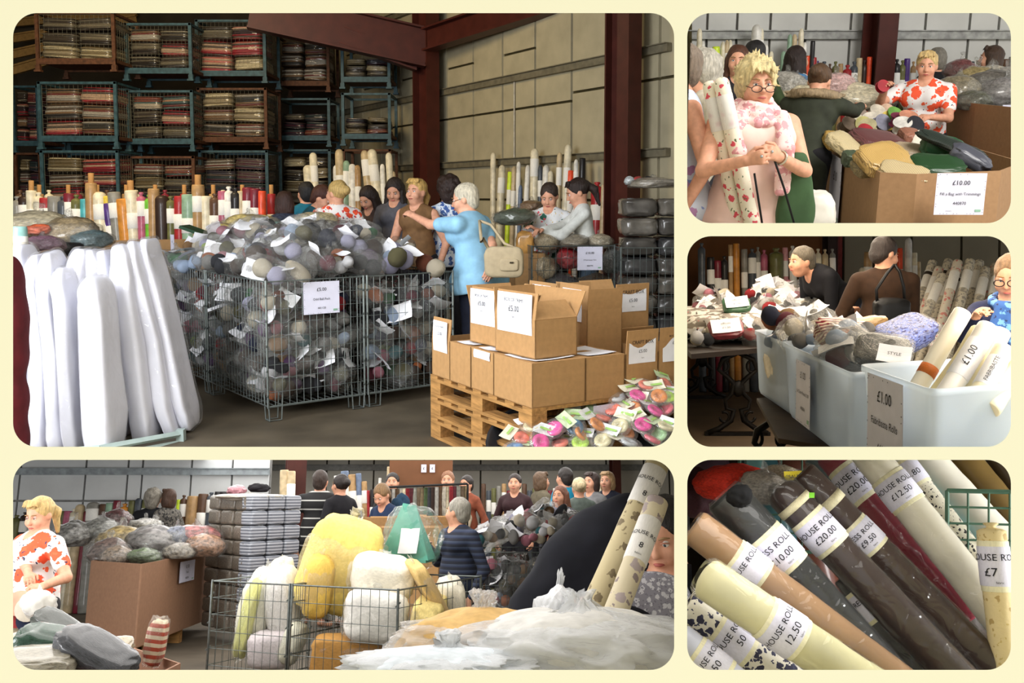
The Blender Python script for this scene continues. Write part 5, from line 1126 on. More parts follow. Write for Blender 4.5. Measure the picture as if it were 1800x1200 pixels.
for k in range(3):
    sc_.cone(T(-.08 - .016 * k, .12, 1.38), T(-.085 - .02 * k, .195, 1.22), .024 * s, .028 * s, .012); sc_.cone(T(-.085 - .02 * k, .195, 1.22), T(-.085 - .022 * k, .185, 1.0), .028 * s, .022 * s, .012)
    sc_.cone(T(.10 + .014 * k, .11, 1.38), T(.11 + .014 * k, .165, 1.2), .024 * s, .03 * s, .012)
V, Qd = sc_.mesh(.008); V[:, 1] += .005 * nz(V, 45, 3, 2)
part('scarf', npmesh(V, Qd, 'scarf'), m_spots('#ecc9c4', ['#d89aa0', '#f2dcd8', '#c98088'], 22, .45, 'scarf_print'), pw['root'])
for q in (-1, 1):
    part('spectacle_rim', MB().tube([H(q * .035 + .027 * math.cos(a), .116, -.012 + .017 * math.sin(a)) for a in np.linspace(0, 2 * PI, 17)], .0022 * s, 6).mesh('rim', True), mat('#2a1e20', .3), pw['root'])
    part('spectacle_arm', MB().tube([H(q * .062, .112, -.008), H(q * .082, .0, .004)], .002, 5), mat('#2a1e20', .3), pw['root'])
part('spectacle_bridge', MB().tube([H(-.009, .119, -.008), H(.009, .119, -.008)], .002, 5), mat('#2a1e20', .3), pw['root'])
W, f, n, sd, El = pw['handL']; part('bracelet', MB().tube([W - f * .01 + (sd * math.cos(a) + n * math.sin(a)) * .034 for a in np.linspace(0, 2 * PI, 17)], .006, 6).mesh('bracelet', True), mat('#d8d2c0', .25, metal=.8), pw['root'])
for sdn in ('L', 'R'):
    W, f, n, sd, El = pw['hand' + sdn]; part('ring', npmesh(ICO[2][0] * .008, ICO[2][1]), mat('#c9c9c9', .2, metal=.9), pw['root'], loc=W + f * .095 - n * .012)
trim(R2, pw['root'], py=402)
FLR = m_spots('#e4ddc8', ['#cf4a58', '#5a6a4a', '#e0808a'], 20, .25, 'rose_print')
for x0, y0, x1, y1, Y0, Y1, r, nm in ((1266, 136, 1330, 430, 4.96, 4.90, .040, 'right'), (1246, 142, 1304, 430, 5.02, 4.96, .038, 'left')):
    t = roll(R2, P(x1, y1, Y1), P(x0, y0, Y0), r, FLR, f'{nm} of two rose print fabric rolls held by the lady in pink', band=(.70, .9), cap='round', bandm=m_film('#ffffff', .55, .25, 6)); trim(R2, t, py=402)
t = thing(R2, 'shopping_bag', 'dark green shopping bag hanging from the arm of the lady in pink', 'bag', P(1400, 340, 4.95))
V, Fc = ICO[4]; V = np.sign(V) * np.abs(V) ** .6 * np.array((.085, .05, .21)); V[:, 0] *= 1 - .35 * (V[:, 2] / .21); V += .006 * nz(V * 9, 2, 4, 3)[:, None]
part('bag_body', npmesh(V, Fc, 'bag_body'), mat('#3f5a3a', .8, .12, 10, .3), t); trim(R2, t, py=402)
for a_, b_, c_ in (((1362, 283, 4.74), (1378, 330, 4.8), (1398, 400, 4.85)), ((1326, 305, 4.74), (1333, 350, 4.78), (1341, 401, 4.8))):
    t = thing(R2, 'bag_strap', f'black carrying strap below the {"left" if a_[0] > 1350 else "right"} hand of the lady in pink', 'strap', P(*b_)); strap(t, [P(*q) - P(*b_) for q in (a_, b_, c_)], .006, mat('#141416', .6)); trim(R2, t, py=402)
solo(R2, 'white_sack', blob(4, (.14, .1, .12), .12, 2, .15, box=.4, seed=8), mat('#d9d6cc', .5, .06, 8, .3), 'white plastic sack on the floor behind the green bag', 'sack', loc=P(1425, 372, 5.6)); trim(R2, COL.objects['white_sack'], py=402)
pb = person(R2, 'elderly woman with curly grey hair and glasses at the left edge', (1233, 128), 6.6, 100, hair=('curly', '#c2bcae'), top=mat('#c9c2b0', .8), sleeve='long', bottom=mat('#2a2a30', .8), res=.012, detail=False, cut=dict(py=402)); trim(R2, pb['root'], px=1197.5, keep='right')
pb = person(R2, 'person in a blue and white sleeveless top cut by the left edge', (1196, 120), 5.3, 100, hair=('short', '#8a7a6a'), top=m_spots('#d5dff0', ['#b98ab8', '#8aa0d8'], 12, .3, 'soft_flower_print'), sleeve='none', bottom=mat('#2a3040', .8), res=.012, b=1.1, hem=.75, flare=.03, cut=dict(py=402)); trim(R2, pb['root'], px=1197.5, keep='right')
person(R2, 'woman with long auburn hair and dark patterned top behind the blonde lady', (1297, 108), 8.4, 165, hair=('long', '#5a3420'), top=mat('#24222a', .8, .3, 50), sleeve='long', bottom=mat('#22242c', .8), res=.014, cut=dict(py=402))
person(R2, 'person in a dark cap standing behind the blonde lady', (1326, 98), 9.2, 10, hair=('short', '#1c1a1c'), top=mat('#3a4a2a', .8), bottom=mat('#22242c', .8), res=.016, cut=dict(py=402))
person(R2, 'dark haired woman in a white dotted blouse near the tall rolls', (1400, 105), 9.9, -60, hair=('long', '#2a1a14'), top=m_spots('#e9e6e6', ['#3a3444'], 40, .25, 'dotted_blouse'), sleeve='long', bottom=mat('#22242c', .8), res=.014)
person(R2, 'grey haired person in black seen behind the floral woman', (1646, 106), 10.75, 10, hair=('short', '#8a8478'), top=mat('#17171a', .8), sleeve='long', bottom=mat('#22242c', .8), res=.016)
person(R2, 'brown haired woman in a leopard coat beyond the rear box', (1744, 103), 10.75, 60, hair=('bob', '#4a3424'), top=m_spots('#6a6458', ['#2a2622', '#9a9080'], 26, .4, 'leopard_print'), sleeve='long', bottom=mat('#22242c', .8), res=.016)
# ================================================================== lower right picture: wrapped rolls with price papers
floor_poly(R5, 1198, 2600, 1.9, 4.2, mat('#4a4038', .8, .15, 3))
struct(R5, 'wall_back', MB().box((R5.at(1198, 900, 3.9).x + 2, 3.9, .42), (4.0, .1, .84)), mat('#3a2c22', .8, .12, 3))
def curved_text(rows, r, flip=False):
    """lettering bent round a roll: rows = (text, size, along, around)"""
    V, Fs = [], []; o = 0
    for s_, size, al, ar in rows:
        me = text_mesh(s_, size); n = len(me.vertices); co = np.empty(n * 3); me.vertices.foreach_get('co', co); co = co.reshape(-1, 3)
        th = (co[:, 0] + ar) / r; V.append(np.stack([np.sin(th) * (r * 1.05 + .0022), -np.cos(th) * (r * 1.05 + .0022), co[:, 1] + al], 1)); Fs += [[v + o for v in p.vertices] for p in me.polygons]; o += n
    m_ = bpy.data.meshes.new('lettering'); m_.from_pydata(np.concatenate(V).tolist(), [], Fs); m_.update(); return m_
def wrap_roll(x0, y0, x1, y1, Y0, Y1, w, c, label, band=None, text=(), cap='flat', m=None, spin=0, sleeve=True, second=None, bandw=None):
    """roll from its upper end (x0,y0) to its lower end (x1,y1); w = width in photo pixels; band = distances from the top in pixels"""
    a, b = R5.at(x0, y0, Y0), R5.at(x1, y1, Y1); L = (a - b).length; r = w * (Y0 + Y1) / 2 / F / 2; px = math.hypot(x1 - x0, y1 - y0)
    t = thing(R5, 'fabric_roll', label, 'fabric roll', group='priced rolls in the close view'); z = (a - b).normalized()
    y = (b + (a - b) * .5 - Vector((0, 0, R5.h))); y = (y - z * y.dot(z)).normalized(); x = y.cross(z)      # local -y looks at the lens
    Mx = Matrix((x, y, z)).transposed().to_4x4(); Mx.translation = b
    t.matrix_world = R5.M @ Mx @ Matrix.Rotation(spin, 4, 'Z')
    me = ROLLS[cap].copy(); me.transform(Matrix.Diagonal((r, r, L, 1))); part('cloth', me, m or mat(c, .5, .10, 7, .06, coat=.3), t)
    if sleeve:
        n_, k_ = 40, 28; vs, fs = [], []; rr = random.Random(int(x0))
        P_ = np.array([(math.cos(2 * PI * j / k_), math.sin(2 * PI * j / k_), L * i / n_ * 1.01) for i in range(n_ + 1) for j in range(k_)])
        q = nz(P_ * np.array((1, 1, 9)), 2.0, int(x0) % 50, 3); rad = r * (1.05 + .05 * q); 
        rad = np.where(P_[:, 2] > L * .985, rad * .8, rad); P_[:, :2] *= rad[:, None]
        Fc = np.array([(i * k_ + j, i * k_ + (j + 1) % k_, (i + 1) * k_ + (j + 1) % k_, (i + 1) * k_ + j) for i in range(n_) for j in range(k_)])
        part('polythene_sleeve', npmesh(P_, Fc, 'sleeve'), m_film('#ffffff', .015, .1, 12), t)
    if band:
        z1 = L * (1 - band[0] / px); z0 = L * (1 - band[1] / px); hgt = z1 - z0
        part('cream_band', BAND, mat('#ece6c4', .6, .05, 9, .05), t, loc=(0, 0, z0 - .14 * hgt), scale=(r * 1.02, r * 1.02, hgt * 1.28)); part('paper_label', BAND, mat('#dcdaea', .55, .04, 9, .08), t, loc=(0, 0, z0), scale=(r * 1.06, r * 1.06, hgt))
        if text:
            rows = [(s_, k * hgt, z0 + hgt * u, v * r) for s_, k, u, v in text]; part('lettering', curved_text(rows, r * 1.07), INK, t)
    if second: part('cream_band', BAND, mat('#d9d0ac', .5, .08, 9, .1), t, loc=(0, 0, L * (1 - second[1] / px)), scale=(r * 1.03, r * 1.03, L * (second[1] - second[0]) / px))
    return t
HR = lambda p, k=.27: [('HOUSE ROLL', k, .70, 0), (p, k * 1.1, .34, .1), ('fabric', .09, .1, .25)]
DR = lambda p, k=.27: [('DRESS ROLL', k, .70, 0), (p, k * 1.1, .34, .1), ('fabric', .09, .1, .25)]
def CR5(tx, ty, ex, ey, Y0, Y1, w, c, label, lab=None, half=100, text=(), ext=.25, **kw):
    """same, measured on an enlarged crop of the picture: axis through (tx,ty) and (ex,ey), label centred at lab"""
    q = lambda x, y: (1200 + .3278 * x, 800 + .3278 * y); a, b = q(tx, ty), q(ex + (ex - tx) * ext, ey + (ey - ty) * ext)
    band = None
    if lab: l = q(*lab); L = math.hypot(b[0] - a[0], b[1] - a[1]); dd = ((l[0] - a[0]) * (b[0] - a[0]) + (l[1] - a[1]) * (b[1] - a[1])) / L; band = (dd - half * .3278, dd + half * .3278)
    return wrap_roll(a[0], a[1], b[0], b[1], Y0, Y1, w * .3278, c, label, band, text, **kw)
CR5(780, -10, 1400, 700, 2.75, 2.5, 160, '#8e2338', 'crimson roll with a house roll label priced twenty pounds', (930, 165), 95, HR('£20.00'))
CR5(690, 10, 1400, 860, 2.95, 2.7, 100, '#5a6a6c', 'thin grey green wrapped roll behind the dress rolls')
CR5(970, -40, 1620, 770, 2.6, 2.35, 185, '#e8e2d2', 'white bubble wrapped roll with a house roll label priced twelve fifty', (1145, 230), 85, HR('£12.50'))
CR5(1200, 160, 1660, 760, 2.8, 2.6, 120, '#4fc4d4', 'turquoise roll behind the white wrapped roll', sleeve=False)
CR5(1150, 0, 1620, 620, 2.72, 2.5, 130, '#e4dcc4', 'cream roll printed with small black dots', (1235, 105), 70, [('£6.80', .36, .4, 0)], m=m_spots('#e8e2cf', ['#2c2a2a', '#4a4440'], 70, .28, 'dot_print'), sleeve=False)
CR5(1260, -20, 1660, 420, 2.85, 2.7, 200, '#e0dacc', 'white cloth roll behind the dotted roll', sleeve=False)
CR5(1460, -20, 1800, 400, 3.0, 2.85, 190, '#6a5220', 'mustard brown roll at the upper right of the priced rolls', sleeve=False)
CR5(1400, 200, 1640, 470, 3.0, 2.9, 60, '#b84a2a', 'narrow rust coloured roll beneath the white cloth roll', sleeve=False)
CR5(1640, -40, 1850, 260, 3.1, 3.0, 190, '#453620', 'dark olive roll in the top right corner', sleeve=False)
CR5(1650, 360, 1740, 1200, 2.3, 2.2, 150, '#d6bc80', 'upright cream printed roll at the right with a seven pound label', (1678, 600), 110, [('HOUSE ROLL', .24, .72, 0), ('£7', .3, .35, -.3), ('fabric', .08, .1, .2)], m=m_spots('#dcc896', ['#b59a62', '#c9b070'], 40, .3, 'leaf_print'), cap='twist', sleeve=False)
CR5(630, 100, 1700, 1180, 2.42, 2.2, 180, '#3a241c', 'dark brown wrapped roll with a dress roll label, left of the crimson roll', (1000, 450), 80, DR('£9.50'), second=(68, 88))
CR5(510, 170, 1480, 1200, 2.32, 2.1, 200, '#33201a', 'long dark brown wrapped roll with a twenty pound house roll label', (745, 440), 95, HR('£20.00'), second=(40, 56), cap='round')
CR5(870, 640, 1320, 1160, 2.5, 2.35, 150, '#17161a', 'black roll low between the brown and black rolls', (955, 840), 85, DR('£'))
CR5(220, 210, 1080, 1170, 2.25, 2.08, 235, '#1a1c1e', 'fat black wrapped roll with a torn top and dress roll label', (510, 540), 100, DR('£10.00', .26))
CR5(60, 380, 1120, 1190, 2.16, 2.02, 200, '#a8835f', 'tan wrapped roll left of the fat black roll', (350, 625), 85, [('HOUSE ROLL', .27, .7, 0)])
CR5(20, 800, 700, 1300, 2.06, 1.98, 190, '#ded8cc', 'white cloth roll with a navy leaf print at the lower left', (265, 1000), 95, [('HOUSE ROLL', .27, .7, 0), ('50', .3, .35, .2)], m=m_spots('#e2ddd0', ['#2c2c44', '#3a3c58'], 50, .42, 'navy_leaf_print'), sleeve=False)
CR5(100, 640, 1000, 1240, 1.98, 1.9, 230, '#e0dab0', 'pale yellow wrapped roll with a twelve fifty house roll label', (545, 930), 95, [('HOUSE ROLL', .27, .68, 0), ('12.50', .32, .3, .1), ('fabric', .09, .08, .3)], cap='round')
CR5(-20, 980, 360, 1280, 1.96, 1.9, 170, '#cfd2e4', 'grey white roll in the lower left corner', (155, 1115), 90, [('HOUSE ROLL', .27, .7, 0), ('50', .32, .35, .1)], sleeve=False)
# torn plastic and loose stuff at the tops
tied_bag(R5, R5.at(1285, 848, 2.5), (.10, .08, .05), mat('#c8301c', .7, .2, 12, .4), 'red cloth bundle at the top left of the priced rolls', 501)
tied_bag(R5, R5.at(1345, 858, 2.4), (.07, .05, .045), m_wrap('#8f867c'), 'crumpled polythene at the top of the black roll', 502, film=FILM)
tied_bag(R5, R5.at(1300, 872, 2.2), (.03, .03, .03), mat('#0e0e10', .9), 'black cloth showing through the torn wrapper', 503)
tied_bag(R5, R5.at(1370, 835, 2.55), (.05, .05, .03), m_wrap('#c9bda4'), 'knotted cream polythene above the dark brown rolls', 504, film=FILM)
tied_bag(R5, R5.at(1225, 868, 2.6), (.06, .08, .07), mat('#3a1c22', .8), 'dark plum cloth at the left of the red bundle', 505)
t = thing(R5, 'sale_tag', 'small yellow sale tag behind the brown roll', 'tag', R5.at(1395, 838, 2.5)); part('tag_card', wave_sheet(.05, .03, .001), mat('#e8d020', .5), t, rot=(1.2, 0, .2)); lettering([('SALE', .014, 0, 0)], t, Euler((1.2, 0, .2)).to_matrix().to_4x4())
solo(R5, 'green_sticker', MB().box((0, 0, 0), (.012, .002, .012)), mat('#7ac83a', .5), 'green sticker on the dark brown wrapped roll', 'sticker', loc=R5.at(1427, 870, 2.24))
# wire basket behind the rolls
t = thing(R5, 'wire_basket', 'green wire basket standing behind the priced rolls', 'basket', R5.at(1480, 1100, 3.2))
GW = mat('#4a6a58', .5, .1, 10, .05)
part('wire_panel', wire_panel(.42, .30, 8, 7, .003, .006), GW, t, M=Matrix.Translation(R5.at(1665, 1062, 2.55) - R5.at(1480, 1100, 3.2)) @ Matrix.Rotation(-.1, 4, 'Z'))
part('wire_panel', wire_panel(.8, .3, 12, 5, .003, .006), GW, t, M=Matrix.Translation(R5.at(1300, 970, 3.1) - R5.at(1480, 1100, 3.2)))
part('corner_post', MB().box(R5.at(1325, 840, 2.9) - R5.at(1480, 1100, 3.2), (.05, .03, .5)), mat('#5a8484', .5), t)
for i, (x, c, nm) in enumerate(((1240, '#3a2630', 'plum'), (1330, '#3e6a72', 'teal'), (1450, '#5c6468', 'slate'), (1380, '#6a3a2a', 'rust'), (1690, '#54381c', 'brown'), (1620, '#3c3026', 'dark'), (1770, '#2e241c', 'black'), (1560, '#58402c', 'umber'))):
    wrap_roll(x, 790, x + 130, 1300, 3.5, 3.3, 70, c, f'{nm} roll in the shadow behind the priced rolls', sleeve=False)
for o in [o for o in COL.objects if o.get('group') == 'priced rolls in the close view' and 'shadow' in o['label']]: trim(R5, o, py=799, keep='above') if False else None
# ================================================================== middle right picture: tubs of offcuts and basting rolls
rng = random.Random(303)
floor_poly(R3, 1198, 2300, 7.46, 12.5, mat('#5a4a38', .7, .12, 2.5, .05))
w = struct(R3, 'wall_back', MB().box(((R3.at(1198, 430, 11.6).x + R3.at(1446, 430, 11.6).x) / 2, 11.6, .87), (R3.at(1446, 430, 11.6).x - R3.at(1198, 430, 11.6).x, .08, 1.74)), mat('#8a5a34', .8, .06, 4))
sheet_wall(R3, 'wall_right', 1446, 1850, 11.9, (0, 1.74), (1485, 1538, 1605, 1693, 1760), mat('#8c8470', .7, .06, 2, .04), mat('#4e4a3c', .9), top=1.74)
column(R3, 'trim_8', (R3.at(1458, 430, 11.3).x, 11.3, 0), 0, .1, .2, 1.7, mat('#3a2a26', .7)); column(R3, 'trim_9', (R3.at(1474, 430, 11.4).x, 11.4, 0), 0, .05, .1, 1.7, mat('#7a2420', .6))
r3 = [(1233, 427, 1233, 'slate', 13, 'twist'), (1249, 452, 1250, 'black', 13, 'flat'), (1261, 458, 1262, 'maroon', 13, 'flat'), (1273, 450, 1273, 'black', 12, 'twist'), (1284, 430, 1285, 'tan', 8, 'flat'), (1294, 428, 1295, 'orange', 11, 'flat'), (1308, 438, 1309, 'grey', 11, 'flat'), (1322, 437, 1323, 'slate', 14, 'twist'), (1332, 434, 1333, 'grey', 9, 'twist'), (1343, 439, 1344, 'rose', 12, 'twist'), (1364, 436, 1366, 'olive', 24, 'twist'), (1380, 435, 1383, 'pink', 9, 'flat'), (1393, 432, 1395, 'white', 12, 'twist'),
      (1412, 438, 1413, 'cream', 11, 'flat'), (1424, 441, 1425, 'rose', 9, 'twist'), (1438, 437, 1440, 'cream', 11, 'twist'), (1450, 438, 1452, 'beige', 11, 'twist'), (1463, 437, 1466, 'grey', 10, 'twist'), (1526, 443, 1520, 'tan', 14, 'flat'), (1582, 436, 1578, 'vivid orange', 9, 'flat'), (1597, 418, 1590, 'white', 12, 'round'), (1607, 444, 1603, 'cream', 10, 'flat'), (1614, 460, 1612, 'beige', 8, 'flat'), (1608, 500, 1606, 'dark brown', 22, 'round'), (1516, 470, 1500, 'cream', 12, 'round')]
row(R3, r3, 10.6, 'in the back row of the tubs picture', 'rolls along the brown wall of the tubs picture')
pr = m_spots('#d8d0bc', ['#a8a296', '#8a867e'], 30, .4, 'faint_print'); pr2 = m_spots('#dcd2c0', ['#d88a80', '#b0a89a'], 24, .35, 'rose_sprig')
for i in range(19):
    xt = 1640 + i * 8.2 + (3 if i % 2 else 0); yt = 460 + (i * 7 % 5) * 6 - (8 if i in (3, 8, 14) else 0); Y = 9.4 - (i % 3) * .25
    a = R3.at(xt, yt, Y); b = R3.at(xt - 34 + i * 1.2, 560, Y - .35); d = (b - a); b2 = a + d * (a.z / -d.z) if d.z < -.1 else b
    roll(R3, b2, a, .042, pr2 if i % 4 == 1 else pr, f'{"rose sprig" if i % 4 == 1 else "pale printed"} roll, {ORD[i]} from the left in the leaning white rolls', band=(.82, .93), cap='flat', tie='#3a342c' if i % 3 == 0 else None, group='leaning white printed rolls')
# --- iron table with bagged offcuts
IRON = mat('#15110e', .45, .2, 20, .3, metal=.5)
def iron_leg(t, P, h, w=.26):
    for q in (-1, 1):
        part('scroll', MB().tube([P + Vector((q * w * x, 0, h * z)) for x, z in ((.0, .98), (.5, .9), (.62, .78), (.35, .70), (.12, .62), (.18, .5), (.4, .42), (.36, .32), (.12, .30), (.2, .18), (.6, .08), (.95, .02))], [.02, .022, .018, .02, .024, .02, .018, .018, .024, .024, .024, .03], 8).mesh('scroll', True), IRON, t)
        part('scroll', MB().tube([P + Vector((q * w * (.45 + .16 * math.cos(a)), 0, h * (.82 + .07 * math.sin(a)))) for a in np.linspace(0, 5.2, 12)], .011, 6).mesh('scroll', True), IRON, t)
        part('scroll', MB().tube([P + Vector((q * w * (.42 + .15 * math.cos(a)), 0, h * (.22 + .06 * math.sin(a)))) for a in np.linspace(1, 6.2, 12)], .012, 6).mesh('scroll', True), IRON, t)
    part('leaf_boss', blob(3, (w * .2, .03, h * .10), .12, 3, .15, seed=4), IRON, t, loc=P + Vector((0, 0, h * .56))); part('foot_bar', MB().box(P + Vector((0, 0, .015)), (w * 2.1, .05, .03)), IRON, t)
tp = [R3.g(1199, 606, .75), R3.g(1215, 622, .75), R3.g(1330, 612, .75), R3.at(1430, 560, 9.9), R3.at(1199, 560, 10.2)]
c0 = Vector((1.7, 8.6, 0)); t = thing(R3, 'iron_table', 'dark table on ornate cast iron legs under the bagged offcuts', 'table', c0)
part('table_top', MB().prism([(p.x - c0.x, p.y - c0.y) for p in tp], .71, .75), mat('#2a211b', .5, .15, 6, .1), t)
iron_leg(t, R3.g(1296, 765) - c0, .71); iron_leg(t, R3.g(1233, 700) - c0, .71); trim(R3, t, px=1197.5, keep='right')
YC2 = dict(YC)
for i in range(46):
    x = rng.uniform(1215, 1455); y = rng.uniform(512, 600) if x < 1330 else rng.uniform(505, 545); Y = 7.95 + (600 - y) * .018
    z = R3.at(x, y, Y).z
    if x < 1230: x = 1230
    cl = [rng.choice(['white', 'cream', 'white', 'charcoal', 'red', 'pink', 'black', 'grey', 'tan', 'cream']) for _ in range(4)]
    pack(R3, R3.at(x, y, Y), any_rot(rng), .135 * rng.uniform(.85, 1.15), 'heaped on the iron table', 'bags of offcuts on the iron table', rng, proto=rng.choice([0, 1, 3, 4]), cols=cl, nofilm=rng.random() < .5, big=1.2, what=('offcut_bag', 'cloth offcuts', 'offcut bag'))
for i, (x, y, w_, lb) in enumerate(((1276, 578, .24, 'front'), (1295, 536, .2, 'middle'), (1395, 556, .22, 'right'))):
    Y = 7.75 + (600 - y) * .012; t = thing(R3, 'offcut_pack', f'flat offcut pack with a white printed sheet at the {lb} of the table heap', 'pack', R3.at(x, y, Y), 0, None, Euler((.7, -.1, -.1)).to_matrix())
    part('cloth', blob(4, (w_ / 2 + .02, w_ / 3 + .02, .03), .05, 3, .1, box=.7, seed=i), m_wrap(['#7a2a34', '#3c6a4a', '#c9c0b0'][i]), t); part('paper_card', wave_sheet(w_, w_ * .66, .004), PAPER, t, loc=(0, 0, .04)); lettering([('offcuts', .03, 0, .02), ('£1.00', .03, 0, -.03)], t, Matrix.Translation((0, 0, .045)))
solo(R3, 'heap_core', blob(4, (.52, .85, .16), .1, 3, .12, seed=12), m_spots('#8a8278', ['#d8d4cc', '#4a4038', '#a8605a'], 9, .45, 'mixed_offcuts'), 'mixed offcuts in the middle of the table heap', 'offcuts', loc=(1.93, 9.0, .88))['kind'] = 'stuff'
# --- bench and see-through tubs
def m_tub():
    k = 'tub'
    if k in MC: return MC[k]
    t = NT('milky_plastic'); t.b.inputs['Base Color'].default_value = (.68, .77, .88, 1); t.b.inputs['Roughness'].default_value = .3
    n = t.n('TexNoise', Scale=3.0); t.l(t.co(), n.inputs['Vector']); tr = t.n('BsdfTransparent'); mx = t.n('MixShader')
    r = t.n('MapRange'); t.l(n.outputs['Fac'], r.inputs[0]); r.inputs[3].default_value = .62; r.inputs[4].default_value = .85; t.l(r.outputs[0], mx.inputs[0])
    tl = t.n('BsdfTranslucent'); tl.inputs[0].default_value = (.7, .8, .9, 1); m2 = t.n('MixShader'); m2.inputs[0].default_value = .4; t.l(t.b.outputs[0], m2.inputs[1]); t.l(tl.outputs[0], m2.inputs[2])
    t.l(tr.outputs[0], mx.inputs[1]); t.l(m2.outputs[0], mx.inputs[2]); t.l(mx.outputs[0], t.o.inputs[0]); MC[k] = t.m; return t.m
def tub(poly, z0, z1, label):
    c = sum(poly, Vector()) / len(poly); t = thing(R3, 'plastic_tub', label, 'tub', (c.x, c.y, z0)); n = len(poly); h = z1 - z0
    rr = []
    P = []
    for i in range(n):                      # rounded corners
        a, b, d = poly[i - 1], poly[i], poly[(i + 1) % n]; e1 = (a - b).normalized() * .06; e2_ = (d - b).normalized() * .06
        for k in range(5): u = k / 4; P.append((b + e1) * (1 - u) ** 2 + b * 2 * u * (1 - u) + (b + e2_) * u * u)
    P = [(p - c).xy for p in P]; m = len(P); V = []; prof = [(.86, 0), (.9, .06 * h), (.985, h * .93), (1.03, h * .94), (1.03, h), (1.0, h), (.97, h * .94), (.87, .03)]
    for s_, z in prof: V += [(p.x * s_, p.y * s_, z) for p in P]
    Fs = [(i * m + k, i * m + (k + 1) % m, (i + 1) * m + (k + 1) % m, (i + 1) * m + k) for i in range(len(prof) - 1) for k in range(m)] + [tuple(range(m))[::-1], tuple((len(prof) - 1) * m + k for k in range(m))]
    mb = MB(); mb.v = V; mb.f = Fs; part('tub_wall', mb.mesh('tub', True), m_tub(), t); return t
G3 = lambda x, y, z: R3.g(x, y, z)
TC = [G3(1638, 684, 1.1), G3(1830, 668, 1.1), G3(1720, 628, 1.1), G3(1512, 640, 1.1)]
TB = [G3(1497, 655, 1.05), G3(1612, 640, 1.05), G3(1490, 592, 1.05), G3(1376, 600, 1.05)]
TA = [G3(1400, 610, 1.03), G3(1470, 596, 1.03), G3(1395, 574, 1.03), G3(1326, 580, 1.03)]
tc = tub(TC, .70, 1.1, 'large milky tub of basting rolls at the front right'); tb = tub(TB, .64, 1.05, 'middle milky tub of bagged offcuts with a price card'); ta = tub(TA, .62, 1.03, 'rear milky tub of bagged offcuts beside the iron table')
trim(R3, tc, py=796); trim(R3, tb, py=796)
c0 = Vector((1.6, 5.4, 0)); t = thing(R3, 'iron_bench', 'wooden topped bench on cast iron legs under the milky tubs', 'bench', c0)
bp = [G3(1330, 700, .6), G3(1368, 770, .6), R3.at(1700, 700, 4.3), R3.at(1480, 640, 6.6)]
part('bench_top', MB().prism([(p.x - c0.x, p.y - c0.y) for p in bp], .575, .6), mat('#3c2c1e', .6, .2, 6, .1), t); iron_leg(t, R3.at(1352, 790, 5.6).xy.to_3d() - c0, .575, .14); trim(R3, t, py=796)
def side_sign(A, B, u0, z, w, h, lines, label):
    e = (B - A); e.z = 0; L = e.length; e.normalize(); n = Vector((e.y, -e.x, 0)); o = A + e * (L * u0) + n * .02; o.z = z
    t = price_sign(R3, frame_from(e, (0, 0, 1), o), w, h, lines, label); trim(R3, t, py=796); return t
side_sign(TC[3], TC[0], .46, .905, .36, .36, [('£1.00', .065, 0, .10), ('Fabribaste Rolls', .042, 0, -.0), ('441446', .045, 0, -.10)], 'white one pound price card for basting rolls on the front tub')
side_sign(TB[3], TB[0], .42, .84, .30, .32, [('£1.00', .05, 0, .09), ('6x Charm Pieces £1.00', .026, 0, 0), ('440804', .03, 0, -.08)], 'white one pound price card on the middle tub')
for pl, z, n_, nm in ((TA, 1.03, 11, 'rear'), (TB, 1.05, 16, 'middle')):
    for i in range(n_):
        u, v = rng.uniform(.15, .85), rng.uniform(.12, .88); p = (pl[0] * (1 - u) + pl[1] * u) * (1 - v) + (pl[3] * (1 - u) + pl[2] * u) * v; p.z = z + rng.uniform(-.02, .11)
        pack(R3, p, any_rot(rng), .135 * rng.uniform(.85, 1.2), f'heaped in the {nm} milky tub', f'offcut bags in the {nm} tub', rng, cols=[rng.choice(['cream', 'white', 'grey', 'tan', 'maroon', 'navy', 'pale blue', 'charcoal', 'orange']) for _ in range(4)], nofilm=rng.random() < .5, big=1.2, what=('offcut_bag', 'cloth offcuts', 'offcut bag'))
    q = sum(pl, Vector()) / 4
    for i, (dx, dz, c) in enumerate(((-.04, -.2, '#d8cbb0'), (.06, -.22, '#8a8684'), (0, -.18, '#b8a890'))): solo(R3, 'offcut_bundle', blob(4, (.13, .2, .12), .08, 2.5, .1, box=.5, seed=i + 30), m_wrap(c), f'{["cream", "grey", "beige"][i]} cloth low inside the {nm} milky tub', 'cloth', loc=q + Vector((dx, dx * .6, dz)))
for o in [o for o in COL.objects if o.name.startswith('offcut_bundle')]: trim(R3, o, py=796)
wpack(R3, 1490, 592, 4.9, (.16, .12, .05), '#8a2a38', 'red and cream striped pack on the middle tub', (.5, .1, .15), 91, m=m_stripe([(0, '#7a1c2a'), (.55, '#d8c8b0')], 5, 1, .35), film=True)
wpack(R3, 1508, 578, 5.1, (.16, .05, .05), '#b8935a', 'gold braided roll lying on the middle tub', (.2, -.2, .1), 92)
wpack(R3, 1590, 588, 4.9, (.16, .1, .06), '#4a5a9a', 'blue patterned pack at the back of the middle tub', (.4, -.3, .4), 93, film=True, m=m_spots('#6a78b8', ['#3a3a6a', '#a0a8d0'], 6, .4))
wpack(R3, 1552, 618, 4.4, (.12, .09, .04), '#4a4a48', 'dark pack with a white header at the front of the middle tub', (.7, .1, -.4), 94, film=True)
t = thing(R3, 'header_card', 'white header card leaning on the middle tub rim', 'card', R3.at(1572, 622, 4.25), 0, None, Euler((.9, .1, -.5)).to_matrix()); part('card', wave_sheet(.14, .09, .003), PAPER, t); lettering([('STYLE', .022, 0, 0)], t, Matrix())
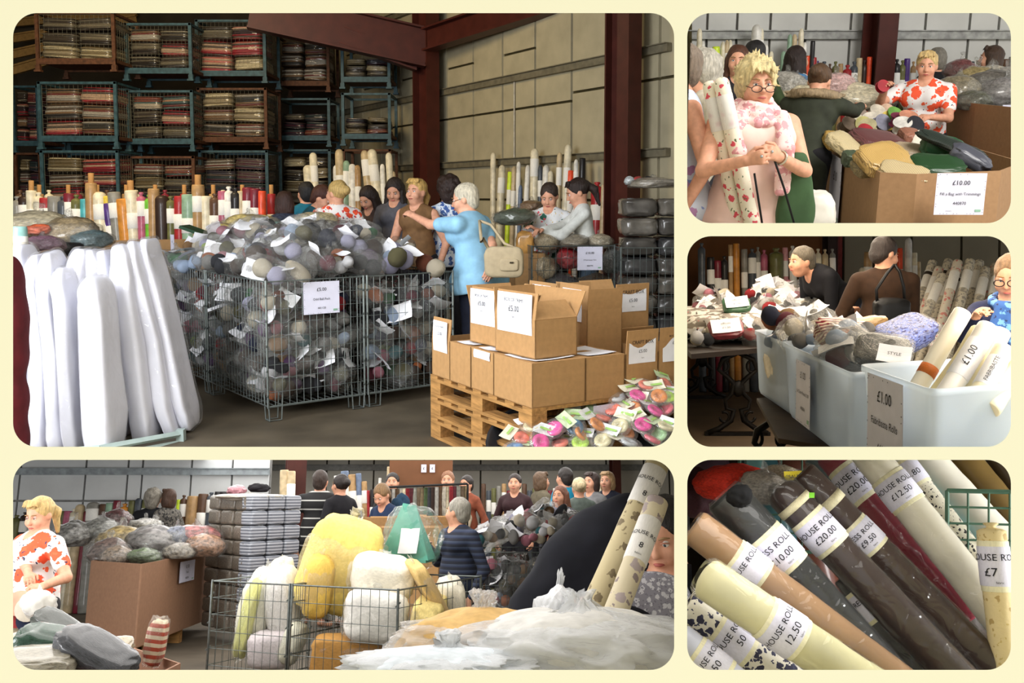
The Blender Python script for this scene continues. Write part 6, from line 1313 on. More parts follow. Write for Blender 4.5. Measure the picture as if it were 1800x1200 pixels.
# basting rolls standing in the front tub
for i, (x0, y0, x1, y1, Y, r, c, lb) in enumerate(((1693, 548, 1590, 720, 3.95, .036, '#f4f0e4', 'tallest white basting roll leaning in the front tub'), (1722, 580, 1640, 720, 3.8, .034, '#efe4b8', 'pale yellow basting roll beside the tallest one'), (1738, 574, 1650, 715, 3.7, .040, '#f2efec', 'basting roll with a one pound label in the front tub'), (1762, 582, 1690, 720, 3.75, .034, '#f0e8c4', 'cream basting roll at the right of the front tub'), (1766, 612, 1705, 720, 3.6, .036, '#f3ecd0', 'short basting roll with a printed label in the front tub'), (1792, 640, 1740, 720, 3.6, .036, '#f0e6c8', 'basting roll at the right edge of the front tub'), (1712, 600, 1625, 720, 3.85, .03, '#efe2b0', 'yellow basting roll between the white ones'))):
    t = roll(R3, R3.at(x1, y1, Y - .12), R3.at(x0, y0, Y), r, mat(c, .45, .03, 8, .05, coat=.3), lb, band=None, cap='flat', group='basting rolls in the front tub'); L_ = (R3.at(x0, y0, Y) - R3.at(x1, y1, Y - .12)).length
    if i in (2, 4):
        part('paper_label', BAND, PAPER, t, loc=(0, 0, L_ * .35), scale=(r * .99, r * .99, L_ * .45)); 
        b_ = R3.at(x1, y1, Y - .12); z_ = (R3.at(x0, y0, Y) - b_).normalized(); y_ = b_ - Vector((0, 0, R3.h)); y_ = (y_ - z_ * y_.dot(z_)).normalized(); Mx = Matrix((y_.cross(z_), y_, z_)).transposed().to_4x4(); Mx.translation = b_; t.matrix_world = R3.M @ Mx
        part('lettering', text_mesh('£1.00' if i == 2 else 'FABRIBASTE', .04 if i == 2 else .022), INK, t, M=Matrix.Translation((-.004, -r * 1.10, L_ * .58)) @ Matrix.Rotation(PI / 2, 4, 'X') @ Matrix.Rotation(PI / 2, 4, 'Z'))
    if i == 0: part('printed_panel', BAND, mat('#d87838', .5, .3, 40), t, loc=(0, 0, L_ * .34), scale=(r * .985, r * .985, L_ * .09))
# --- people of this picture
person(R3, 'person in a black coat with cropped grey hair bending over the back rolls', (1410, 458), 8.9, 105, lean=48, hp=-10, hair=('short', '#6a6050'), top=mat('#16161c', .8, .1, 10, .2), sleeve='long', bottom=mat('#202838', .8), hem=.75, b=1.15, res=.013, armL='low', armR='low')
pc_ = person(R3, 'dark haired woman in a brown cardigan with her back turned and a black handbag', (1556, 446), 7.3, -12, hy=-55, hp=18, b=1.2, hair=('short', '#2a1c16'), top=mat('#3a2618', .85, .12, 20, .25), sleeve='long', bottom=mat('#1a1a1e', .8), hem=.7, res=.011, armL=(1494, 545, 7.6), armR='front', bust=.3)
hb = thing(R3, 'handbag', 'black shoulder handbag worn by the woman in brown', 'handbag', R3.at(1566, 548, 6.98)); BK = mat('#0f0f11', .4, .1, 10, .2)
part('bag_body', blob(4, (.13, .06, .10), .05, 2, .05, box=.6, seed=3), BK, hb); strap(hb, [(-.1, 0, .06), (-.1, .02, .16), (-.03, .0, .28), (.03, .02, .34)], .012, BK); strap(hb, [(.1, 0, .06), (.09, .0, .18), (.06, .0, .29), (.03, .02, .34)], .012, BK)
pl = person(R3, 'woman with glasses, navy cardigan and blue scarf at the right edge', (1778, 487), 5.0, 140, hp=18, b=1.1, hair=('short', '#8a6a4a'), top=mat('#1c2244', .85, .1, 20, .25), sleeve='long', bottom=mat('#1a1a1e', .8), res=.010, armR=(1716, 556, 4.7), armL='front', detail=True)
H, T = pl['H'], pl['T']
for q in (-1, 1): part('spectacle_rim', MB().tube([H(q * .034 + .027 * math.cos(a), .113, .004 + .019 * math.sin(a)) for a in np.linspace(0, 2 * PI, 13)], .003, 6), mat('#1a1618', .3), pl['root']); part('spectacle_arm', MB().tube([H(q * .06, .11, .006), H(q * .082, 0, .01)], .003, 5), mat('#1a1618', .3), pl['root'])
gs = Sdf()
for k in range(12): a, b2 = 2 * PI * k / 12, 2 * PI * (k + 1) / 12; gs.cone(T(.09 * math.cos(a), .01 + .1 * math.sin(a), 1.40 - .03 * math.sin(a)), T(.09 * math.cos(b2), .01 + .1 * math.sin(b2), 1.40 - .03 * math.sin(b2)), .024, .024, .01)
gs.cone(T(.02, .12, 1.36), T(.05, .17, 1.2), .03, .04, .02); gs.cone(T(-.02, .12, 1.36), T(-.04, .17, 1.18), .03, .04, .02)
V, Qd = gs.mesh(.01); part('scarf', npmesh(V, Qd), m_spots('#2c5aa0', ['#6aa0d0', '#1c2a5a'], 20, .4, 'blue_scarf'), pl['root'])
trim(R3, pl['root'], py=796)
# ================================================================== lower left picture: foam cages and the crowd
rng = random.Random(404)
floor_poly(R4, -900, 1195, 2.2, 18.5, mat('#5c5448', .65, .15, 2.5, .05))
LW = mat('#d6d9da', .6, .05, 2, .04)
sheet_wall(R4, 'wall_left', -500, 515, 14.9, (0, 1.5, 2.165), (-100, 24, 118, 222, 289, 312, 390, 455), LW, mat('#8a8a88', .8), top=2.165, girts=(1.93,), gm=mat('#9aa3a8', .45, .15, 12, .1))
sheet_wall(R4, 'wall_back', 515, 1194, 17.2, (0, 1.4, 2.25), (560, 605, 640, 680, 760, 850, 910, 980, 1050, 1110, 1150), mat('#b5b2a8', .7, .06, 2, .04), mat('#5a574e', .9), top=2.25, girts=(2.05,), gm=mat('#7a7b78', .5))
column(R4, 'trim_10', (R4.at(518, 868, 14.5).x, 14.5, 0), .3, .28, .3, 2.14); column(R4, 'trim_11', (R4.at(1082, 868, 16.8).x, 16.8, 0), .2, .14, .2, 2.22)
r4 = [(30, 905, 32, 'olive', 16, 'twist'), (45, 900, 46, 'dark brown', 14, 'twist'), (110, 898, 112, 'olive', 14, 'flat'), (120, 898, 121, 'rose', 14, 'flat'), (131, 894, 132, 'cream', 13, 'twist'), (142, 886, 143, 'beige', 16, 'round'), (156, 892, 158, 'maroon', 14, 'twist'), (165, 882, 172, 'grey', 22, 'round'), (183, 886, 184, 'brown', 14, 'flat'), (194, 884, 195, 'sage green', 14, 'flat'), (206, 880, 207, 'maroon', 12, 'flat'), (220, 885, 221, 'orange', 16, 'twist'), (233, 880, 234, 'olive', 12, 'flat'), (315, 878, 314, 'neon yellow', 8, 'bare'),
      (324, 870, 324, 'brown', 12, 'twist'), (340, 872, 340, 'tan', 20, 'flat'), (358, 868, 358, 'brown', 17, 'flat'), (372, 865, 372, 'slate', 14, 'twist'), (384, 864, 384, 'black', 12, 'flat'), (394, 864, 394, 'black', 12, 'flat'), (500, 826, 512, 'beige', 15, 'flat'), (512, 828, 520, 'beige', 15, 'flat'), (60, 900, 62, 'grey', 12, 'flat'), (245, 875, 246, 'slate', 13, 'round'), (257, 878, 258, 'olive', 12, 'flat')]
row(R4, r4, 14.1, 'along the white wall of the foam picture', 'rolls along the white wall of the foam picture')
r4b = [(592, 836, 606, 'white', 10, 'flat'), (606, 828, 628, 'blue grey', 14, 'flat'), (618, 834, 640, 'tan', 14, 'flat'), (630, 832, 648, 'blue grey', 10, 'flat'), (640, 846, 654, 'tan', 10, 'flat'), (646, 862, 656, 'red', 8, 'flat'), (655, 860, 657, 'black', 8, 'flat'), (668, 840, 668, 'white', 5, 'flat'), (683, 820, 683, 'beige', 5, 'flat')]
row(R4, r4b, 15.6, 'leaning behind the striped sweater man', 'rolls leaning behind the striped sweater man')
r4c = [(850 + 9 * k, 850 + (k * 7 % 4) * 4, 850 + 9 * k, ['brown', 'maroon', 'olive', 'cream', 'tan', 'slate', 'white', 'grey'][k * 5 % 8], 8, 'flat') for k in range(24)]
row(R4, r4c, 16.2, 'in the far row under the grey wall', 'far rolls under the grey wall')
solo(R4, 'brown_board', MB().box((0, 0, 0), (R4.at(795, 830, 15.2).x - R4.at(684, 830, 15.2).x, .04, .40)), mat('#7a5238', .8, .06, 5), 'large brown cardboard sheet standing above the cloth rail', 'board', loc=R4.at(740, 832, 15.2))
for x in (745, 760): price_sign(R4, frame_from((1, 0, 0), (0, 0, 1), R4.at(x, 823, 15.15)), .08, .12, [('£', .05, 0, 0)], f'{"left" if x < 750 else "right"} paper notice on the brown cardboard sheet', scallop=False)
# --- rail of hanging cloth
t = thing(R4, 'cloth_rail', 'black rail carrying hanging lengths of cloth', 'rail', R4.g(750, 1070)); o = t.matrix_world.inverted() @ R4.M; A, B = R4.at(682, 856, 13.4), R4.at(822, 850, 13.4)
part('rail_bar', MB().tube([o @ A, o @ B], .016, 8), mat('#161616', .5), t)
for p in (A, B): part('upright', MB().tube([o @ p, o @ Vector((p.x, p.y, 0))], .016, 6), mat('#161616', .5), t)
hc = ['#3a2a24', '#8a2a30', '#4a5a3a', '#b9b0a0', '#6a5a48', '#a8a49c', '#5a2a30', '#3c3c40', '#c9bda0', '#7a6a50', '#54402e', '#8a8a80']
for k in range(22):
    p = A + (B - A) * ((k + .5) / 22); s_ = wave_sheet(.052, .55, .012, 4, 6, k, .02)
    solo(R4, 'hanging_cloth', s_, mat(hc[k * 5 % 12], .8, .2, 20, .2), f'{ORD[k]} length of cloth from the left on the black rail', 'cloth', M=Matrix.Translation(p - Vector((0, 0, .30))) @ Matrix.Rotation(PI / 2, 4, 'X'), group='cloth lengths on the black rail')
# --- brown box of bagged tinsel
Zr = .93; G4 = lambda x, y, z: R4.g(x, y, z)
p4 = [G4(160, 985, Zr), G4(249, 991, Zr), G4(386, 966, Zr), G4(412, 965, Zr), G4(300, 966, Zr)]
big_box(R4, [(p.x, p.y) for p in p4], .15, .78, 'large brown box of bagged tinsel beside the floral woman', mat('#8f6c54', .75, .05, 30, .05))
pallet(R4, (p4[1].x - .05, p4[1].y - .02), math.atan2(p4[2].y - p4[1].y, p4[2].x - p4[1].x), 1.5, .8, 'wooden pallet under the brown box of tinsel')
e = (p4[2] - p4[1]); L = e.length
price_sign(R4, frame_from(e, (0, 0, 1), p4[1] + e * .52 + Vector((.03, -.03, -.16))), .30 * 1.6, .22, [('£1.00', .05, 0, .05), ('Tinsel', .035, 0, -.01), ('440394', .035, 0, -.07)], 'white one pound price card on the tinsel box')
cc = (p4[0] + p4[2] + p4[1] + p4[4]) / 4
for i, (x, y, sc, c, nm) in enumerate([(190, 970, (.22, .2, .14), '#6a5a54', 'brown'), (215, 950, (.26, .25, .16), '#b09a68', 'gold'), (270, 955, (.36, .3, .2), '#7e7a78', 'silver grey'), (310, 950, (.2, .25, .18), '#6a7080', 'blue grey'), (345, 945, (.3, .25, .16), '#b06a68', 'red and white'), (360, 960, (.22, .2, .14), '#a07a60', 'copper'), (205, 978, (.18, .16, .12), '#8a7a6a', 'mixed'), (255, 978, (.2, .16, .1), '#5a6a4a', 'green and red'), (180, 930, (.2, .3, .14), '#8a8a84', 'pale'), (205, 915, (.18, .2, .14), '#6a4a4a', 'red green'), (255, 928, (.2, .25, .12), '#a8a49a', 'frosted'), (130, 940, (.22, .3, .16), '#8a8884', 'smoky'), (315, 968, (.16, .16, .1), '#8c8478', 'straw')]):
    Y = 10.4 + (985 - y) * .022; tied_bag(R4, R4.at(x, y, Y), sc, m_wrap(c, scale=5, var=.4), f'{nm} tinsel in a clear bag on the brown box', 420 + i, film=FILM, group='bagged tinsel on the brown box')
# --- pallet of shrink wrapped multipacks
C0 = R4.at(442, 900, 10.9); C0.z = 0; er = (R4.at(531, 900, 11.5) - R4.at(442, 900, 10.9)); er.z = 0; el = (R4.at(366, 900, 11.8) - R4.at(442, 900, 10.9)); el.z = 0
MP = blob(4, (1, 1, 1), .03, 3, .05, box=.9, seed=77, name='multipack')
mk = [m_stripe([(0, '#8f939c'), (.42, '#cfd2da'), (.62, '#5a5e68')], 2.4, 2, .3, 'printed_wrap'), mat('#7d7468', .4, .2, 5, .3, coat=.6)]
an_r = math.atan2(er.y, er.x); an_l = math.atan2(el.y, el.x)
for j in range(9):
    z = .2 + j * .163
    for i in range(3):
        c = C0 + er * ((i + .5) / 3) + el * .12 + Vector((0, 0, z)); solo(R4, 'multipack', MP, mk[0], f'shrink wrapped multipack, {ORD[8 - j]} row down, {["left", "middle", "right"][i]} of the bright stack face', 'multipack', loc=c, rz=an_r + rng.uniform(-.06, .06), scale=(er.length / 6.2, .1, .08), group='multipacks in the shrink wrapped stack')
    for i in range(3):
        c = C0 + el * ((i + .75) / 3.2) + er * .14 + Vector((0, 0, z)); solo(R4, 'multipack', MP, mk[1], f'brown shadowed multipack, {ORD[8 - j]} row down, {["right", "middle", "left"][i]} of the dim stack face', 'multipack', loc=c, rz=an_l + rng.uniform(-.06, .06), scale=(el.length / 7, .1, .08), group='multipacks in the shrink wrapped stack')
tied_bag(R4, R4.at(440, 874, 11.4), (.40, .34, .05), m_wrap('#a8a090'), 'crumpled polythene lid on the shrink wrapped stack', 441, film=FILM); tied_bag(R4, R4.at(415, 862, 12.0), (.12, .12, .07), m_wrap('#c88a94'), 'pink bundle on the shrink wrapped stack', 442); tied_bag(R4, R4.at(455, 858, 12.2), (.14, .1, .06), mat('#222', .8) if False else mat('#242226', .8), 'dark cloth bundle on the shrink wrapped stack', 443)
# --- wire cages of foam
ca = math.atan2(-.43, .9); CF = R4.g(700, 1037, 1.0); CF.z = 0; fx = Vector((.9, -.43, 0)).normalized(); fy = Vector((.43, .9, 0)).normalized()
CW = mat('#6e7472', .4, .15, 30, .02, metal=.8)
NB = CF - fx * .84; NA = NB - fx * .70
cage(R4, NB, ca, .84, 1.15, 1.0, 'wire cage of wrapped foam blocks in the foreground', nx=12, ny=8, wire=CW); cage(R4, NA, ca, .68, 1.15, 1.0, 'wire cage of pale foam pieces at the left of foreground', nx=10, ny=8, wire=CW)
def L4(P, u, v, z): return P + fx * u + fy * v + Vector((0, 0, z))
def foam(px, py, Y, sc, c, label, rot=(0, 0, 0), seed=0, film=True, box=.75, lump=.06):
    t = thing(R4, 'foam_piece', label, 'foam', R4.at(px, py, Y), 0, 'foam pieces in the foreground cages', Euler(rot).to_matrix())
    part('foam', blob(4, (1, 1, 1), lump, 2.2, .06, box=box, seed=seed), mat(c, .75, .08, 10, .2), t, scale=sc)
    if film: part('polythene', blob(4, (1.06, 1.06, 1.05), .09, 2.4, .16, box=box * .8, seed=seed + 1, pinch=.12), m_film('#ffffff', .06, .1, 10), t, scale=sc)
for i, (px, py, Y, sc, c, lb, rot, bx_) in enumerate([
    (600, 992, 6.95, (.25, .24, .32), '#e6cf72', 'huge yellow foam block in clear wrap rising from the cage', (.1, .28, .1), .75), (560, 1030, 6.65, (.09, .14, .2), '#dcb95a', 'amber foam piece at the left of the yellow block', (.1, .1, 0), .6),
    (672, 1012, 6.6, (.2, .18, .13), '#ece6d6', 'white foam cushion beside the yellow block', (.2, .12, .2), .7), (660, 1082, 6.4, (.2, .16, .16), '#e4e2dc', 'pale foam roll in the middle of the cage', (0, .1, .1), .6),
    (610, 1150, 6.45, (.22, .12, .12), '#b98a4a', 'curved tan foam slab low in the cage', (.1, .0, .1), .85), (752, 1085, 6.55, (.1, .3, .14), '#e2cc84', 'pale yellow slab at the right side of the cage', (.1, .3, 0), .75),
    (752, 1035, 6.5, (.045, .14, .2), '#d8b878', 'flat tan foam board leaning at the cage corner', (.2, -.55, .25), .95), (790, 1060, 6.85, (.1, .16, .16), '#efe8d4', 'cream foam bag at the right end of the cage', (.2, 0, .2), .6),
    (455, 1065, 7.0, (.12, .18, .26), '#e0dfce', 'tall pale foam roll bending in the left cage', (.05, .2, .1), .4), (500, 1060, 6.95, (.12, .18, .26), '#d8d6d4', 'grey white foam bag in the left cage', (.05, -.1, 0), .4), (438, 1085, 6.85, (.05, .12, .26), '#d6d890', 'greenish yellow foam strip in the left cage', (0, .2, 0), .5),
    (478, 1140, 6.8, (.15, .14, .12), '#cfc8cc', 'mauve white foam block low in the left cage', (0, 0, .1), .7), (490, 1015, 7.3, (.09, .16, .14), '#e6e0c4', 'cream foam end at the back of the left cage', (.1, .2, 0), .4), (515, 1130, 6.75, (.07, .12, .14), '#dcdccb', 'small pale foam offcut by the cage join', (0, .4, 0), .5)]):
    foam(px, py, Y + .47, tuple(q * 1.06 for q in sc), c, lb, rot, 500 + 2 * i, box=bx_)
WP = R4.at(712, 987, 7.75); t = thing(R4, 'foam_wedge', 'teal foam wedge in clear wrap on top of the yellow foam', 'foam', WP, -.2)
part('foam', MB().prism([(-.18, -.1), (.2, -.12), (.2, .16), (-.12, .16)], 0, .02).add([(-.18, -.1, .02), (.22, -.12, .02), (.2, .16, .02), (-.14, .16, .02), (-.02, -.02, .44), (.06, .06, .42)], [(0, 1, 4), (1, 2, 5, 4), (2, 3, 5), (3, 0, 4, 5)]), mat('#5fa896', .75, .08, 14, .2), t); part('paper_sheet', wave_sheet(.15, .2, .005), PAPER, t, M=Matrix.Translation((.06, -.105, .16)) @ Matrix.Rotation(1.15, 4, 'X')); part('polythene', blob(4, (.24, .18, .24), .1, 2.5, .2, seed=8), FILM, t, loc=(.06, .02, .17))
# --- heap of wool packs in cages at the right
HN = R4.at(838, 1060, 10.6); HN.z = 0
for k in range(2): cage(R4, HN + Vector((.78 * k, 0, 0)), .0, .76, 1.0, 1.0, f'{["left", "right"][k]} of two wire cages below the far wool heap', nx=12, ny=8, wire=CW)
for k in range(2): packs_in_cage(R4, HN + Vector((.78 * k, 0, 0)), 0, .76, 1.0, 1.0, 'f', f'inside the far {["left", "right"][k]} cage', 'odd ball packs inside the far cages', rng)
for i in range(9):
    for j in range(7):
        a = (i + .5) / 9 * 1.65 + rng.uniform(-.06, .06) - .05; b_ = (j + .5) / 7 * 2.0 + rng.uniform(-.06, .06); ed = min(a + .1, 1.6 - a, b_ + .15, 2.3 - b_); z = 1.02 + .4 * min(1, max(ed, 0) / .9) + rng.uniform(-.03, .05)
        pack(R4, HN + Vector((a, b_, z)), any_rot(rng), .165 * rng.uniform(.85, 1.1), f'at the {["front", "middle", "back"][min(2, j // 3)]} of far heap', 'odd ball packs in the far heap', rng, cols=[rng.choice(['white', 'cream', 'pale lilac', 'grey', 'black', 'charcoal', 'red', 'tan', 'pink', 'teal']) for _ in range(4)], nofilm=rng.random() < .5, big=1.2)
# cartons seen behind the foam
for k, (x, y) in enumerate(((640, 925), (690, 922), (735, 924), (660, 940), (715, 940))): carton(R4, R4.at(x, y + 28, 11.2 - (k > 2) * .6).xy.to_3d() , 0, .34, .4, R4.at(x, y, 11.0).z, f'{ORD[k]} brown carton from the left behind the foam cages', True, [('f', 20, .1), ('b', 20, .1)], group='cartons behind the foam cages')
# --- foreground polythene and near box
def sheet_bag(px, py, Y, sc, c, label, seed, film_op=.35, rot=(0, 0, 0)):
    t = thing(R4, 'polythene_bag', label, 'bag', R4.at(px, py, Y), 0, None, Euler(rot).to_matrix())
    part('contents', blob(5, (.9, .9, .86), .1, 2, .1, seed=seed), mat(c, .7, .1, 7, .2), t, scale=sc); part('polythene', blob(5, (1.05, 1.05, 1.02), .12, 3.2, .34, seed=seed + 2, pinch=.15), m_film('#f2f4f8', film_op, .14, 6), t, scale=sc)
sheet_bag(1020, 1150, 2.45, (.30, .2, .125), '#d8d6d2', 'big white polythene bag in the front right foreground', 61, .4); sheet_bag(850, 1140, 2.55, (.22, .18, .105), '#cfa868', 'tan filled polythene bag in the centre foreground', 64, .22); sheet_bag(790, 1182, 2.3, (.22, .14, .065), '#e4ecf4', 'pale blue white polythene bag at the bottom edge', 67, .6); sheet_bag(975, 1098, 2.5, (.05, .05, .10), '#e2e2e6', 'upright twisted end of the white polythene bag', 70, .55, (0, .15, 0))
NBX = [G4(20, 1150, .95), G4(165, 1085, .95), G4(318, 1133, .95), G4(200, 1190, .95)]
bxp = [R4.at(-20, 1140, 5.4), R4.at(20, 1195, 4.6), R4.at(200, 1195, 4.6), R4.at(320, 1133, 5.5), R4.at(165, 1090, 6.6), R4.at(60, 1090, 6.6)]
Zb = .72; bb = big_box(R4, [(p.x, p.y) for p in bxp], 0, Zb, 'open brown bin of trimmings at the lower left', mat('#96705a', .75, .05, 30, .05))
for i, (x, y, Y, sc, c, lb, rot) in enumerate([(85, 1140, 5.1, (.16, .12, .10), '#23503c', 'green corded trimming hank in the lower left bin', (.2, .2, .1)), (125, 1115, 5.5, (.24, .09, .035), '#333a34', 'long dark flat pack leaning in the lower left bin', (.2, .45, -.3)), (170, 1150, 4.9, (.2, .12, .07), '#55575e', 'shiny charcoal pack at the front of the lower left bin', (.3, .4, -.2)), (40, 1130, 5.2, (.1, .1, .02), '#d8cfb4', 'cream card at the left of the lower left bin', (.4, .1, 0)), (274, 1128, 5.6, (.05, .05, .12), '#b4644c', 'red and cream striped pack standing in the bin corner', (.0, .12, 0)), (190, 1140, 5.5, (.12, .12, .04), '#b9a888', 'buff pack low in the lower left bin', (.2, 0, .2)), (60, 1165, 4.8, (.2, .14, .05), '#c4bca8', 'pale pack at the bottom of the lower left bin', (.2, 0, .1))]):
    wpack(R4, x, y, Y, sc, c, lb, rot, 470 + i, 'trimming', 'trimmings in the lower left bin', m=m_stripe([(0, '#b4503c'), (.5, '#e0cfb4')], 3, 2, .4) if 'striped' in lb else None, film='striped' in lb)
for i, (x, y, c, nm) in enumerate(((36, 1062, '#d8a890', 'salmon'), (50, 1072, '#e4dccc', 'white'), (52, 1090, '#28304a', 'navy dotted'), (30, 1082, '#b04040', 'red'), (64, 1068, '#e8e4dc', 'ivory'), (28, 1098, '#c8bca0', 'beige'))): solo(R4, 'ribbon_spool', spool, mat(c, .5, .1, 20, .1), f'{nm} ribbon spool piled before the floral woman', 'ribbon spool', M=Matrix.Translation(R4.at(x, y, 6.2)) @ Euler((1.3, .2 * i, .3)).to_matrix().to_4x4(), scale=(1.5, 1.5, 2), group='ribbon spools before the floral woman')
tied_bag(R4, R4.at(68, 1060, 6.1), (.10, .06, .09), mat('#e2ded2', .5, .08, 8, .3), 'white polythene bag held by the floral woman', 491, film=m_film('#ffffff', .3, .15, 8), pinch=.2)
# --- people of this picture
ph = person(R4, 'blonde ponytailed woman in an orange flower print dress sorting trimmings', (72, 905), 6.9, 148, hp=22, hy=15, b=1.25, hair=('pony', '#d8b878'), top=FLOWER, sleeve='short', bottom=mat('#26252a', .8), hem=.62, armR=(52, 1022, 6.5), armL=(75, 1030, 6.45), res=.008, bust=.9, detail=True)
person(R4, 'grey haired woman in a navy striped sweater beside the foam cages', (806, 900), 8.3, 130, hy=-70, b=1.2, hair=('short', '#a8a296'), top=m_stripe([(0, '#1c2030'), (.5, '#2a3450'), (.75, '#3c465e')], 22, 2), sleeve='long', bottom=mat('#1c2436', .8), hem=.78, res=.010, armR=(752, 960, 8.4), armL='down')
person(R4, 'man in a black and white striped sweater with his back turned', (563, 846), 12.9, 0, b=1.25, hair=('short', '#3a2a22'), top=m_stripe([(0, '#1a1a1c'), (.6, '#c8c8c4'), (.75, '#1a1a1c')], 9, 2), sleeve='long', bottom=mat('#1a1a1e', .8), res=.013, bust=0)
person(R4, 'dark haired woman in a black jacket and pink top next to the striped man', (599, 853), 12.7, 45, hair=('bun', '#241814'), top=mat('#1a191e', .8), sleeve='long', bottom=mat('#1a1a1e', .8), res=.013)
person(R4, 'woman in a blue coat with a rucksack stooping near the cloth rail', (672, 870), 12.0, 150, lean=20, hp=30, hair=('short', '#8a6a44'), top=mat('#20304e', .8), sleeve='long', bottom=mat('#1a1a1e', .8), res=.014)
tied_bag(R4, R4.at(704, 890, 12.2), (.12, .1, .16), mat('#1e3a52', .8, .15, 10, .2), 'blue rucksack on the back of the stooping woman', 495, cat='rucksack')
person(R4, 'grey haired person in black with their back turned near the white wall', (269, 878), 13.3, 0, hair=('curly', '#8a8478'), top=mat('#16171c', .8), sleeve='long', bottom=mat('#1a1a1e', .8), res=.014, b=1.2)
person(R4, 'brown haired woman in a leopard coat near the white wall', (296, 876), 13.3, 60, hair=('bob', '#4a3020'), top=m_spots('#5a5650', ['#22201e', '#8a8478'], 26, .4, 'leopard_print'), sleeve='long', bottom=mat('#1a1a1e', .8), res=.014)
for i, (x, y, Y, yaw, hr, tp_, lb) in enumerate(((905, 850, 14.5, 170, ('short', '#2a1a14'), '#3a2428', 'dark haired woman in a brown cardigan near the far rolls'), (951, 846, 15.5, -60, ('bob', '#6a5038'), '#6a6250', 'woman in khaki with a shoulder bag near the far wall'), (993, 840, 14.6, 40, ('short', '#241a16'), '#1886a8', 'man in a bright teal t-shirt at the far wall'), (1018, 858, 13.2, 10, ('bun', '#d8c49a'), '#5c6660', 'blonde person in a grey denim jacket beyond the heap'), (985, 872, 12.6, 150, ('long', '#7a4a34'), '#4a4a50', 'red haired woman looking down over the far heap'), (1040, 848, 14.2, 140, ('bob', '#3a2620'), '#7a7a7c', 'dark haired person holding a white roll beyond the heap'), (1068, 846, 14.8, 150, ('bob', '#b8956a'), '#1c2030', 'fair haired woman in navy near the right column'), (820, 852, 15.2, 150, ('short', '#2e2420'), '#8a4a34', 'person in rust orange at the end of the cloth rail'), (690, 848, 14.8, 180, ('short', '#2a2220'), '#3a3a3c', 'person with dark hair above the cloth rail'), (787, 845, 15.0, 175, ('short', '#9a6a4a'), '#b8a890', 'person with a patterned headband above the cloth rail'))):
    person(R4, lb, (x, y), Y, yaw, hair=hr, top=mat(tp_, .8, .12, 20, .2), sleeve='short' if 'teal' in lb else 'long', bottom=mat('#1c1c22', .8), res=.018)
COAT = mat('#12131c', .85, .15, 14, .3)
pr_ = person(R4, 'woman with long dark hair in a navy coat carrying two beige rolls', (1172, 940), 3.35, 148, lean=4, hp=24, b=1.5, hair=('short', '#1c1210'), top=COAT, sleeve='long', bottom=COAT, hem=.6, res=.008, bust=.8, detail=True, armL=(1075, 1075, 3.0), armR='front')
g = Sdf()                                   # hair and coat shoulder falling to the left
for a, b_, ra, rb in (((1105, 905, 3.55), (1010, 985, 3.5), .06, .09), ((1010, 985, 3.5), (960, 1080, 3.5), .10, .12), ((1060, 960, 3.55), (990, 1110, 3.55), .14, .16), ((1110, 920, 3.5), (1050, 1100, 3.5), .10, .16)): g.cone(R4.at(*a), R4.at(*b_), ra, rb, .06)
V, Qd = g.mesh(.014); V += np.array((.016, .016, .004)) * nz(V, 11, 2, 3)[:, None]; iv = pr_['root'].matrix_world.inverted() @ R4.M; V = V @ np.array(iv)[:3, :3].T + np.array(iv)[:3, 3]
part('draped_coat', npmesh(V, Qd), COAT, pr_['root'])
bl = solo(R4, 'grey_blouse', blob(4, (.12, .06, .16), .05, 2, .05, box=.5, seed=2), m_spots('#8a8894', ['#c9c8d0', '#74727e'], 60, .42, 'lace_print'), 'grey lace print blouse worn by the woman in the navy coat', 'blouse', loc=R4.at(1150, 1105, 3.08)); trim(R4, pr_['root'], px=1195); trim(R4, bl, px=1195)
BG1 = m_spots('#c2b48e', ['#7a6c52', '#8a7c5e'], 22, .26, 'leaf_print'); BG2 = m_spots('#cfc3a6', ['#a89a98', '#8a7c7a'], 18, .36, 'dandelion_print')
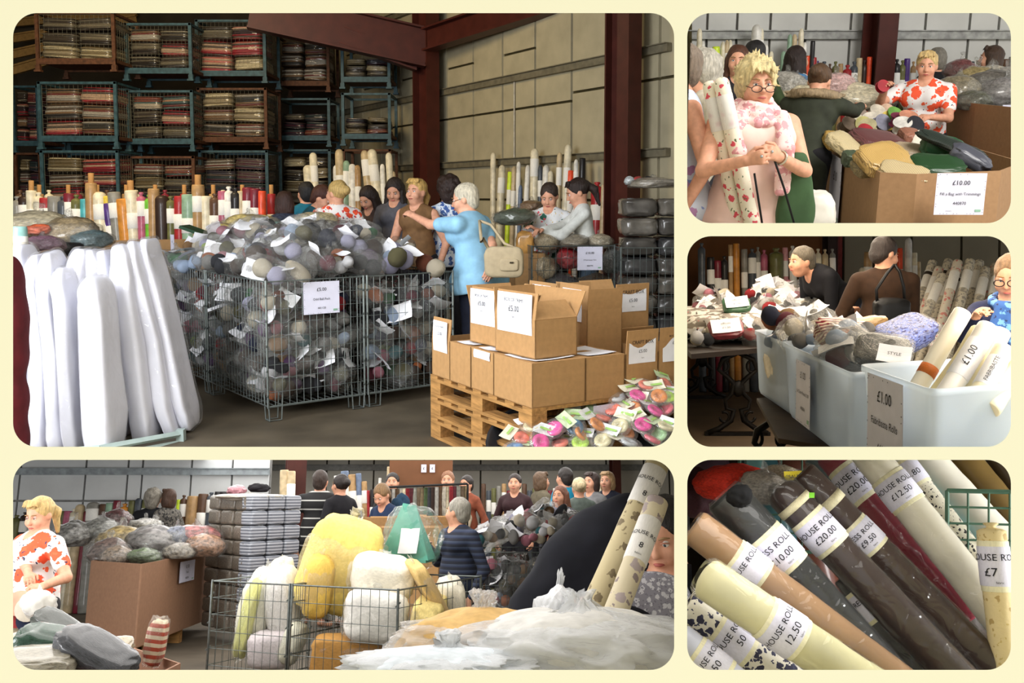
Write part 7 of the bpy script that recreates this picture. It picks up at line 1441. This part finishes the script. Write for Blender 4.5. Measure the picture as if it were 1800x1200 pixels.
for x0, y0, x1, y1, Y, w_, m_, nm in ((1160, 800, 1026, 1108, 2.85, 42, BG1, 'left'), (1156, 880, 1066, 1120, 2.72, 40, BG2, 'right')):
    a, b_ = R4.at(x0, y0 if y0 > 806 else 806, Y + .1), R4.at(x1, y1, Y - .1); r = w_ * Y / F / 2; L = (a - b_).length
    t = roll(R4, b_, a, r, m_, f'{nm} of two beige printed rolls carried by the woman in navy', band=(.70, .93) if nm == 'left' else (.52, .84), cap='flat', bandm=mat('#e2dfda', .5, .04, 8, .05)); z = (a - b_).normalized(); y = (b_ + (a - b_) * .5 - Vector((0, 0, R4.h))); y = (y - z * y.dot(z)).normalized(); Mx = Matrix((y.cross(z), y, z)).transposed().to_4x4(); Mx.translation = b_; t.matrix_world = R4.M @ Mx
    q = .84 if nm == 'left' else .70; part('lettering', curved_text([('HOUSE ROLL', .017, L * q, .004), ('8', .024, L * (q - .09), .0), ('fabric', .008, L * (q - .15), 0)], r), INK, t); trim(R4, t, px=1195); trim(R4, t, py=806, keep='below') if False else None

# ------------------------------------------------------------------ keep every hall inside its own partitions
LIM = {id(R1): [('py', 797.5, 'above'), ('px', 1195.3, 'left')], id(R2): [('py', 402.2, 'above'), ('px', 1197.7, 'right')], id(R3): [('py', 796, 'above'), ('py', 405.5, 'below'), ('px', 1197.7, 'right')],
       id(R4): [('py', 801.5, 'below'), ('px', 1195.3, 'left')], id(R5): [('py', 799, 'below'), ('px', 1197.7, 'right')]}
bpy.context.view_layer.update()
def meshes(o): return ([o] if o.type == 'MESH' else []) + [m for c in o.children for m in meshes(c)]
for nm, rm in list(ROOM_OF.items()):
    o = COL.objects.get(nm)
    if o is None: continue
    inv = rm.M.inverted()
    pts = [inv @ (m.matrix_world @ Vector(c)) for m in meshes(o) for c in m.bound_box]
    for kind, val, keep in LIM[id(rm)]:
        d = rm.d(PX, val) if kind == 'py' else rm.d(val, PY)
        n = Vector((1, 0, 0)).cross(d).normalized() * (1 if keep == 'below' else -1) if kind == 'py' else Vector((d.y, -d.x, 0)).normalized() * (-1 if keep == 'right' else 1)
        if any((p - Vector((0, 0, rm.h))).dot(n) > 1e-3 for p in pts): trim(rm, o, **{kind: val, 'keep': keep})
